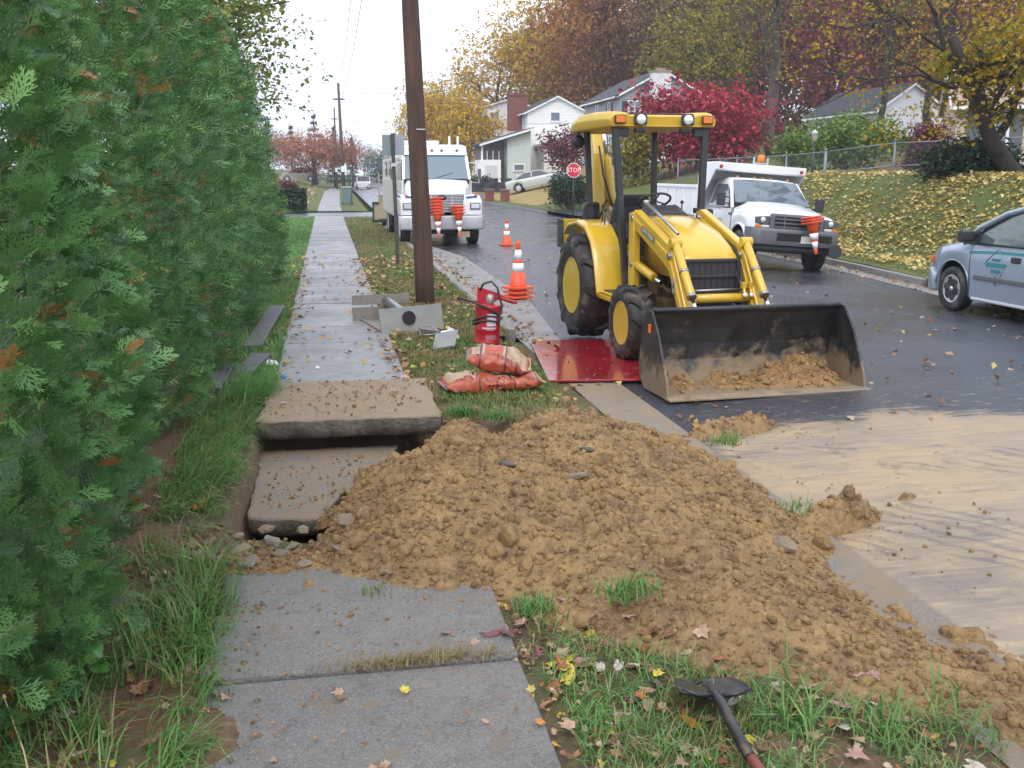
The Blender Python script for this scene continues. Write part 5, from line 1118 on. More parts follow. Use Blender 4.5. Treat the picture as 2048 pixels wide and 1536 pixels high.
# ---------------------------------------------------------------- small cars far off
def small_car(name, label, cat, loc, rz, paint, L_=4.8, W=1.8, prof=None, cab=None, wheel_r=.33, glass=m_glassd):
    root = thing(name, label, cat, loc, rz); hw = W / 2
    ys = dense(.02, L_ - .02, [L_ * .19, L_ * .80], wheel_r + .06, 12)
    lo = lambda y: max(arch(L_ * .19, wheel_r + .06, wheel_r, .25)(y), arch(L_ * .80, wheel_r + .06, wheel_r, .25)(y)); hi = lambda y: np.interp(y, *prof)
    xf = lambda y, t: hw * np.interp(y, [0, .25, .8, L_ - .6, L_], [.80, .93, 1, 1, .86]) * (1 - .05 * (1 - t) ** 2 - .06 * t ** 4)
    mb = MB()
    for s in (-1, 1): flank(mb, ys, lo, hi, xf, s, 5)
    rings = [[(-xf(y, 1), y, hi(y)), (-xf(y, 1) * .6, y, hi(y) + .04), (xf(y, 1) * .6, y, hi(y) + .04), (xf(y, 1), y, hi(y))] for y in ys]; mb.loft(rings, True, False, False)
    for y in (.02, L_ - .02): w_ = xf(y, .5); mb.quad((-w_, y, .28), (w_, y, .28), (w_, y, hi(y) + .02), (-w_, y, hi(y) + .02))
    mb.build('body', paint, root)
    yA, yB, yC, yD, zt = cab; z0 = lambda y: hi(y) + .02; mb = MB(); mb.loft([[(-hw * .80, yB, zt - .05), (-hw * .6, yB, zt), (hw * .6, yB, zt), (hw * .80, yB, zt - .05)], [(-hw * .80, yC, zt - .05), (-hw * .6, yC, zt), (hw * .6, yC, zt), (hw * .80, yC, zt - .05)]], True, False, False)
    for s in (-1, 1):
        mb.bar((s * hw * .90, yA, z0(yA)), (s * hw * .79, yB, zt - .05), .06, .07); mb.bar((s * hw * .90, yD, z0(yD)), (s * hw * .79, yC, zt - .05), .07, .10); ym = (yB + yC) / 2; mb.bar((s * hw * .93, ym, z0(ym)), (s * hw * .80, ym, zt - .05), .06, .09)
    mb.build('roof', paint, root)
    for s in (-1, 1):
        mb = MB(); mb.add([(s * hw * .915, yA, z0(yA)), (s * hw * .925, yD, z0(yD)), (s * hw * .79, yC, zt - .05), (s * hw * .79, yB, zt - .05)], [(0, 1, 2, 3)]); mb.build('side_window', glass, root)
    for (ya, yb, nm) in ((yA, yB, 'windshield'), (yD, yC, 'rear_window')):
        mb = MB(); mb.add([(-hw * .88, ya, z0(ya)), (hw * .88, ya, z0(ya)), (hw * .78, yb, zt - .03), (-hw * .78, yb, zt - .03)], [(0, 1, 2, 3)]); mb.build(nm, glass, root)
    for s in (-1, 1):
        for y in (L_ * .19, L_ * .80): road_wheel(root, (s * (hw - .12), y, wheel_r), wheel_r, .2, s, m_alu, wheel_r * .62)
        mb = MB(); mb.box((s * hw * .72, L_ - .0, hi(L_) - .12), (.34, .05, .14)); mb.build('tail_lamp', m_red, root); mb = MB(); mb.box((s * hw * .68, .02, hi(0) - .14), (.34, .05, .13)); mb.build('headlight', m_lens, root)
    mb = MB(); mb.box((0, L_ / 2, .35), (W * .8, L_ * .9, .2)); mb.build('underbody', m_dark, root)
    return root
m_pales = M('pale_green_silver', (.50, .54, .52), .3, .2, coat=.4); m_beige = M('beige_paint', (.50, .46, .40), .35, coat=.3); m_pw = M('pale_white_paint', (.72, .74, .72), .3, coat=.3)
SEDP = ([0, .3, 1.3, 3.6, 4.5, 4.8], [.68, .80, .92, .95, .98, .92])
small_car('sedan', 'silver sedan parked on the sloping driveway below the white house', 'car', (18.3, 76.0, 1.22), 0, m_pales, 4.8, 1.8, SEDP, (1.25, 2.0, 3.35, 4.15, 1.40)).rotation_euler = (radians(-11.5), 0, radians(72))
small_car('suv', 'beige suv parked under the orange maple across the lawn', 'suv', (-5.9, 134.5, .82), radians(-88), m_beige, 4.9, 1.85, ([0, .2, 1.4, 4.9], [.85, .98, 1.08, 1.10]), (1.3, 1.9, 4.3, 4.75, 1.78), .37)
small_car('parked_car', 'small white-roofed dark car parked far up the street', 'car', (4.6, 128, -.1), 0, m_pw, 4.5, 1.8, ([0, .2, 1.2, 4.5], [.75, .85, .95, 1.0]), (1.2, 1.8, 3.9, 4.4, 1.55), .33)
# ================================================================ houses
def siding(name, col, pitch):
    """lap siding: the course lines are shallow relief on a far wall"""
    m = M(name, col, .6, var=.05, vs=.8); n, b = nodes_of(m); L = n.links
    tc = n.nodes.new('ShaderNodeTexCoord'); sp = n.nodes.new('ShaderNodeSeparateXYZ'); L.new(tc.outputs['Object'], sp.inputs[0])
    a = n.nodes.new('ShaderNodeMath'); a.operation = 'DIVIDE'; a.inputs[1].default_value = pitch; L.new(sp.outputs[2], a.inputs[0])
    f = n.nodes.new('ShaderNodeMath'); f.operation = 'FRACT'; L.new(a.outputs[0], f.inputs[0])
    bp = n.nodes.new('ShaderNodeBump'); bp.inputs['Strength'].default_value = 1.; bp.inputs['Distance'].default_value = .03; bp.invert = True
    L.new(f.outputs[0], bp.inputs['Height']); L.new(bp.outputs[0], b.inputs['Normal']); return m
m_sw = siding('white_siding', (.74, .74, .71), .30); m_sw2 = siding('white_lap_siding', (.70, .71, .74), .25); m_sg = siding('grey_siding', (.27, .29, .33), .25); m_sgr = siding('pale_green_siding', (.50, .56, .52), .22); m_sbe = siding('beige_siding', (.52, .43, .33), .25)
m_roofd = M('dark_shingle_roof', (.055, .058, .068), .85, var=.25, vs=4, bump=.4, bs=9); m_roofb = M('tan_shingle_roof', (.32, .22, .16), .85, var=.25, vs=3, bump=.4, bs=8)
m_trim = M('white_trim', (.78, .79, .80), .5); m_win = M('house_window_glass', (.16, .20, .25), .08, spec=.7); m_shut = M('dark_green_shutter', (.03, .055, .06), .6); m_brick = M('chimney_brick', (.20, .07, .055), .85, var=.35, vs=7, bump=.5, bs=14); m_wbrick = M('painted_brick', (.66, .67, .70), .8, var=.18, vs=5, bump=.5, bs=12)
def window(par, c, w_, h, ax, out_, shutters=None, panes=(2, 2)):
    """framed window on a wall; ax 'x' = wall faces along x, out_ its sign"""
    def P(du, dn, dz): return (c[0] + (out_ * dn if ax == 'x' else du), c[1] + (du if ax == 'x' else out_ * dn), c[2] + dz)
    def D(u, n_, z): return (n_, u, z) if ax == 'x' else (u, n_, z)
    fr = MB(); fr.box(P(0, .03, h / 2 + .05), D(w_ + .2, .08, .1)); fr.box(P(0, .05, -h / 2 - .05), D(w_ + .26, .12, .1)); fr.box(P(-w_ / 2 - .05, .03, 0), D(.1, .08, h)); fr.box(P(w_ / 2 + .05, .03, 0), D(.1, .08, h))
    wo = fr.build('window', m_trim, par); g_ = MB(); g_.box(P(0, .012, 0), D(w_, .02, h)); g_.build('pane', m_win, wo)
    mt = MB()
    for i in range(1, panes[0]): mt.box(P(-w_ / 2 + w_ * i / panes[0], .03, 0), D(.035, .02, h))
    for i in range(1, panes[1]): mt.box(P(0, .033, -h / 2 + h * i / panes[1]), D(w_, .02, .04))
    mt.build('glazing_bar', m_trim, wo)
    if shutters:
        for s in (-1, 1):
            b_ = MB(); b_.box(P(s * (w_ / 2 + .1 + .24), .04, 0), D(.46, .06, h + .1)); b_.build('shutter', shutters, par)
def gable_house(name, label, x0, x1, y0, y1, zb, ze, zr, wall, roof, ridge='y', ov=.35, cat='house', th=.18):
    """walls with two gables and a pitched roof; ridge runs along y (gables face the street side y0) or along x"""
    root = thing(name, label, cat, ((x0 + x1) / 2, (y0 + y1) / 2, zb)); ox, oy = (x0 + x1) / 2, (y0 + y1) / 2; a, b = x0 - ox, x1 - ox; c, d = y0 - oy, y1 - oy; e, r = ze - zb, zr - zb
    mb = MB()
    if ridge == 'y': mb.prism([(a, -2), (b, -2), (b, e), (0, r), (a, e)], c, d, 'y')
    else: mb.prism([(c, -2), (d, -2), (d, e), (0, r), (c, e)], a, b, 'x')
    mb.build('wall', wall, root); sl = (r - e) / ((b - a) / 2 if ridge == 'y' else (d - c) / 2)
    for s in (-1, 1):
        mb = MB(); h = (b - a) / 2 if ridge == 'y' else (d - c) / 2; u1 = s * (h + ov); z1 = e - sl * ov
        poly = [(0, r + .01), (u1, z1 + .01), (u1, z1 + th), (0, r + th)]
        if ridge == 'y': mb.prism(poly, c - ov * .6, d + ov * .6, 'y')
        else: mb.prism(poly, a - ov * .6, b + ov * .6, 'x')
        rf = mb.build('roof', roof, root); mb = MB(); q = [(0, r - .06), (u1, z1 - .06), (u1, z1 + th * .6), (0, r + th * .6)]
        if ridge == 'y': mb.prism(q, c - ov * .6 - .05, c - ov * .6 - .003, 'y')
        else: mb.prism(q, a - ov * .6 - .05, a - ov * .6 - .003, 'x')
        mb.build('rake_board', m_trim, rf)
        mb = MB(); zz = z1 + .02
        if ridge == 'y': mb.box((u1 + s * .05, (c + d) / 2, zz), (.12, d - c + ov, .12))
        else: mb.box(((a + b) / 2, u1 + s * .05, zz), (b - a + ov, .12, .12))
        mb.build('gutter', m_trim, rf)
    return root, (ox, oy, zb)
def chimney(root, o, c, sx, sy, z0, z1, mat):
    mb = MB(); mb.box((c[0] - o[0], c[1] - o[1], (z0 + z1) / 2 - o[2]), (sx, sy, z1 - z0)); ch = mb.build('chimney', mat, root, bevel=.02); mb = MB(); mb.box((c[0] - o[0], c[1] - o[1], z1 - o[2] + .04), (sx + .14, sy + .14, .14)); mb.box((c[0] - o[0], c[1] - o[1], z1 - o[2] + .2), (sx * .5, sy * .5, .2)); mb.build('chimney_cap', m_brick if mat is m_brick else m_roofb, ch)
W = lambda root, o, c, *a, **k: window(root, (c[0] - o[0], c[1] - o[1], c[2] - o[2]), *a, **k)
# white two-storey house
r_, o = gable_house('white_house', 'white sided house with red brick chimney behind the stop sign', 19.35, 25.3, 98, 106.5, 2.0, 7.65, 9.1, m_sw, m_roofd)
W(r_, o, (22.1, 98, 7.25), .85, .75, 'y', -1, panes=(1, 1))
for y in (99.4, 101.5, 103.9): W(r_, o, (19.35, y, 6.75), .75, 1.35, 'x', -1)
for y in (99.2, 100.2, 102.5): W(r_, o, (19.35, y, 4.0), .75, 1.2, 'x', -1)
mb = MB(); mb.prism([(19.1 - o[0], 5.6 - o[2]), (18.2 - o[0], 5.05 - o[2]), (18.2 - o[0], 5.15 - o[2]), (19.35 - o[0], 5.85 - o[2])], 98.6 - o[1], 103 - o[1], 'y'); mb.build('porch_roof', m_trim, r_)
mb = MB(); mb.box((18.95 - o[0], 100.2 - o[1], 3.9 - o[2]), (.8, 1.6, 1.6)); by = mb.build('bay_window', m_trim, r_); mb = MB(); mb.box((18.545 - o[0], 100.2 - o[1], 4.0 - o[2]), (.02, 1.3, 1.1)); mb.box((18.95 - o[0], 99.395 - o[1], 4.0 - o[2]), (.55, .02, 1.1)); mb.build('pane', m_win, by)
chimney(r_, o, (18.95, 101.2, 0), 1.9, .9, 6.0, 9.4, m_brick)
mb = MB(); mb.prism([(20.3 - o[0], 2 - o[2]), (25.6 - o[0], 2 - o[2]), (25.6 - o[0], 6.3 - o[2]), (20.3 - o[0], 4.6 - o[2])], 94.6 - o[1], 97.99 - o[1], 'y'); wg = mb.build('wing', m_sw, r_)
mb = MB(); mb.prism([(19.9 - o[0], 4.42 - o[2]), (25.8 - o[0], 6.4 - o[2]), (25.8 - o[0], 6.62 - o[2]), (19.9 - o[0], 4.6 - o[2])], 94.2 - o[1], 97.97 - o[1], 'y'); mb.build('wing_roof', m_trim, wg)
W(r_, o, (21.2, 94.6, 3.9), .7, 1.0, 'y', -1)
mb = MB()
for k in range(5): mb.box((17.6 - o[0] - .3 * k, 97.5 - o[1], 2.5 - .17 * k - o[2]), (.3, 1.4, .9))
mb.build('front_steps', m_kerb, r_)
# white house further up
r_, o = gable_house('white_house', 'plain white gabled house half hidden by yellow foliage, left of the brick chimney', 17.9, 24.0, 117, 126, 2.0, 9.25, 10.1, m_sw2, m_roofd)
W(r_, o, (19.3, 117, 8.2), .9, .9, 'y', -1); W(r_, o, (17.9, 119, 8.0), .8, 1.2, 'x', -1)
# pale green split-level with a garage
r_ = thing('green_house', 'low pale green house with lean-to porch roof and white garage under the tall white house', 'house', (16.5, 93, 1.2)); o = (16.5, 93, 1.2)
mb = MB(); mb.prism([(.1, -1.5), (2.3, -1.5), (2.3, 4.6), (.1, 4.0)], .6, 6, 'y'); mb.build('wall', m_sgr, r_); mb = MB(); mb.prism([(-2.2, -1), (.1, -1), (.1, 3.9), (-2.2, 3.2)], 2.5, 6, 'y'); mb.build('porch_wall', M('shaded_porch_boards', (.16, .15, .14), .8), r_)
mb = MB(); mb.prism([(-2.6, 3.15), (2.5, 4.66), (2.5, 4.84), (-2.6, 3.33)], .0, 6.4, 'y'); mb.build('roof', m_roofd, r_); mb = MB(); mb.prism([(-2.6, 3.1), (2.5, 4.61), (2.5, 4.80), (-2.6, 3.29)], -.06, -.005, 'y'); mb.build('rake_board', m_trim, r_)
mb = MB(); mb.box((-1.6, 1.6, .6), (2.0, 3.0, 2.6)); gg = mb.build('garage', m_trim, r_); mb = MB(); mb.box((-1.5, .07, .5), (1.1, .05, 1.8)); mb.build('garage_door', M('garage_door_grey', (.55, .57, .62), .5), gg)
for k in range(4):
    mb = MB(); mb.box((-2.4 + .55 * k, .3, 2.3), (.05, .05, .8)); mb.build('railing_post', m_trim, gg)
mb = MB(); mb.box((-2.3, .35, 2.6), (.12, .12, 1.4)); mb.build('porch_post', m_trim, r_)
window(r_, (1.2, .6, 1.2), .9, .5, 'y', -1, panes=(1, 1)); window(r_, (1.3, .6, .2), .5, .45, 'y', -1, panes=(1, 1))
# grey house with shutters
r_, o = gable_house('grey_house', 'grey sided house with dark shutters and white chimney behind the crimson maple', 23.3, 30.4, 80, 91.2, 2.2, 8.0, 9.9, m_sg, m_roofd)
W(r_, o, (24.55, 80, 6.75), .95, 1.5, 'y', -1, m_shut, panes=(2, 4)); W(r_, o, (29.0, 80, 6.75), .95, 1.5, 'y', -1, m_shut, panes=(2, 4))
for y in (82.9, 86.8): W(r_, o, (23.3, y, 7.0), .7, 1.1, 'x', -1, m_shut if y < 84 else None)
for y in (82.4, 86.8): W(r_, o, (23.3, y, 4.2), .9, 1.3, 'x', -1, m_shut)
mb = MB()
for k in range(6): mb.box((25.35 - o[0], 79.97 - o[1], 8.3 + .11 * k - o[2]), (.75, .06, .06))
mb.build('louver', M('louver_grey', (.12, .13, .15), .6), r_)
chimney(r_, o, (26.45, 79.4, 0), 1.5, .9, 2.0, 9.75, m_wbrick)
# white garage in the trees, beige house on the right
r_, o = gable_house('white_garage', 'white sided gable with dark roof seen between trunks at the upper right', 35.6, 40.2, 62, 72, 2.6, 6.0, 7.55, m_sw2, m_roofd)
W(r_, o, (38.6, 62, 4.6), .9, 1.1, 'y', -1)
r_, o = gable_house('beige_house', 'beige house with tan roof behind the gold maple at the right', 23.9, 36, 36, 41.5, 1.8, 4.5, 5.9, m_sbe, m_roofb, 'x')
r_.rotation_euler = (0, 0, -.5); r_.location = (30.5, 35.5, 1.8)
for x in (24.95, 27.9): W(r_, o, (x + .35, 36, 3.55), .8, 1.5, 'y', -1, M('slate_shutter', (.10, .115, .14), .6))
W(r_, o, (31.5, 36, 3.5), 1.0, 1.5, 'y', -1, MATS['slate_shutter'])
# ================================================================ street furniture
m_pole = M('creosoted_pole', (.085, .048, .036), .85, var=.45, vs=3, bump=.8, bs=14); m_pole2 = M('weathered_pole', (.10, .075, .06), .85, var=.3, vs=3)
n, b = nodes_of(m_pole); mp = n.nodes.new('ShaderNodeMapping'); mp.inputs['Scale'].default_value = (3., 3., .35)
for nd in [x for x in n.nodes if x.type == 'TEX_NOISE']: n.links.new(mp.outputs[0], nd.inputs['Vector'])
n.links.new([x for x in n.nodes if x.type == 'TEX_COORD'][0].outputs['Object'], mp.inputs['Vector'])
t = thing('utility_pole', 'thick dark brown wooden utility pole standing in the grass verge', 'utility pole', (1.43, 15.25, -.05), 0, 'utility poles')
mb = MB(); mb.tube([(0, 0, -.4), (-.015, 0, .5), (-.08, .0, 2.4), (-.15, 0, 4.5), (-.30, 0, 9.5)], [.148, .146, .135, .122, .10], 22); mb.build('pole', m_pole, t)
mb = MB(); mb.box((-.04, -.142, 2.62), (.13, .012, .014)); mb.build('metal_tag', m_alu, t)
mb = MB(); mb.bar((-1.5, -.12, 9.0), (.95, -.12, 9.0), .1, .12); ca = mb.build('crossarm', m_pole2, t)
for k in range(4):
    mb = MB(); mb.lathe([(.04, 0), (.05, .05), (.03, .1), (0, .13)], 10, (-1.35 + .7 * k, -.12, 9.06)); mb.build('insulator', m_gray, ca)
def far_pole(label, x, y, h, lean, r0, arm):
    t = thing('utility_pole', label, 'utility pole', (x, y, float(far(y)) - .05), 0, 'utility poles'); mb = MB(); mb.tube([(0, 0, -.3), (lean * .5, 0, h * .5), (lean, 0, h)], [r0, r0 * .85, r0 * .65], 12); mb.build('pole', m_pole2, t)
    mb = MB(); mb.bar((lean - arm, 0, h - 1.3), (lean + arm, 0, h - 1.3), .1, .12); mb.build('crossarm', m_pole2, t); mb = MB(); mb.box((-.05, -r0, 2.3), (.25, .03, .5)); mb.build('notice', m_trim, t); return t
far_pole('slim utility pole in front of the orange maple', 1.45, 88, 9.3, -.18, .16, .5); far_pole('most distant utility pole, pale against the sky', 1.25, 122, 9.4, -.05, .13, .4)
m_wire = M('utility_wire', (.08, .085, .10), .6)
def wire(label, a, b, sag, r=.012):
    a, b = np.array(a), np.array(b); mb = MB(); T = np.linspace(0, 1, 18); mb.tube([tuple(a + (b - a) * u - np.array([0, 0, sag * 4 * u * (1 - u)])) for u in T], r, 4, False); tag(mb.build('power_line', m_wire, None), label, 'power line', 'power lines over the street')
wire('overhead wire running along the street past the pole tops, upper one', (1.0, 15.2, 8.9), (1.2, 88, 8.6), 1.2, .01); wire('overhead wire running along the street past the pole tops, lower one', (1.25, 15.2, 8.0), (1.3, 88, 7.8), 1.2, .01)
wire('highest of the thin wires crossing in front of the white house', (1.25, 88, 8.4), (44, 58, 9.0), .6); wire('middle of the thin wires crossing in front of the white house', (1.25, 88, 7.7), (44, 58, 8.1), .7); wire('lowest of the thin wires crossing in front of the white house', (1.25, 88, 6.2), (44, 58, 6.6), .8)
# sign post with two sign backs
t = thing('sign_post', 'dark metal post carrying two grey sign backs beside the utility truck', 'sign post', (1.47, 21.9, -.04)); mb = MB(); mb.bar((0, 0, -.3), (-.06, 0, 2.8), .075, .06, (0, 1, 0)); mb.build('post', M('dark_post', (.06, .058, .06), .6, var=.2), t)
for s, rz in ((-1, .55), (1, -.5)):
    mb = MB(); mb.box((s * .13, .02, 0), (.25, .012, .42)); mb.build('sign_panel', M('sign_back_grey', (.25, .29, .29), .5, .2) if s < 0 else M('sign_back_lilac', (.34, .35, .42), .5, .2), t, (-.055, 0, 2.56), (0, 0, rz), bevel=.004)
mb = MB(); mb.box((-.05, -.045, 2.15), (.12, .02, .07)); mb.build('bracket', m_alu, t)
# stop sign
t = thing('stop_sign', 'red octagonal stop sign with white rim at the side street corner', 'stop sign', (11.02, 45.0, -.1)); mb = MB(); mb.tube([(0, 0, -.3), (0, 0, 2.35)], .032, 8); mb.build('post', M('brown_post', (.045, .035, .035), .6), t)
oc = lambda r_, y: [(r_ * cos(pi / 8 + k * pi / 4), r_ * sin(pi / 8 + k * pi / 4) + 2.15) for k in range(8)]
mb = MB(); mb.prism(oc(.345, 0), -.05, -.035, 'y'); pn = mb.build('sign_panel', m_trim, t); mb = MB(); mb.prism(oc(.315, 0), -.056, -.0505, 'y'); mb.build('red_face', M('sign_red', (.62, .018, .045), .4), pn)
text_obj('lettering', 'STOP', .29, m_trim, pn, (0, -.058, 2.15), (radians(90), 0, 0), .002, sx=.86); t.rotation_euler = (0, 0, -.12)
# small red sign on a stake, lamp post, planters, bin, sign by the far kerb
t = thing('yard_sign', 'small red and white yard sign on a thin stake before the olive shrub', 'sign', (18.1, 62, 1.3)); mb = MB(); mb.bar((0, 0, -.2), (0, 0, 1.3), .04, .04); mb.build('post', m_trim, t); mb = MB(); mb.box((0, -.03, 1.5), (.36, .03, .40)); pn = mb.build('sign_panel', MATS['sign_red'], t); mb = MB(); mb.box((-.04, -.05, 1.52), (.16, .01, .14)); mb.build('white_mark', m_trim, pn)
t = thing('lamp_post', 'slim dark lamp post with lantern top behind the chain-link fence', 'lamp post', (17.6, 35, 1.5)); mb = MB(); mb.tube([(0, 0, -.4), (0, 0, 1.55)], .045, 10); mb.build('post', m_blk, t)
mb = MB(); mb.lathe([(.05, 1.55), (.09, 1.6), (.12, 1.8), (.12, 1.82)], 6); mb.build('lantern', M('frosted_lantern', (.45, .40, .36), .4), t); mb = MB(); mb.lathe([(.15, 1.82), (.10, 1.92), (.03, 1.96), (0, 1.98)], 6); mb.build('lantern_cap', M('pale_cap', (.5, .52, .55), .4), t)
for k, (x, y, lb) in enumerate(((11.4, 71.6, 'left one of the two brown brick pillars by the driveway'), (12.35, 70.6, 'right one of the two brown brick pillars, next to the parked sedan'))):
    t = thing('brick_pillar', lb, 'pillar', (x, y, zlot(x, y)), .2, 'brick pillars by the driveway'); mb = MB(); mb.box((0, 0, .35), (.52, .5, .9)); mb.build('pillar', m_brick, t, bevel=.01); mb = MB(); mb.box((0, 0, .82), (.60, .58, .07)); mb.build('cap', m_kerb, t)
t = thing('retaining_wall', 'low black timber retaining wall with three posts on the straw lawn', 'retaining wall', (13.6, 83.5, .55), radians(-33)); mb = MB(); mb.box((0, 0, .2), (4.6, .18, .8)); mb.build('wall_board', m_blkp, t)
for k in range(3):
    mb = MB(); mb.box((-1.2 + 1.3 * k, -.05, .62), (.62 - .1 * k, .5, .62)); mb.build('planter_box', m_blkp, t, bevel=.03)
t = thing('wheelie_bin', 'grey-green wheelie bin at the kerb beyond the side street', 'bin', (1.25, 64, 0)); mb = MB(); mb.box((0, 0, .55), (.62, .6, .95), taper=(1.1, 1.1)); mb.build('bin_body', M('grey_green_plastic', (.13, .19, .19), .5), t, bevel=.04); mb = MB(); mb.box((0, 0, 1.06), (.72, .72, .08)); mb.build('lid', M('pale_lid', (.35, .40, .38), .5), t, bevel=.03)
for s in (-1, 1):
    mb = MB(); mb.lathe([(.11, -.03), (.11, .03)], 14, (s * .3, .28, .11), 'x'); mb.build('wheel', m_rub, t)
t = thing('sign_post', 'thin bare sign post leaning beside the bin beyond the side street', 'sign post', (1.5, 62.5, 0)); mb = MB(); mb.bar((-.1, 0, -.3), (.12, 0, 2.15), .07, .05, (0, 1, 0)); mb.build('post', MATS['dark_post'], t); mb = MB(); mb.box((.12, 0, 2.0), (.05, .30, .4)); mb.build('sign_panel', m_gray, t)
# chain-link fence along the top of the bank
FN = thing('chain_link_fence', 'galvanised chain-link fence along the top of the leafy bank', 'fence', (0, 0, 0)); m_galv = M('galvanised_steel', (.20, .22, .25), .5, .5)
fp = [(14.9, 42.0, 1.3), (15.9, 38.0, 1.35), (16.55, 35.0, 1.4), (17.05, 33, 1.5), (18.45, 31, 1.75), (19.8, 29.5, 1.8), (22, 27.5, 1.9), (25, 25, 2)]
for i_, (x, y, z) in enumerate(fp):
    mb = MB(); r_ = .055 if i_ == 3 else .032; mb.tube([(x, y, z - .4), (x, y, z + 1.2)], r_, 10); mb.lathe([(r_ * 1.2, z + 1.2), (r_ * 1.1, z + 1.25), (0, z + 1.28)], 10, (x, y, 0)); mb.build('fence_post', m_galv, FN)
for a, b2 in zip(fp[:-1], fp[1:]):
    for dz in (1.15, .42):
        mb = MB(); mb.tube([(a[0], a[1], a[2] + dz), (b2[0], b2[1], b2[2] + dz)], .021, 8); mb.build('fence_rail', m_galv, FN)
    L_ = hypot(b2[0] - a[0], b2[1] - a[1]); nn = int(L_ / .11); V, F = [], []
    for s in (0, 1):
        for k in range(-11, nn):
            t0 = max(0, -k / 11); t1 = min(1, (nn - k) / 11)
            if t1 <= t0: continue
            q = []
            for tt in (t0, t1):
                u = (k + 11 * tt) / nn; z_ = (tt if s else 1 - tt) * 1.12 + .02; q.append((a[0] + (b2[0] - a[0]) * u, a[1] + (b2[1] - a[1]) * u, a[2] + (b2[2] - a[2]) * u + z_))
            m0 = len(V); w_ = .003; V += [(q[0][0], q[0][1], q[0][2] - w_), (q[1][0], q[1][1], q[1][2] - w_), (q[1][0], q[1][1], q[1][2] + w_), (q[0][0], q[0][1], q[0][2] + w_)]; F.append((m0, m0 + 1, m0 + 2, m0 + 3))
    tag(link('wire_mesh', np_mesh('wire_mesh', V, F, m_galv), FN), kind='stuff')
# ================================================================ trees and shrubs
def gz(x, y): return float(zlot(x, y)) if x > 9 else float(far(y))
HG = 'autumn trees on the hill behind the houses'
def T(label, x, y, hc, cr, ncl, leaf, lm, bm, seed, r0=.25, group=None, name='tree', cat='tree', cc=None, z=None, **k):
    return tree(name, label, cat, (x, y, gz(x, y) if z is None else z), hc, r0, cc or (0, 0, hc), cr, ncl, leaf, lm, bm, seed, group, **k)
T('dense yellow tree rising behind the utility truck', 12.4, 113, 6.3, (4.6, 4.5, 5.4), 560, .34, m_yel, m_bark2, 11, .3, per=7, clump_r=.7, z=-.2)
T('low yellow tree in front of the plain white house', 14.9, 108, 4.8, (3.8, 3.6, 3.6), 360, .32, m_yel, m_bark2, 12, .25, per=7, clump_r=.65, z=.6)
T('tall thin-crowned golden tree with sky showing through, left of the chimney', 20.6, 125, 11.5, (5.6, 5, 6.4), 420, .36, m_yel, m_bark, 13, .32, per=6, clump_r=.8, split=.3, z=2)
T('bare slender birch behind the wooden pole', 10.9, 119, 8.0, (3.6, 3, 5.6), 60, .22, m_plum, m_bark2, 14, .16, per=3, nl=16, split=.1, z=0)
T('yellow-orange tree beside the brown oak', 26.5, 121, 12.5, (6.2, 5.5, 8.0), 640, .42, m_yel, m_bark, 15, .35, HG, per=7, clump_r=.9)
T('large brown oak above the white house roof', 31.0, 112, 12.0, (7.5, 6.5, 8.6), 900, .44, m_rust, m_bark, 16, .45, HG, per=7, clump_r=1.0, split=.5)
T('russet oak over the grey house', 37.5, 104, 12.0, (7.2, 6.5, 9.0), 860, .42, m_oak, m_bark, 17, .45, HG, per=7, clump_r=1.0, split=.5)
T('yellow-green tree to the right of the white chimney', 34.3, 92, 8.2, (4.8, 4.5, 6.2), 480, .32, m_olive, m_bark, 18, .3, HG, per=7, clump_r=.7, split=.45)
T('bluish-brown oak with an orange branch, behind the crimson maple', 42.5, 97, 12.0, (6.5, 6, 9.5), 760, .38, m_oak, m_bark, 19, .45, HG, per=7, clump_r=.9, split=.5)
T('dusky red oak filling the sky left of the gold maple', 44.5, 86, 11.0, (7.0, 6.5, 9.4), 980, .36, m_plum, m_bark, 20, .45, HG, per=7, clump_r=.95, split=.55)
T('dull red oak directly behind the gold maple branches', 43.0, 74, 9.5, (6.0, 5.5, 8.5), 820, .32, m_plum, m_bark, 21, .4, HG, per=7, clump_r=.85, split=.55)
T('brown oak above the beige house', 50, 70, 9, (6.5, 6, 8.5), 700, .34, m_rust, m_bark, 22, .4, HG, per=7, clump_r=.9, split=.55)
T('thick grey-trunked tree right of the crimson maple', 28.0, 61, 10.5, (4.2, 4, 6.0), 260, .24, m_olive, m_bark2, 23, .42, None, per=6, clump_r=.6, split=.3)
T('slim dark-trunked tree in front of the white garage', 33.4, 58, 8.5, (3.8, 3.8, 5.2), 240, .22, m_olive, m_bark, 24, .22, None, per=6, clump_r=.6)
T('dark-trunked tree beside the white garage', 38.0, 60, 8.5, (3.6, 3.6, 5.0), 200, .22, m_rust, m_bark, 25, .26, None, per=6, clump_r=.6)
# the wood behind, one mass
r = np.random.default_rng(5); n = 9500; x = r.uniform(27, 112, n); y = r.uniform(122, 146, n) - (x - 27) * .62; z = r.random(n) ** .75 * (15 + 9 * fbm(x * .12, y * .12, 3)) + 2.0
P = np.stack([x, y, z], 1); v = np.clip(.15 + .7 * fbm(x * .11, z * .16, 6, 3) + r.normal(0, .09, n), 0, 1)
P = np.repeat(P, 3, 0) + r.normal(0, .9, (n * 3, 3)); k = len(P)
tag(link('woodland', scatter(CL6, P, rotm(r.uniform(0, 6.3, k), r.uniform(-1.3, .8, k), r.uniform(-.9, .9, k)), 1.3 * r.uniform(.7, 1.3, k), np.repeat(v, 3), m_rust, 'woodland')), kind='stuff')
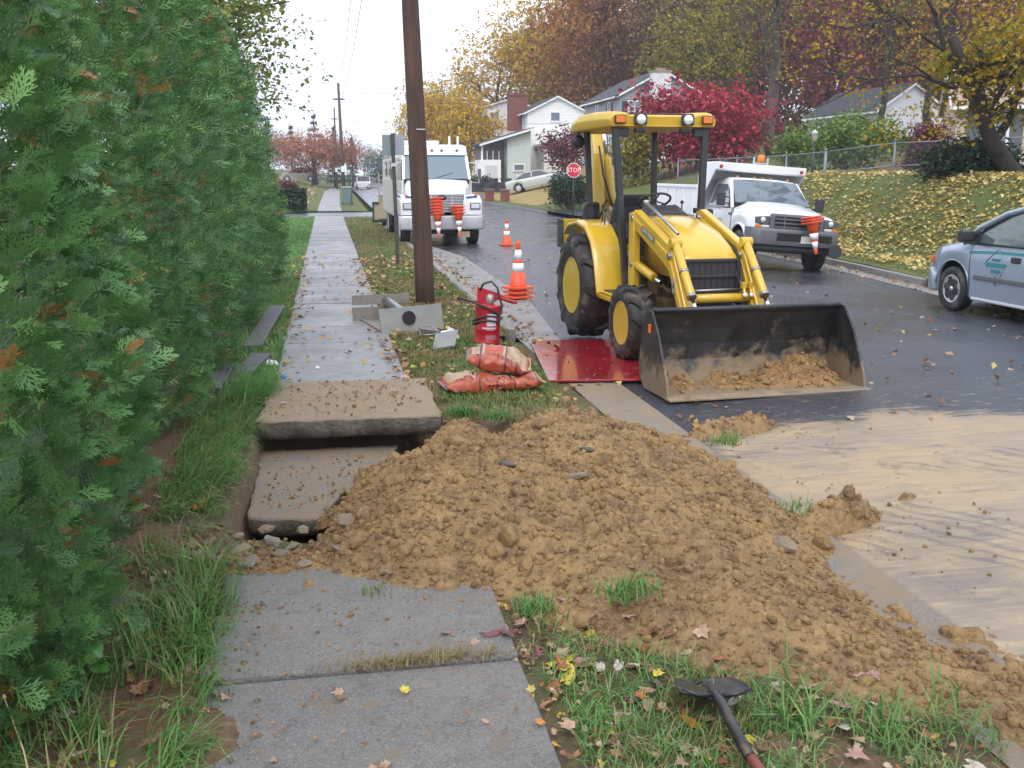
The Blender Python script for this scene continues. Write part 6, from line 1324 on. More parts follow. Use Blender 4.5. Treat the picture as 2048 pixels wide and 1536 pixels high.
# mid-distance specimens
T('crimson japanese maple with a wide low crown behind the dump truck', 22.6, 60, 2.5, (4.3, 3.6, 2.6), 900, .2, m_crim, m_bark, 31, .2, per=9, clump_r=.36, split=.5, nl=10, name='maple_tree', cat='maple tree', z=2.1, cc=(0, 0, 2.35))
T('small burgundy tree in front of the white house wing', 18.4, 78, 1.9, (1.75, 1.6, 1.7), 240, .17, m_burg, m_bark, 32, .09, per=7, clump_r=.25, z=1.7)
T('olive-green shrub behind the tractor canopy', 18.2, 59, 1.7, (1.5, 1.4, 2.0), 300, .15, m_olive, m_bark, 33, .08, per=8, clump_r=.22, name='shrub', cat='shrub', z=1.1)
T('dark rounded evergreen bush beside the stop sign', 13.1, 54.5, .75, (1.15, 1.0, .85), 420, .12, m_dkgr, m_bark, 34, .06, per=8, clump_r=.14, split=.8, name='bush', cat='bush', z=.25, shell=.3)
T('low dark bush on the straw lawn behind the utility truck', 13.2, 88, .4, (1.6, .8, .4), 120, .15, m_dkgr, m_bark, 35, .05, per=7, clump_r=.14, split=.8, name='bush', cat='bush', z=.8)
T('pale green small tree behind the chain-link fence', 20.6, 38, 1.7, (2.1, 1.9, 1.05), 520, .12, m_green, m_bark, 36, .07, per=8, clump_r=.2, z=1.55, cc=(0, 0, 1.55), nl=11)
T('second pale green small tree nearer the lamp post', 18.3, 37.5, 1.3, (1.0, 1.0, .9), 150, .11, m_green, m_bark, 46, .05, per=8, clump_r=.16, z=1.5)
T('burgundy shrub between the pale green tree and the beige house', 23.2, 36.6, 1.0, (.95, .9, 1.1), 300, .1, m_burg, m_bark, 37, .05, per=8, clump_r=.15, name='shrub', cat='shrub', z=1.75)
T('broad dark green rhododendron under the gold maple', 17.35, 25.3, .50, (1.3, 1.1, .62), 620, .11, m_dkgr, m_bark, 38, .05, per=8, clump_r=.12, split=.8, name='shrub', cat='shrub', z=1.72, shell=.3)
T('orange maple spreading over the beige suv', -1.4, 132, 3.6, (5.7, 4.6, 2.5), 760, .26, m_omaple, m_bark, 39, .38, per=8, clump_r=.42, split=.55, name='maple_tree', cat='maple tree', z=.6, cc=(.2, 0, 3.9))
T('pinkish far tree at the left above the orange maple', -8.5, 160, 4.5, (3.5, 3, 3), 260, .3, m_plum, m_bark2, 40, .2, per=6, clump_r=.5, z=1.2)
# conifers and far misty trees
def conifer(label, x, y, h, r0, seed, mat, z=None):
    r = np.random.default_rng(seed); t = thing('conifer', label, 'conifer', (x, y, gz(x, y) if z is None else z)); mb = MB(); mb.tube([(0, 0, -.3), (0, 0, h)], [.18, .03], 8); mb.build('trunk', m_bark, t)
    n = 900; u = r.random(n) ** 1.3; th = r.uniform(0, 6.283, n); lay = np.floor(u * 11) / 11; rad = r0 * (1 - lay) * r.random(n) ** .5; P = np.stack([np.cos(th) * rad, np.sin(th) * rad, h * (.12 + .88 * lay) - rad * .25 + r.normal(0, .1, n)], 1)
    link('foliage', scatter(CL6, P, rotm(th, r.uniform(-.5, .2, n), r.normal(0, .3, n)), .5 * r.uniform(.6, 1.2, n), r.random(n), mat, 'foliage'), t)
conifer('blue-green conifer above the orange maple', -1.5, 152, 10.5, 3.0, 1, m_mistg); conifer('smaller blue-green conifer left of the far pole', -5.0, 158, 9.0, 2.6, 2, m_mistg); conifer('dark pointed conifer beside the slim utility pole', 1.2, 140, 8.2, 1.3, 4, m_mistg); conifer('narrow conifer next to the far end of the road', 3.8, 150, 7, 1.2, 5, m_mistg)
for k, (lb, x, y, h, a) in enumerate((('pale bare tree at the far end of the street, nearest the road', 8.6, 232, 7.5, 3.2), ('pale bare tree at the far end of the street, behind the slim pole', 5.4, 226, 9.0, 3.6), ('pale bare tree at the far end of the street, left of the others', 1.6, 240, 8.0, 3.5), ('pale bare tree at the far end of the street, right of the others', 12.5, 245, 7.0, 3.0))):
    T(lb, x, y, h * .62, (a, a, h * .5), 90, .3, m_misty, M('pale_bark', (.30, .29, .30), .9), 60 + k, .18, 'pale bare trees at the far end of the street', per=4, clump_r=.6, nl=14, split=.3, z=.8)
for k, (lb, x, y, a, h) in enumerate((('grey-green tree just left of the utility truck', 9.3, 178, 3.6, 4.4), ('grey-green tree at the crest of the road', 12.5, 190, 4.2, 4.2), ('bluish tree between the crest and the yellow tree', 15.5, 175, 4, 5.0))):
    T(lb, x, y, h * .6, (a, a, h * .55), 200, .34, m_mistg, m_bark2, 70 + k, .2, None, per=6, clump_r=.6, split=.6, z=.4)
# clipped hedge and garden clump on the left
t = thing('clipped_hedge', 'dark square-clipped hedge at the end of the green lawn', 'hedge', (-1.95, 54.6, 0)); r = np.random.default_rng(3); n = 3000; q = r.uniform(-1, 1, (n, 3)); ax = r.integers(0, 3, n); q[np.arange(n), ax] = np.sign(q[np.arange(n), ax]) * r.uniform(.85, 1, n); P = q * np.array([.82, .8, .52]) + np.array([0, 0, .55])
link('foliage', scatter(LEAFQ, P, rotm(r.uniform(0, 6.3, n), r.uniform(-1.3, .9, n), r.uniform(-.9, .9, n)), .16 * r.uniform(.6, 1.3, n), r.random(n) * .6, m_dkgr, 'foliage'), t); mb = MB(); mb.tube([(0, 0, -.1), (0, 0, .6)], .06, 6); mb.build('stem', m_bark, t)
T('small yellow garden bush beyond the clipped hedge', -4.6, 92, .5, (.75, .6, .5), 90, .14, m_gold, m_bark, 41, .04, per=7, clump_r=.12, name='bush', cat='bush', z=.35)
T('grey-purple garden bush beyond the clipped hedge', -3.2, 90, .5, (.8, .6, .6), 110, .14, m_burg, m_bark, 42, .04, per=7, clump_r=.12, name='bush', cat='bush', z=.2)
# tall loose tree behind the hedge: bare dark limbs with hanging yellow-green leaves
tree('street_tree', 'tall yellow-green tree with dark limbs hanging over the hedge top', 'tree', (-4.6, 27.5, 0), 5.4, .24, (.9, 0, 5.8), (3.1, 2.8, 3.1), 1500, .12, m_yg, m_bark, 51, None, nl=15, per=7, clump_r=.22, split=.22, droop=.25)
# gold maple on the bank: trunk leaning towards the street
t = tree('gold_maple', 'gold maple with a leaning trunk and long bare branches over the bank', 'maple tree', (17.95, 24.1, 1.75), 3.2, .25, (-.55, -.3, 3.3), (2.1, 1.9, 1.5), 330, .12, m_gold, m_bark, 52, None, nl=12, lean=(-2.6, -.2), per=8, clump_r=.2, split=.35, droop=.3)
mb = MB()
for pts, r0 in (([(-2.2, -.2, 2.3), (-3.6, -.8, 2.55), (-5.2, -1.4, 2.35), (-6.6, -1.8, 2.45), (-8.0, -2.2, 2.2)], .06), ([(-3.2, -.7, 2.5), (-4.6, -1.2, 3.0), (-6.2, -1.6, 2.95)], .035), ([(-5.2, -1.4, 2.35), (-6.4, -1.9, 1.9), (-7.6, -2.4, 1.4)], .028), ([(-6.0, -1.6, 2.42), (-7.2, -1.9, 2.75), (-8.3, -2.3, 2.65)], .025), ([(-2.6, -.2, 3.2), (-4.2, -.9, 3.7), (-6.0, -1.6, 3.45), (-7.4, -2.0, 3.6)], .045), ([(-4.2, -.9, 3.7), (-5.4, -1.2, 4.3), (-7.0, -1.7, 4.5), (-8.4, -2.2, 4.35)], .03), ([(-2.6, -.2, 3.2), (-3.2, -.4, 4.4), (-3.6, -.6, 5.6)], .07), ([(-3.0, -.4, 4.0), (-4.4, -.9, 5.0), (-6.2, -1.5, 5.3)], .04)):
    pts = limb_pts(pts[0], pts[1], 4, .15, np.random.default_rng(int(r0 * 1e4))).tolist() + [list(p) for p in pts[2:]]
    mb.tube(pts, np.linspace(r0, r0 * .25, len(pts)), 6, False)
    rr = np.random.default_rng(int(r0 * 1e4) + 1)
    for _ in range(7):
        i0 = rr.integers(1, len(pts)); p = np.array(pts[i0]); q = p + rr.normal(0, 1, 3) * np.array([.7, .35, .35]); mb.tube(limb_pts(p, q, 4, .4, rr).tolist(), [r0 * .22, r0 * .16, r0 * .1, r0 * .06], 4, False)
mb.build('branch', m_bark, t)
r = np.random.default_rng(9); cl = np.array([(-4.2, -.9, 2.3), (-5.3, -1.4, 2.0), (-3.8, -.8, 1.6), (-4.7, -1.1, 1.2), (-4.4, -1.0, 1.05), (-6.3, -1.6, 3.4), (-6.8, -1.9, 3.0), (-3.3, -.5, 2.9), (-3.1, -.5, 1.9), (-2.9, -.4, 1.3), (-3.5, -.6, 4.3), (-5.0, -1.1, 4.1), (-7.5, -2, 2.3), (-5.9, -1.5, 2.6), (-4.0, -.9, 3.5), (-2.5, -.3, 1.5)])
cp = np.repeat(cl, 36, 0) + r.normal(0, 1, (len(cl) * 36, 3)) * np.array([.24, .2, .17]); n = len(cp)
link('hanging_leaves', scatter(LEAFQ, cp, rotm(r.uniform(0, 6.3, n), r.uniform(-1.5, .2, n), r.uniform(-.9, .9, n)), .10 * r.uniform(.7, 1.3, n), np.clip(r.normal(.62, .14, n), 0, 1), m_gold, 'hanging_leaves'), t)
# ================================================================ dirt pile
def sdist(X, Y, poly):
    """signed distance to a polygon, positive inside"""
    P = np.array(poly); d = np.full(X.shape, 1e9); ins = np.zeros(X.shape, bool)
    for a, b in zip(P, np.roll(P, -1, 0)):
        e = b - a; wx, wy = X - a[0], Y - a[1]; t = np.clip((wx * e[0] + wy * e[1]) / (e @ e), 0, 1); d = np.minimum(d, np.hypot(wx - e[0] * t, wy - e[1] * t))
        c = ((a[1] > Y) != (b[1] > Y)) & (X < (b[0] - a[0]) * (Y - a[1]) / (b[1] - a[1] + 1e-12) + a[0]); ins ^= c
    return np.where(ins, d, -d)
PILE = [(-.22, 5.1), (-.18, 5.7), (-.13, 6.1), (-.02, 6.6), (.14, 7.1), (.62, 7.35), (.95, 7.0), (1.2, 7.25), (1.45, 7.75), (1.85, 7.95), (2.3, 7.7), (2.75, 7.3), (2.88, 6.6), (2.86, 5.6), (2.8, 4.8), (2.62, 4.15), (2.66, 3.85), (3.0, 3.95), (3.35, 3.6), (3.2, 2.0), (2.40, 2.0), (2.36, 2.75), (2.2, 3.08), (1.85, 3.22), (1.5, 3.36), (1.17, 3.72), (.74, 4.22), (.2, 4.48), (-.05, 4.75)]
def pile_h(X, Y):
    wob = (fbm(X * 3, Y * 3, 21, 4) - .47) * .34
    d = sdist(X, Y, PILE) + wob
    body = .135 * sst(0, .85, d) + .05 * sst(0, .12, d)
    body = body + .055 * np.exp(-(((X - 1.65) / .75) ** 2 + ((Y - 6.35) / .8) ** 2)) * sst(0, .5, d) + .06 * np.exp(-(((X - .55) / .4) ** 2 + ((Y - 5.6) / .5) ** 2)) * sst(0, .3, d)
    body = body * np.interp(Y, [2.0, 2.8, 3.4, 4.2, 4.9], [.95, .85, .55, .68, 1.]) * np.interp(X, [2.2, 2.9], [1., .62])
    # spill on the road and thin smear at the trench edge
    for (cx_, cy_, rx, ry, a, h) in ((3.15, 7.42, .60, .20, .32, .10), (2.95, 5.25, .52, .17, .42, .15), (3.62, 5.62, .16, .06, .3, .05), (-.30, 4.95, .75, .30, -.12, .05), (.15, 4.64, 1.0, .36, .06, .034), (.9, 7.35, .35, .22, .2, .10)):
        u = (X - cx_) * cos(a) + (Y - cy_) * sin(a); v_ = -(X - cx_) * sin(a) + (Y - cy_) * cos(a); q = 1 - np.sqrt((u / rx) ** 2 + (v_ / ry) ** 2) + wob * 1.6; body = np.maximum(body, h * sst(0, .75, q))
    return body
def pile_z(X, Y):
    h = pile_h(X, Y); m = sst(0., .10, h)
    wx = X + .09 * (fbm(X * 8, Y * 8, 2, 4) - .47) + .03 * (fbm(X * 30, Y * 30, 3, 3) - .44); wy = Y + .09 * (fbm(X * 8, Y * 8, 12, 4) - .47) + .03 * (fbm(X * 30, Y * 30, 13, 3) - .44); w1 = worley(wx * 6, wy * 6, 5); w2 = worley(wx * 15, wy * 15, 6); w3 = worley(wx * 34, wy * 34, 7)
    rough = .07 * (1 - np.clip(w1, 0, 1) ** 1.3) * vnoise(X * 5, Y * 5, 81) + .05 * (1 - np.clip(w2, 0, 1) ** 1.4) * (.3 + vnoise(X * 11, Y * 11, 82)) + .020 * (1 - np.clip(w3, 0, 1) ** 1.5) + .16 * (fbm(X * 2.6, Y * 2.6, 31, 4) - .48) + .05 * (fbm(X * 19, Y * 19, 33, 4) - .47) - .02
    base = np.where(X > 2.75, zroad(X, Y), np.where(X > 2.3, -.105, -.02 - .08 * sst(1.72, 2.15, X))) - .17 * sst(1.0, .1, X) * sst(5.6, 6.05, Y) * sst(8, 7.4, Y)
    return base - .05 + h + (rough * (.25 + .75 * sst(.02, .3, h)) ) * m + .045 * m
def dirt_material():
    m = bpy.data.materials.new('turned_clay'); n, b = nodes_of(m); L = n.links; N = n.nodes.new; P = N('ShaderNodeNewGeometry').outputs['Position']
    def noise(s, d=6, r=.65):
        t = N('ShaderNodeTexNoise'); t.inputs['Scale'].default_value = s; t.inputs['Detail'].default_value = d; t.inputs['Roughness'].default_value = r; L.new(P, t.inputs['Vector']); return t.outputs['Fac']
    def mr(v, a, bb):
        t = N('ShaderNodeMapRange'); t.inputs['From Min'].default_value = a; t.inputs['From Max'].default_value = bb; L.new(v, t.inputs['Value']); return t.outputs[0]
    def mix(f, A, B):
        t = N('ShaderNodeMix'); t.data_type = 'RGBA'
        for k, x in (('A', A), ('B', B)):
            if isinstance(x, tuple): t.inputs[k].default_value = (*x, 1)
            else: L.new(x, t.inputs[k])
        L.new(f, t.inputs['Factor']); return t.outputs['Result']
    c = mix(mr(noise(1.8), .38, .62), (.41, .262, .115), (.27, .172, .084))
    c = mix(mr(noise(5.5, 9, .75), .47, .62), c, (.19, .122, .068))
    c = mix(mr(noise(3.1, 9, .8), .56, .68), c, (.16, .105, .065))
    c = mix(mr(noise(26, 8, .75), .5, .72), c, (.50, .345, .18))
    c = mix(mr(noise(70, 4, .7), .58, .75), c, (.16, .095, .05))
    L.new(c, b.inputs['Base Color']); b.inputs['Roughness'].default_value = .9; b.inputs['Specular IOR Level'].default_value = .25
    bp = N('ShaderNodeBump'); bp.inputs['Strength'].default_value = .9; bp.inputs['Distance'].default_value = .018; L.new(noise(75, 8, .75), bp.inputs['Height']); L.new(bp.outputs[0], b.inputs['Normal'])
    MATS['turned_clay'] = m; return m
m_clay = dirt_material()
DP = link('dirt_pile', grid_mesh('dirt_pile', np.arange(-1.05, 3.95, .0145), np.arange(2.05, 8.3, .0145), pile_z, m_clay, keep=lambda X, Y: pile_h(X, Y) > .004))
tag(DP, 'spread mound of freshly dug tan clay beside the broken sidewalk', 'dirt pile')
# loose clods: small lumps on and around the mound
def clod_tpl(sub, seed):
    bm = bmesh.new(); bmesh.ops.create_icosphere(bm, subdivisions=sub, radius=1); r = np.random.default_rng(seed); V = np.array([v.co[:] for v in bm.verts]); F = np.array([[v.index for v in f.verts] for f in bm.faces]); bm.free()
    d = r.normal(0, 1, (7, 3)); d /= np.linalg.norm(d, axis=1)[:, None]; s = 1 + sum((.5 * np.clip(V @ x - .25, 0, 1)) * y for x, y in zip(d, r.uniform(-1, 1, 7))) + r.normal(0, .07 if sub > 1 else .20, len(V)); s = np.clip(s, .55, 1.5); return V * s[:, None] * r.uniform(.6, 1.15, 3), F
r = np.random.default_rng(77); n = 70000; x = r.uniform(-.9, 3.6, n); y = r.uniform(2.6, 8.1, n); h = pile_h(x, y); k = (h > .01) & (r.random(n) < .6 * np.interp(y, [3, 8], [1., .6])); x, y = x[k][:15000], y[k][:15000]; z = pile_z(x, y)
s = .004 + .019 * r.random(len(x)) ** 3.2
big = r.random(len(x)) < .010; s = np.where(big, s + r.uniform(.012, .045, len(x)), s)
CT2 = [clod_tpl(2, i) for i in range(5)]; CT1 = [clod_tpl(1, i + 9) for i in range(5)]
me = scatter(CT2, np.stack([x, y, z + s * .25], 1)[big | (s > .02)], rotm(*(r.uniform(0, 6.3, len(x)) for _ in range(3)))[big | (s > .02)], s[big | (s > .02)], s[big | (s > .02)], m_clay, 'clods'); tag(link('clods', me, DP), kind='stuff')
q = ~(big | (s > .02)); tag(link('crumbs', scatter(CT1, np.stack([x, y, z + s * .3], 1)[q], rotm(*(r.uniform(0, 6.3, int(q.sum())) for _ in range(3))), s[q], s[q], m_clay, 'crumbs'), DP), kind='stuff')
# loose bits thrown further: slabs, road, grass
x = np.concatenate([r.normal(.2, .45, 420), 2.85 + np.abs(r.normal(0, .55, 420)), r.uniform(-.6, .7, 420)]); y = np.concatenate([r.normal(4.5, .2, 420), np.concatenate([r.normal(7.45, .3, 170), r.normal(5.3, .35, 180), r.uniform(4.0, 8.0, 70)]), r.uniform(7.9, 9.3, 420)]); k = pile_h(x, y) < .01; x, y = x[k], y[k]
z = np.where(x > 2.76, zroad(x, y), np.where((y > 7.85) & (x < .85), .045, .0)); s = .003 + .013 * r.random(len(x)) ** 4; k = ~((x > 2.9) & (y > 8.4))
tag(link('crumbs', scatter(CT1, np.stack([x, y, z + s * .4], 1)[k], rotm(*(r.uniform(0, 6.3, int(k.sum())) for _ in range(3))), s[k], s[k], m_clay, 'crumbs'), DP), kind='stuff')
# a few stones and broken slabs of concrete lying in the clay
for (x, y, s_, m_) in ((1.35, 5.35, .05, m_slabsoil2), (1.55, 5.9, .04, M('slate_stone', (.10, .09, .085), .8, var=.4, vs=20)), (1.0, 5.6, .04, MATS['slate_stone']), (2.35, 4.75, .085, m_slabsoil2)):
    V, F = clod_tpl(2, int(x * 100)); me = np_mesh('stone', V * s_ * np.array([1.5, 1, .5]), F, m_, None, False); link('stone', me, DP, (x, y, float(pile_z(np.array(x), np.array(y))) + s_ * .15), (random.uniform(-.3, .3), random.uniform(-.3, .3), random.uniform(0, 6)))
n = 420; x = r.uniform(-.95, .95, n); y = r.uniform(-2.25, -1.74, n); zz = hb(x, y); k = (zz > bucket_floor(y) + .01) | (r.random(n) < .25); x, y, zz = x[k], y[k], np.maximum(zz, bucket_floor(y))[k]; s = .008 + .034 * r.random(len(x)) ** 2.5
tag(link('clods', scatter(CT1, np.stack([x, y, zz + s * .3], 1), rotm(*(r.uniform(0, 6.3, len(x)) for _ in range(3))), s, s, m_clay, 'clods'), BK), kind='stuff')
# rubble along the broken edge
RB = [(-.55, 5.4), (-.2, 5.45), (.05, 5.3), (-.4, 5.5), (-.7, 5.35), (-.62, 4.98), (-.45, 4.92), (-.30, 5.02), (-.18, 4.86), (.0, 4.94), (-.52, 5.2), (-.36, 5.28), (-.05, 4.72), (.22, 4.66), (-.7, 5.1), (.1, 5.0), (-.25, 5.2)]
for x, y in RB:
    V, F = clod_tpl(1, int(abs(x) * 997 + y * 31)); s_ = random.uniform(.03, .058); me = np_mesh('rubble', V * s_ * np.array([1.4, 1, .55]), F, m_slabsoil2, None, False); link('rubble', me, SW, (x, y, max(-.02 - float(ztrench(np.array(x), np.array(y))) * .4, float(pile_z(np.array(x), np.array(y))) if pile_h(np.array(x), np.array(y)) > .01 else -9) + s_ * .2), (random.uniform(-.3, .3), random.uniform(-.3, .3), random.uniform(0, 6)))
n = 900; x = r.uniform(-.85, .55, n); y = r.uniform(4.7, 5.75, n); k = ztrench(x, y) < .2; x, y = x[k], y[k]; s = .004 + .022 * r.random(len(x)) ** 3; z = np.where(pile_h(x, y) > .01, pile_z(x, y), zverge(x, y))
tag(link('crumbs', scatter(CT1, np.stack([x, y, z + s * .3], 1), rotm(*(r.uniform(0, 6.3, len(x)) for _ in range(3))), s, s, m_clay, 'crumbs'), DP), kind='stuff')
n = 420; x = r.uniform(-.5, .3, n); y = r.uniform(6.2, 7.75, n); s = .002 + .014 * r.random(n) ** 4; tag(link('crumbs', scatter(CT1, np.stack([x, y, -.195 - .045 * (y - 7.02) + s * .3], 1), rotm(*(r.uniform(0, 6.3, n) for _ in range(3))), s, s, m_clay, 'crumbs'), DP), kind='stuff')
# bare earth where the verge is dug or trodden
m_earth = ground_mat('bare_earth', (.13, .085, .05), (.17, .115, .07), (.22, .16, .10), 2.5, 16, .95, .8, 55); m_duff = ground_mat('needle_duff', (.12, .075, .045), (.15, .09, .055), (.24, .12, .06), 3, 30, .95, .8, 70)
me = VERGE.data; me.materials.append(m_earth); me.materials.append(m_duff); co = np.empty(len(me.vertices) * 3, np.float32); me.vertices.foreach_get('co', co); co = co.reshape(-1, 3); lv = np.empty(len(me.loops), np.int32); me.loops.foreach_get('vertex_index', lv); cen = co[lv.reshape(-1, 4)].mean(1); X, Y = cen[:, 0], cen[:, 1]
ix = np.where((ztrench(X, Y) > .02) | ((X > .55) & (X < 2.3) & (Y > 4.2) & (Y < 7.6)) | ((X > 1.35) & (Y < 3.05) & (fbm(X * 4, Y * 4, 2) > .45)), 1, 0); ix = np.where((X < -.62) & (Y < 5.6) & (ix == 0) & (fbm(X * 3, Y * 3, 8) > .40), 2, ix); ix = np.where((X < -1.0) & (ix == 0), 2, ix); ix = np.where((X > -.66) & (X < .3) & (Y < 5), 1, ix); me.polygons.foreach_set('material_index', ix.astype(np.int32))
# ================================================================ grass
m_grass = MV('grass_blades', [(0, (.24, .18, .08)), (.24, (.38, .31, .15)), (.34, (.16, .23, .06)), (.65, (.10, .25, .06)), (1, (.22, .42, .12))], rough=.5, trans=.3, spec=.4)
m_grassd = MV('verge_grass', [(0, (.26, .20, .10)), (.45, (.32, .26, .12)), (.6, (.20, .22, .07)), (.8, (.12, .21, .055)), (1, (.14, .27, .06))], rough=.6, trans=.3)
def blades(name, x, y, z, h, w_, mat, v, bend=.6, seed=0, dirx=None, parent=None):
    r = np.random.default_rng(seed); n = len(x); a = r.uniform(0, 6.283, n) if dirx is None else r.normal(dirx, .8, n); b = bend * r.uniform(.3, 1.4, n)
    dx, dy = np.cos(a), np.sin(a); nx, ny = -dy, dx; ts = (0, .38, .72, 1.); V = np.empty((n, 8, 3))
    for i, t in enumerate(ts):
        ph = b * t; hz = h * (np.sin(ph + 1e-6) / (b + 1e-6)) if False else h * t * np.cos(b * t * .9); out_ = h * t * np.sin(b * t * .9 + .08); ww = w_ * (1 - t ** 1.5) * .5 + .0004
        for j, sg in enumerate((-1, 1)):
            V[:, i * 2 + j, 0] = x + dx * out_ + nx * ww * sg; V[:, i * 2 + j, 1] = y + dy * out_ + ny * ww * sg; V[:, i * 2 + j, 2] = z + hz
    T = np.array([(0, 1, 3, 2), (2, 3, 5, 4), (4, 5, 7, 6)]); F = (T[None] + (np.arange(n) * 8)[:, None, None]).reshape(-1, 4)
    return tag(link(name, np_mesh(name, V.reshape(-1, 3), F, mat, np.repeat(v, 8)), parent), kind='stuff')
r = np.random.default_rng(123)
def tufts(n, x0, x1, y0, y1, k, spread, keep):
    cx_ = r.uniform(x0, x1, n); cy_ = r.uniform(y0, y1, n); x = np.repeat(cx_, k) + r.normal(0, spread, n * k); y = np.repeat(cy_, k) + r.normal(0, spread, n * k); tv = np.repeat(r.random(n), k); m = keep(x, y); return x[m], y[m], tv[m]
free = lambda x, y: (pile_h(x, y) < .012) & (ztrench(x, y) < .03)
# right foreground verge
x, y, tv = tufts(430, .80, 2.35, 2.3, 4.3, 16, .05, lambda x, y: free(x, y) & (x > .78) & ((fbm(x * 4, y * 4, 2) < .50) | (x < 1.35) | (y > 3.05))); blades('grass', x, y, zverge(x, y), r.uniform(.03, .13, len(x)), .006, m_grass, np.clip(.10 + .80 * tv + r.normal(0, .14, len(x)), 0, 1), 1.15, 1)
x, y, tv = tufts(13, 1.6, 2.35, 2.95, 3.3, 13, .05, lambda x, y: x > 0); blades('grass', x, y, zverge(x, y), r.uniform(.10, .26, len(x)), .009, m_grass, np.clip(.30 + .55 * tv + r.normal(0, .15, len(x)), 0, 1), 1.2, 2)
# left foreground, at the foot of the hedge
x, y, tv = tufts(430, -2.0, -.58, 2.4, 5.1, 14, .05, lambda x, y: (x < -.56) & (fbm(x * 3, y * 3, 14) > .36)); blades('grass', x, y, zverge(x, y), r.uniform(.06, .24, len(x)), .008, m_grass, np.clip(.25 + .7 * tv + r.normal(0, .12, len(x)), 0, 1), .9, 3)
# long grass falling over the slab edge
x, y, tv = tufts(250, -1.12, -.66, 5.1, 8.7, 20, .05, lambda x, y: (x < -.60) & ((y > 6.1) | (fbm(x * 5, y * 5, 71) > .5))); blades('grass', x, y, np.full(len(x), -.02), r.uniform(.05, .21, len(x)), .009, m_grass, np.clip(.22 + .75 * tv + r.normal(0, .16, len(x)), 0., 1), 1.3, 4, -.3)
x, y, tv = tufts(60, -.95, -.58, 8.6, 9.6, 26, .05, lambda x, y: x < -.54); blades('grass', x, y, np.full(len(x), -.02), r.uniform(.12, .3, len(x)), .008, m_grass, np.clip(.42 + .5 * tv, 0.24, 1), 1.1, 5, 0.)
x, y, tv = tufts(70, -.70, -.50, 2.5, 4.9, 12, .035, lambda x, y: x < -.44); blades('grass', x, y, np.full(len(x), .002), r.uniform(.05, .2, len(x)), .007, m_grass, np.clip(.3 + .65 * tv + r.normal(0, .12, len(x)), 0, 1), 1.2, 14, -.2)
# tuft hanging at the trench corner and green bits in the clay
for (cx_, cy_, zz, n_, hh) in ((1.02, 7.9, -.0, 260, .16), (1.28, 7.75, .0, 180, .12), (2.78, 6.6, .03, 90, .12), (1.22, 4.0, .10, 90, .10), (1.28, 4.02, .11, 60, .12), (.86, 4.15, .0, 120, .1), (2.5, 4.9, .12, 40, .08), (.15, 4.45, .01, 30, .06)):
    x = r.normal(cx_, .06, n_); y = r.normal(cy_, .05, n_); blades('grass', x, y, np.full(n_, zz), r.uniform(.5, 1.1, n_) * hh, .007, m_grass, r.uniform(.35, .9, n_), 1., int(cx_ * 100))
# verge between sidewalk and kerb
pv = lambda x, y: fbm(x * 1.4, y * 1.4, 40, 4)
def verge(n, x0, x1, y0, y1, h0, h1, w_, seed, k=12, sp=.05):
    x, y, tv = tufts(n, x0, x1, y0, y1, k, sp, lambda x, y: free(x, y) & (x > .70) & (x < xc(y) - .12)); g_ = pv(x, y); blades('grass', x, y, (zverge(x, y) if y1 < 12.1 else far(y) - .02), r.uniform(h0, h1, len(x)), w_, m_grassd, np.clip(.25 + 1.5 * (g_ - .35) + .25 * tv + r.normal(0, .12, len(x)), 0, 1), .9, seed)
verge(1500, .74, 2.15, 7.7, 12.0, .03, .085, .010, 6); verge(1100, .72, 2.2, 12.0, 20, .03, .08, .014, 7); verge(1100, .72, 2.2, 20, 46, .03, .09, .024, 8, 9, .1)
x, y, tv = tufts(700, -1.25, -.57, 9, 19, 18, .06, lambda x, y: x < -.545); blades('grass', x, y, np.full(len(x), -.02), r.uniform(.05, .17, len(x)), .011, m_grass, np.clip(.3 + .6 * tv + r.normal(0, .12, len(x)), 0, 1), .9, 9)
x, y, tv = tufts(1300, -3.6, -.58, 19, 46, 9, .12, lambda x, y: x < -.55); blades('grass', x, y, np.full(len(x), -.02), r.uniform(.05, .12, len(x)), .028, m_grass, np.clip(.6 + .3 * tv, 0, 1), .8, 10)
# bank grass on the right
x = r.uniform(9.5, 24, 26000); y = r.uniform(11, 42, 26000); s_ = x - xr(y); k = (s_ > np.where(y < 18, 3.1, .3)) & (s_ < 9); x, y = x[k], y[k]; blades('grass', x, y, zlot(x, y) - .01, r.uniform(.06, .16, len(x)), .026, m_grassd, np.clip(.35 + .9 * (fbm(x * .8, y * .8, 3) - .2) + r.normal(0, .12, len(x)), 0, 1), .9, 11)
# ================================================================ fallen leaves
def leaf_shape(kind, seed):
    rr = np.random.default_rng(seed)
    if kind == 'maple': rad = [1.0, .58, .86, .55, .66, .45, .36, .12]; ang = [90, 68, 40, 22, -8, -32, -62, -85]
    elif kind == 'oak': rad = [1.0, .50, .62, .36, .55, .33, .45, .12]; ang = [90, 64, 44, 20, -5, -35, -60, -85]
    else: rad = [1.0, .72, .52, .46, .46, .52, .55, .12]; ang = [90, 62, 35, 8, -20, -48, -70, -85]
    P = [(cos(radians(a)) * q, sin(radians(a)) * q) for a, q in zip(ang, rad)]; P += [(-x, y) for x, y in P[::-1][:-1]][:-0 or None]
    P = np.array(P) + rr.normal(0, .03, (len(P), 2)); cu = rr.uniform(-.7, .9); cu2 = rr.uniform(-.4, .7)
    Z = lambda p: cu * (abs(p[0]) ** 1.5) + cu2 * p[1] ** 2 * .6 + rr.normal(0, .03)
    V = [(0, 0, .0)] + [(x, y, Z((x, y))) for x, y in P]; F = [(0, i, i + 1) for i in range(1, len(P))] + [(0, len(P), 1)]
    return np.array(V), np.array(F)
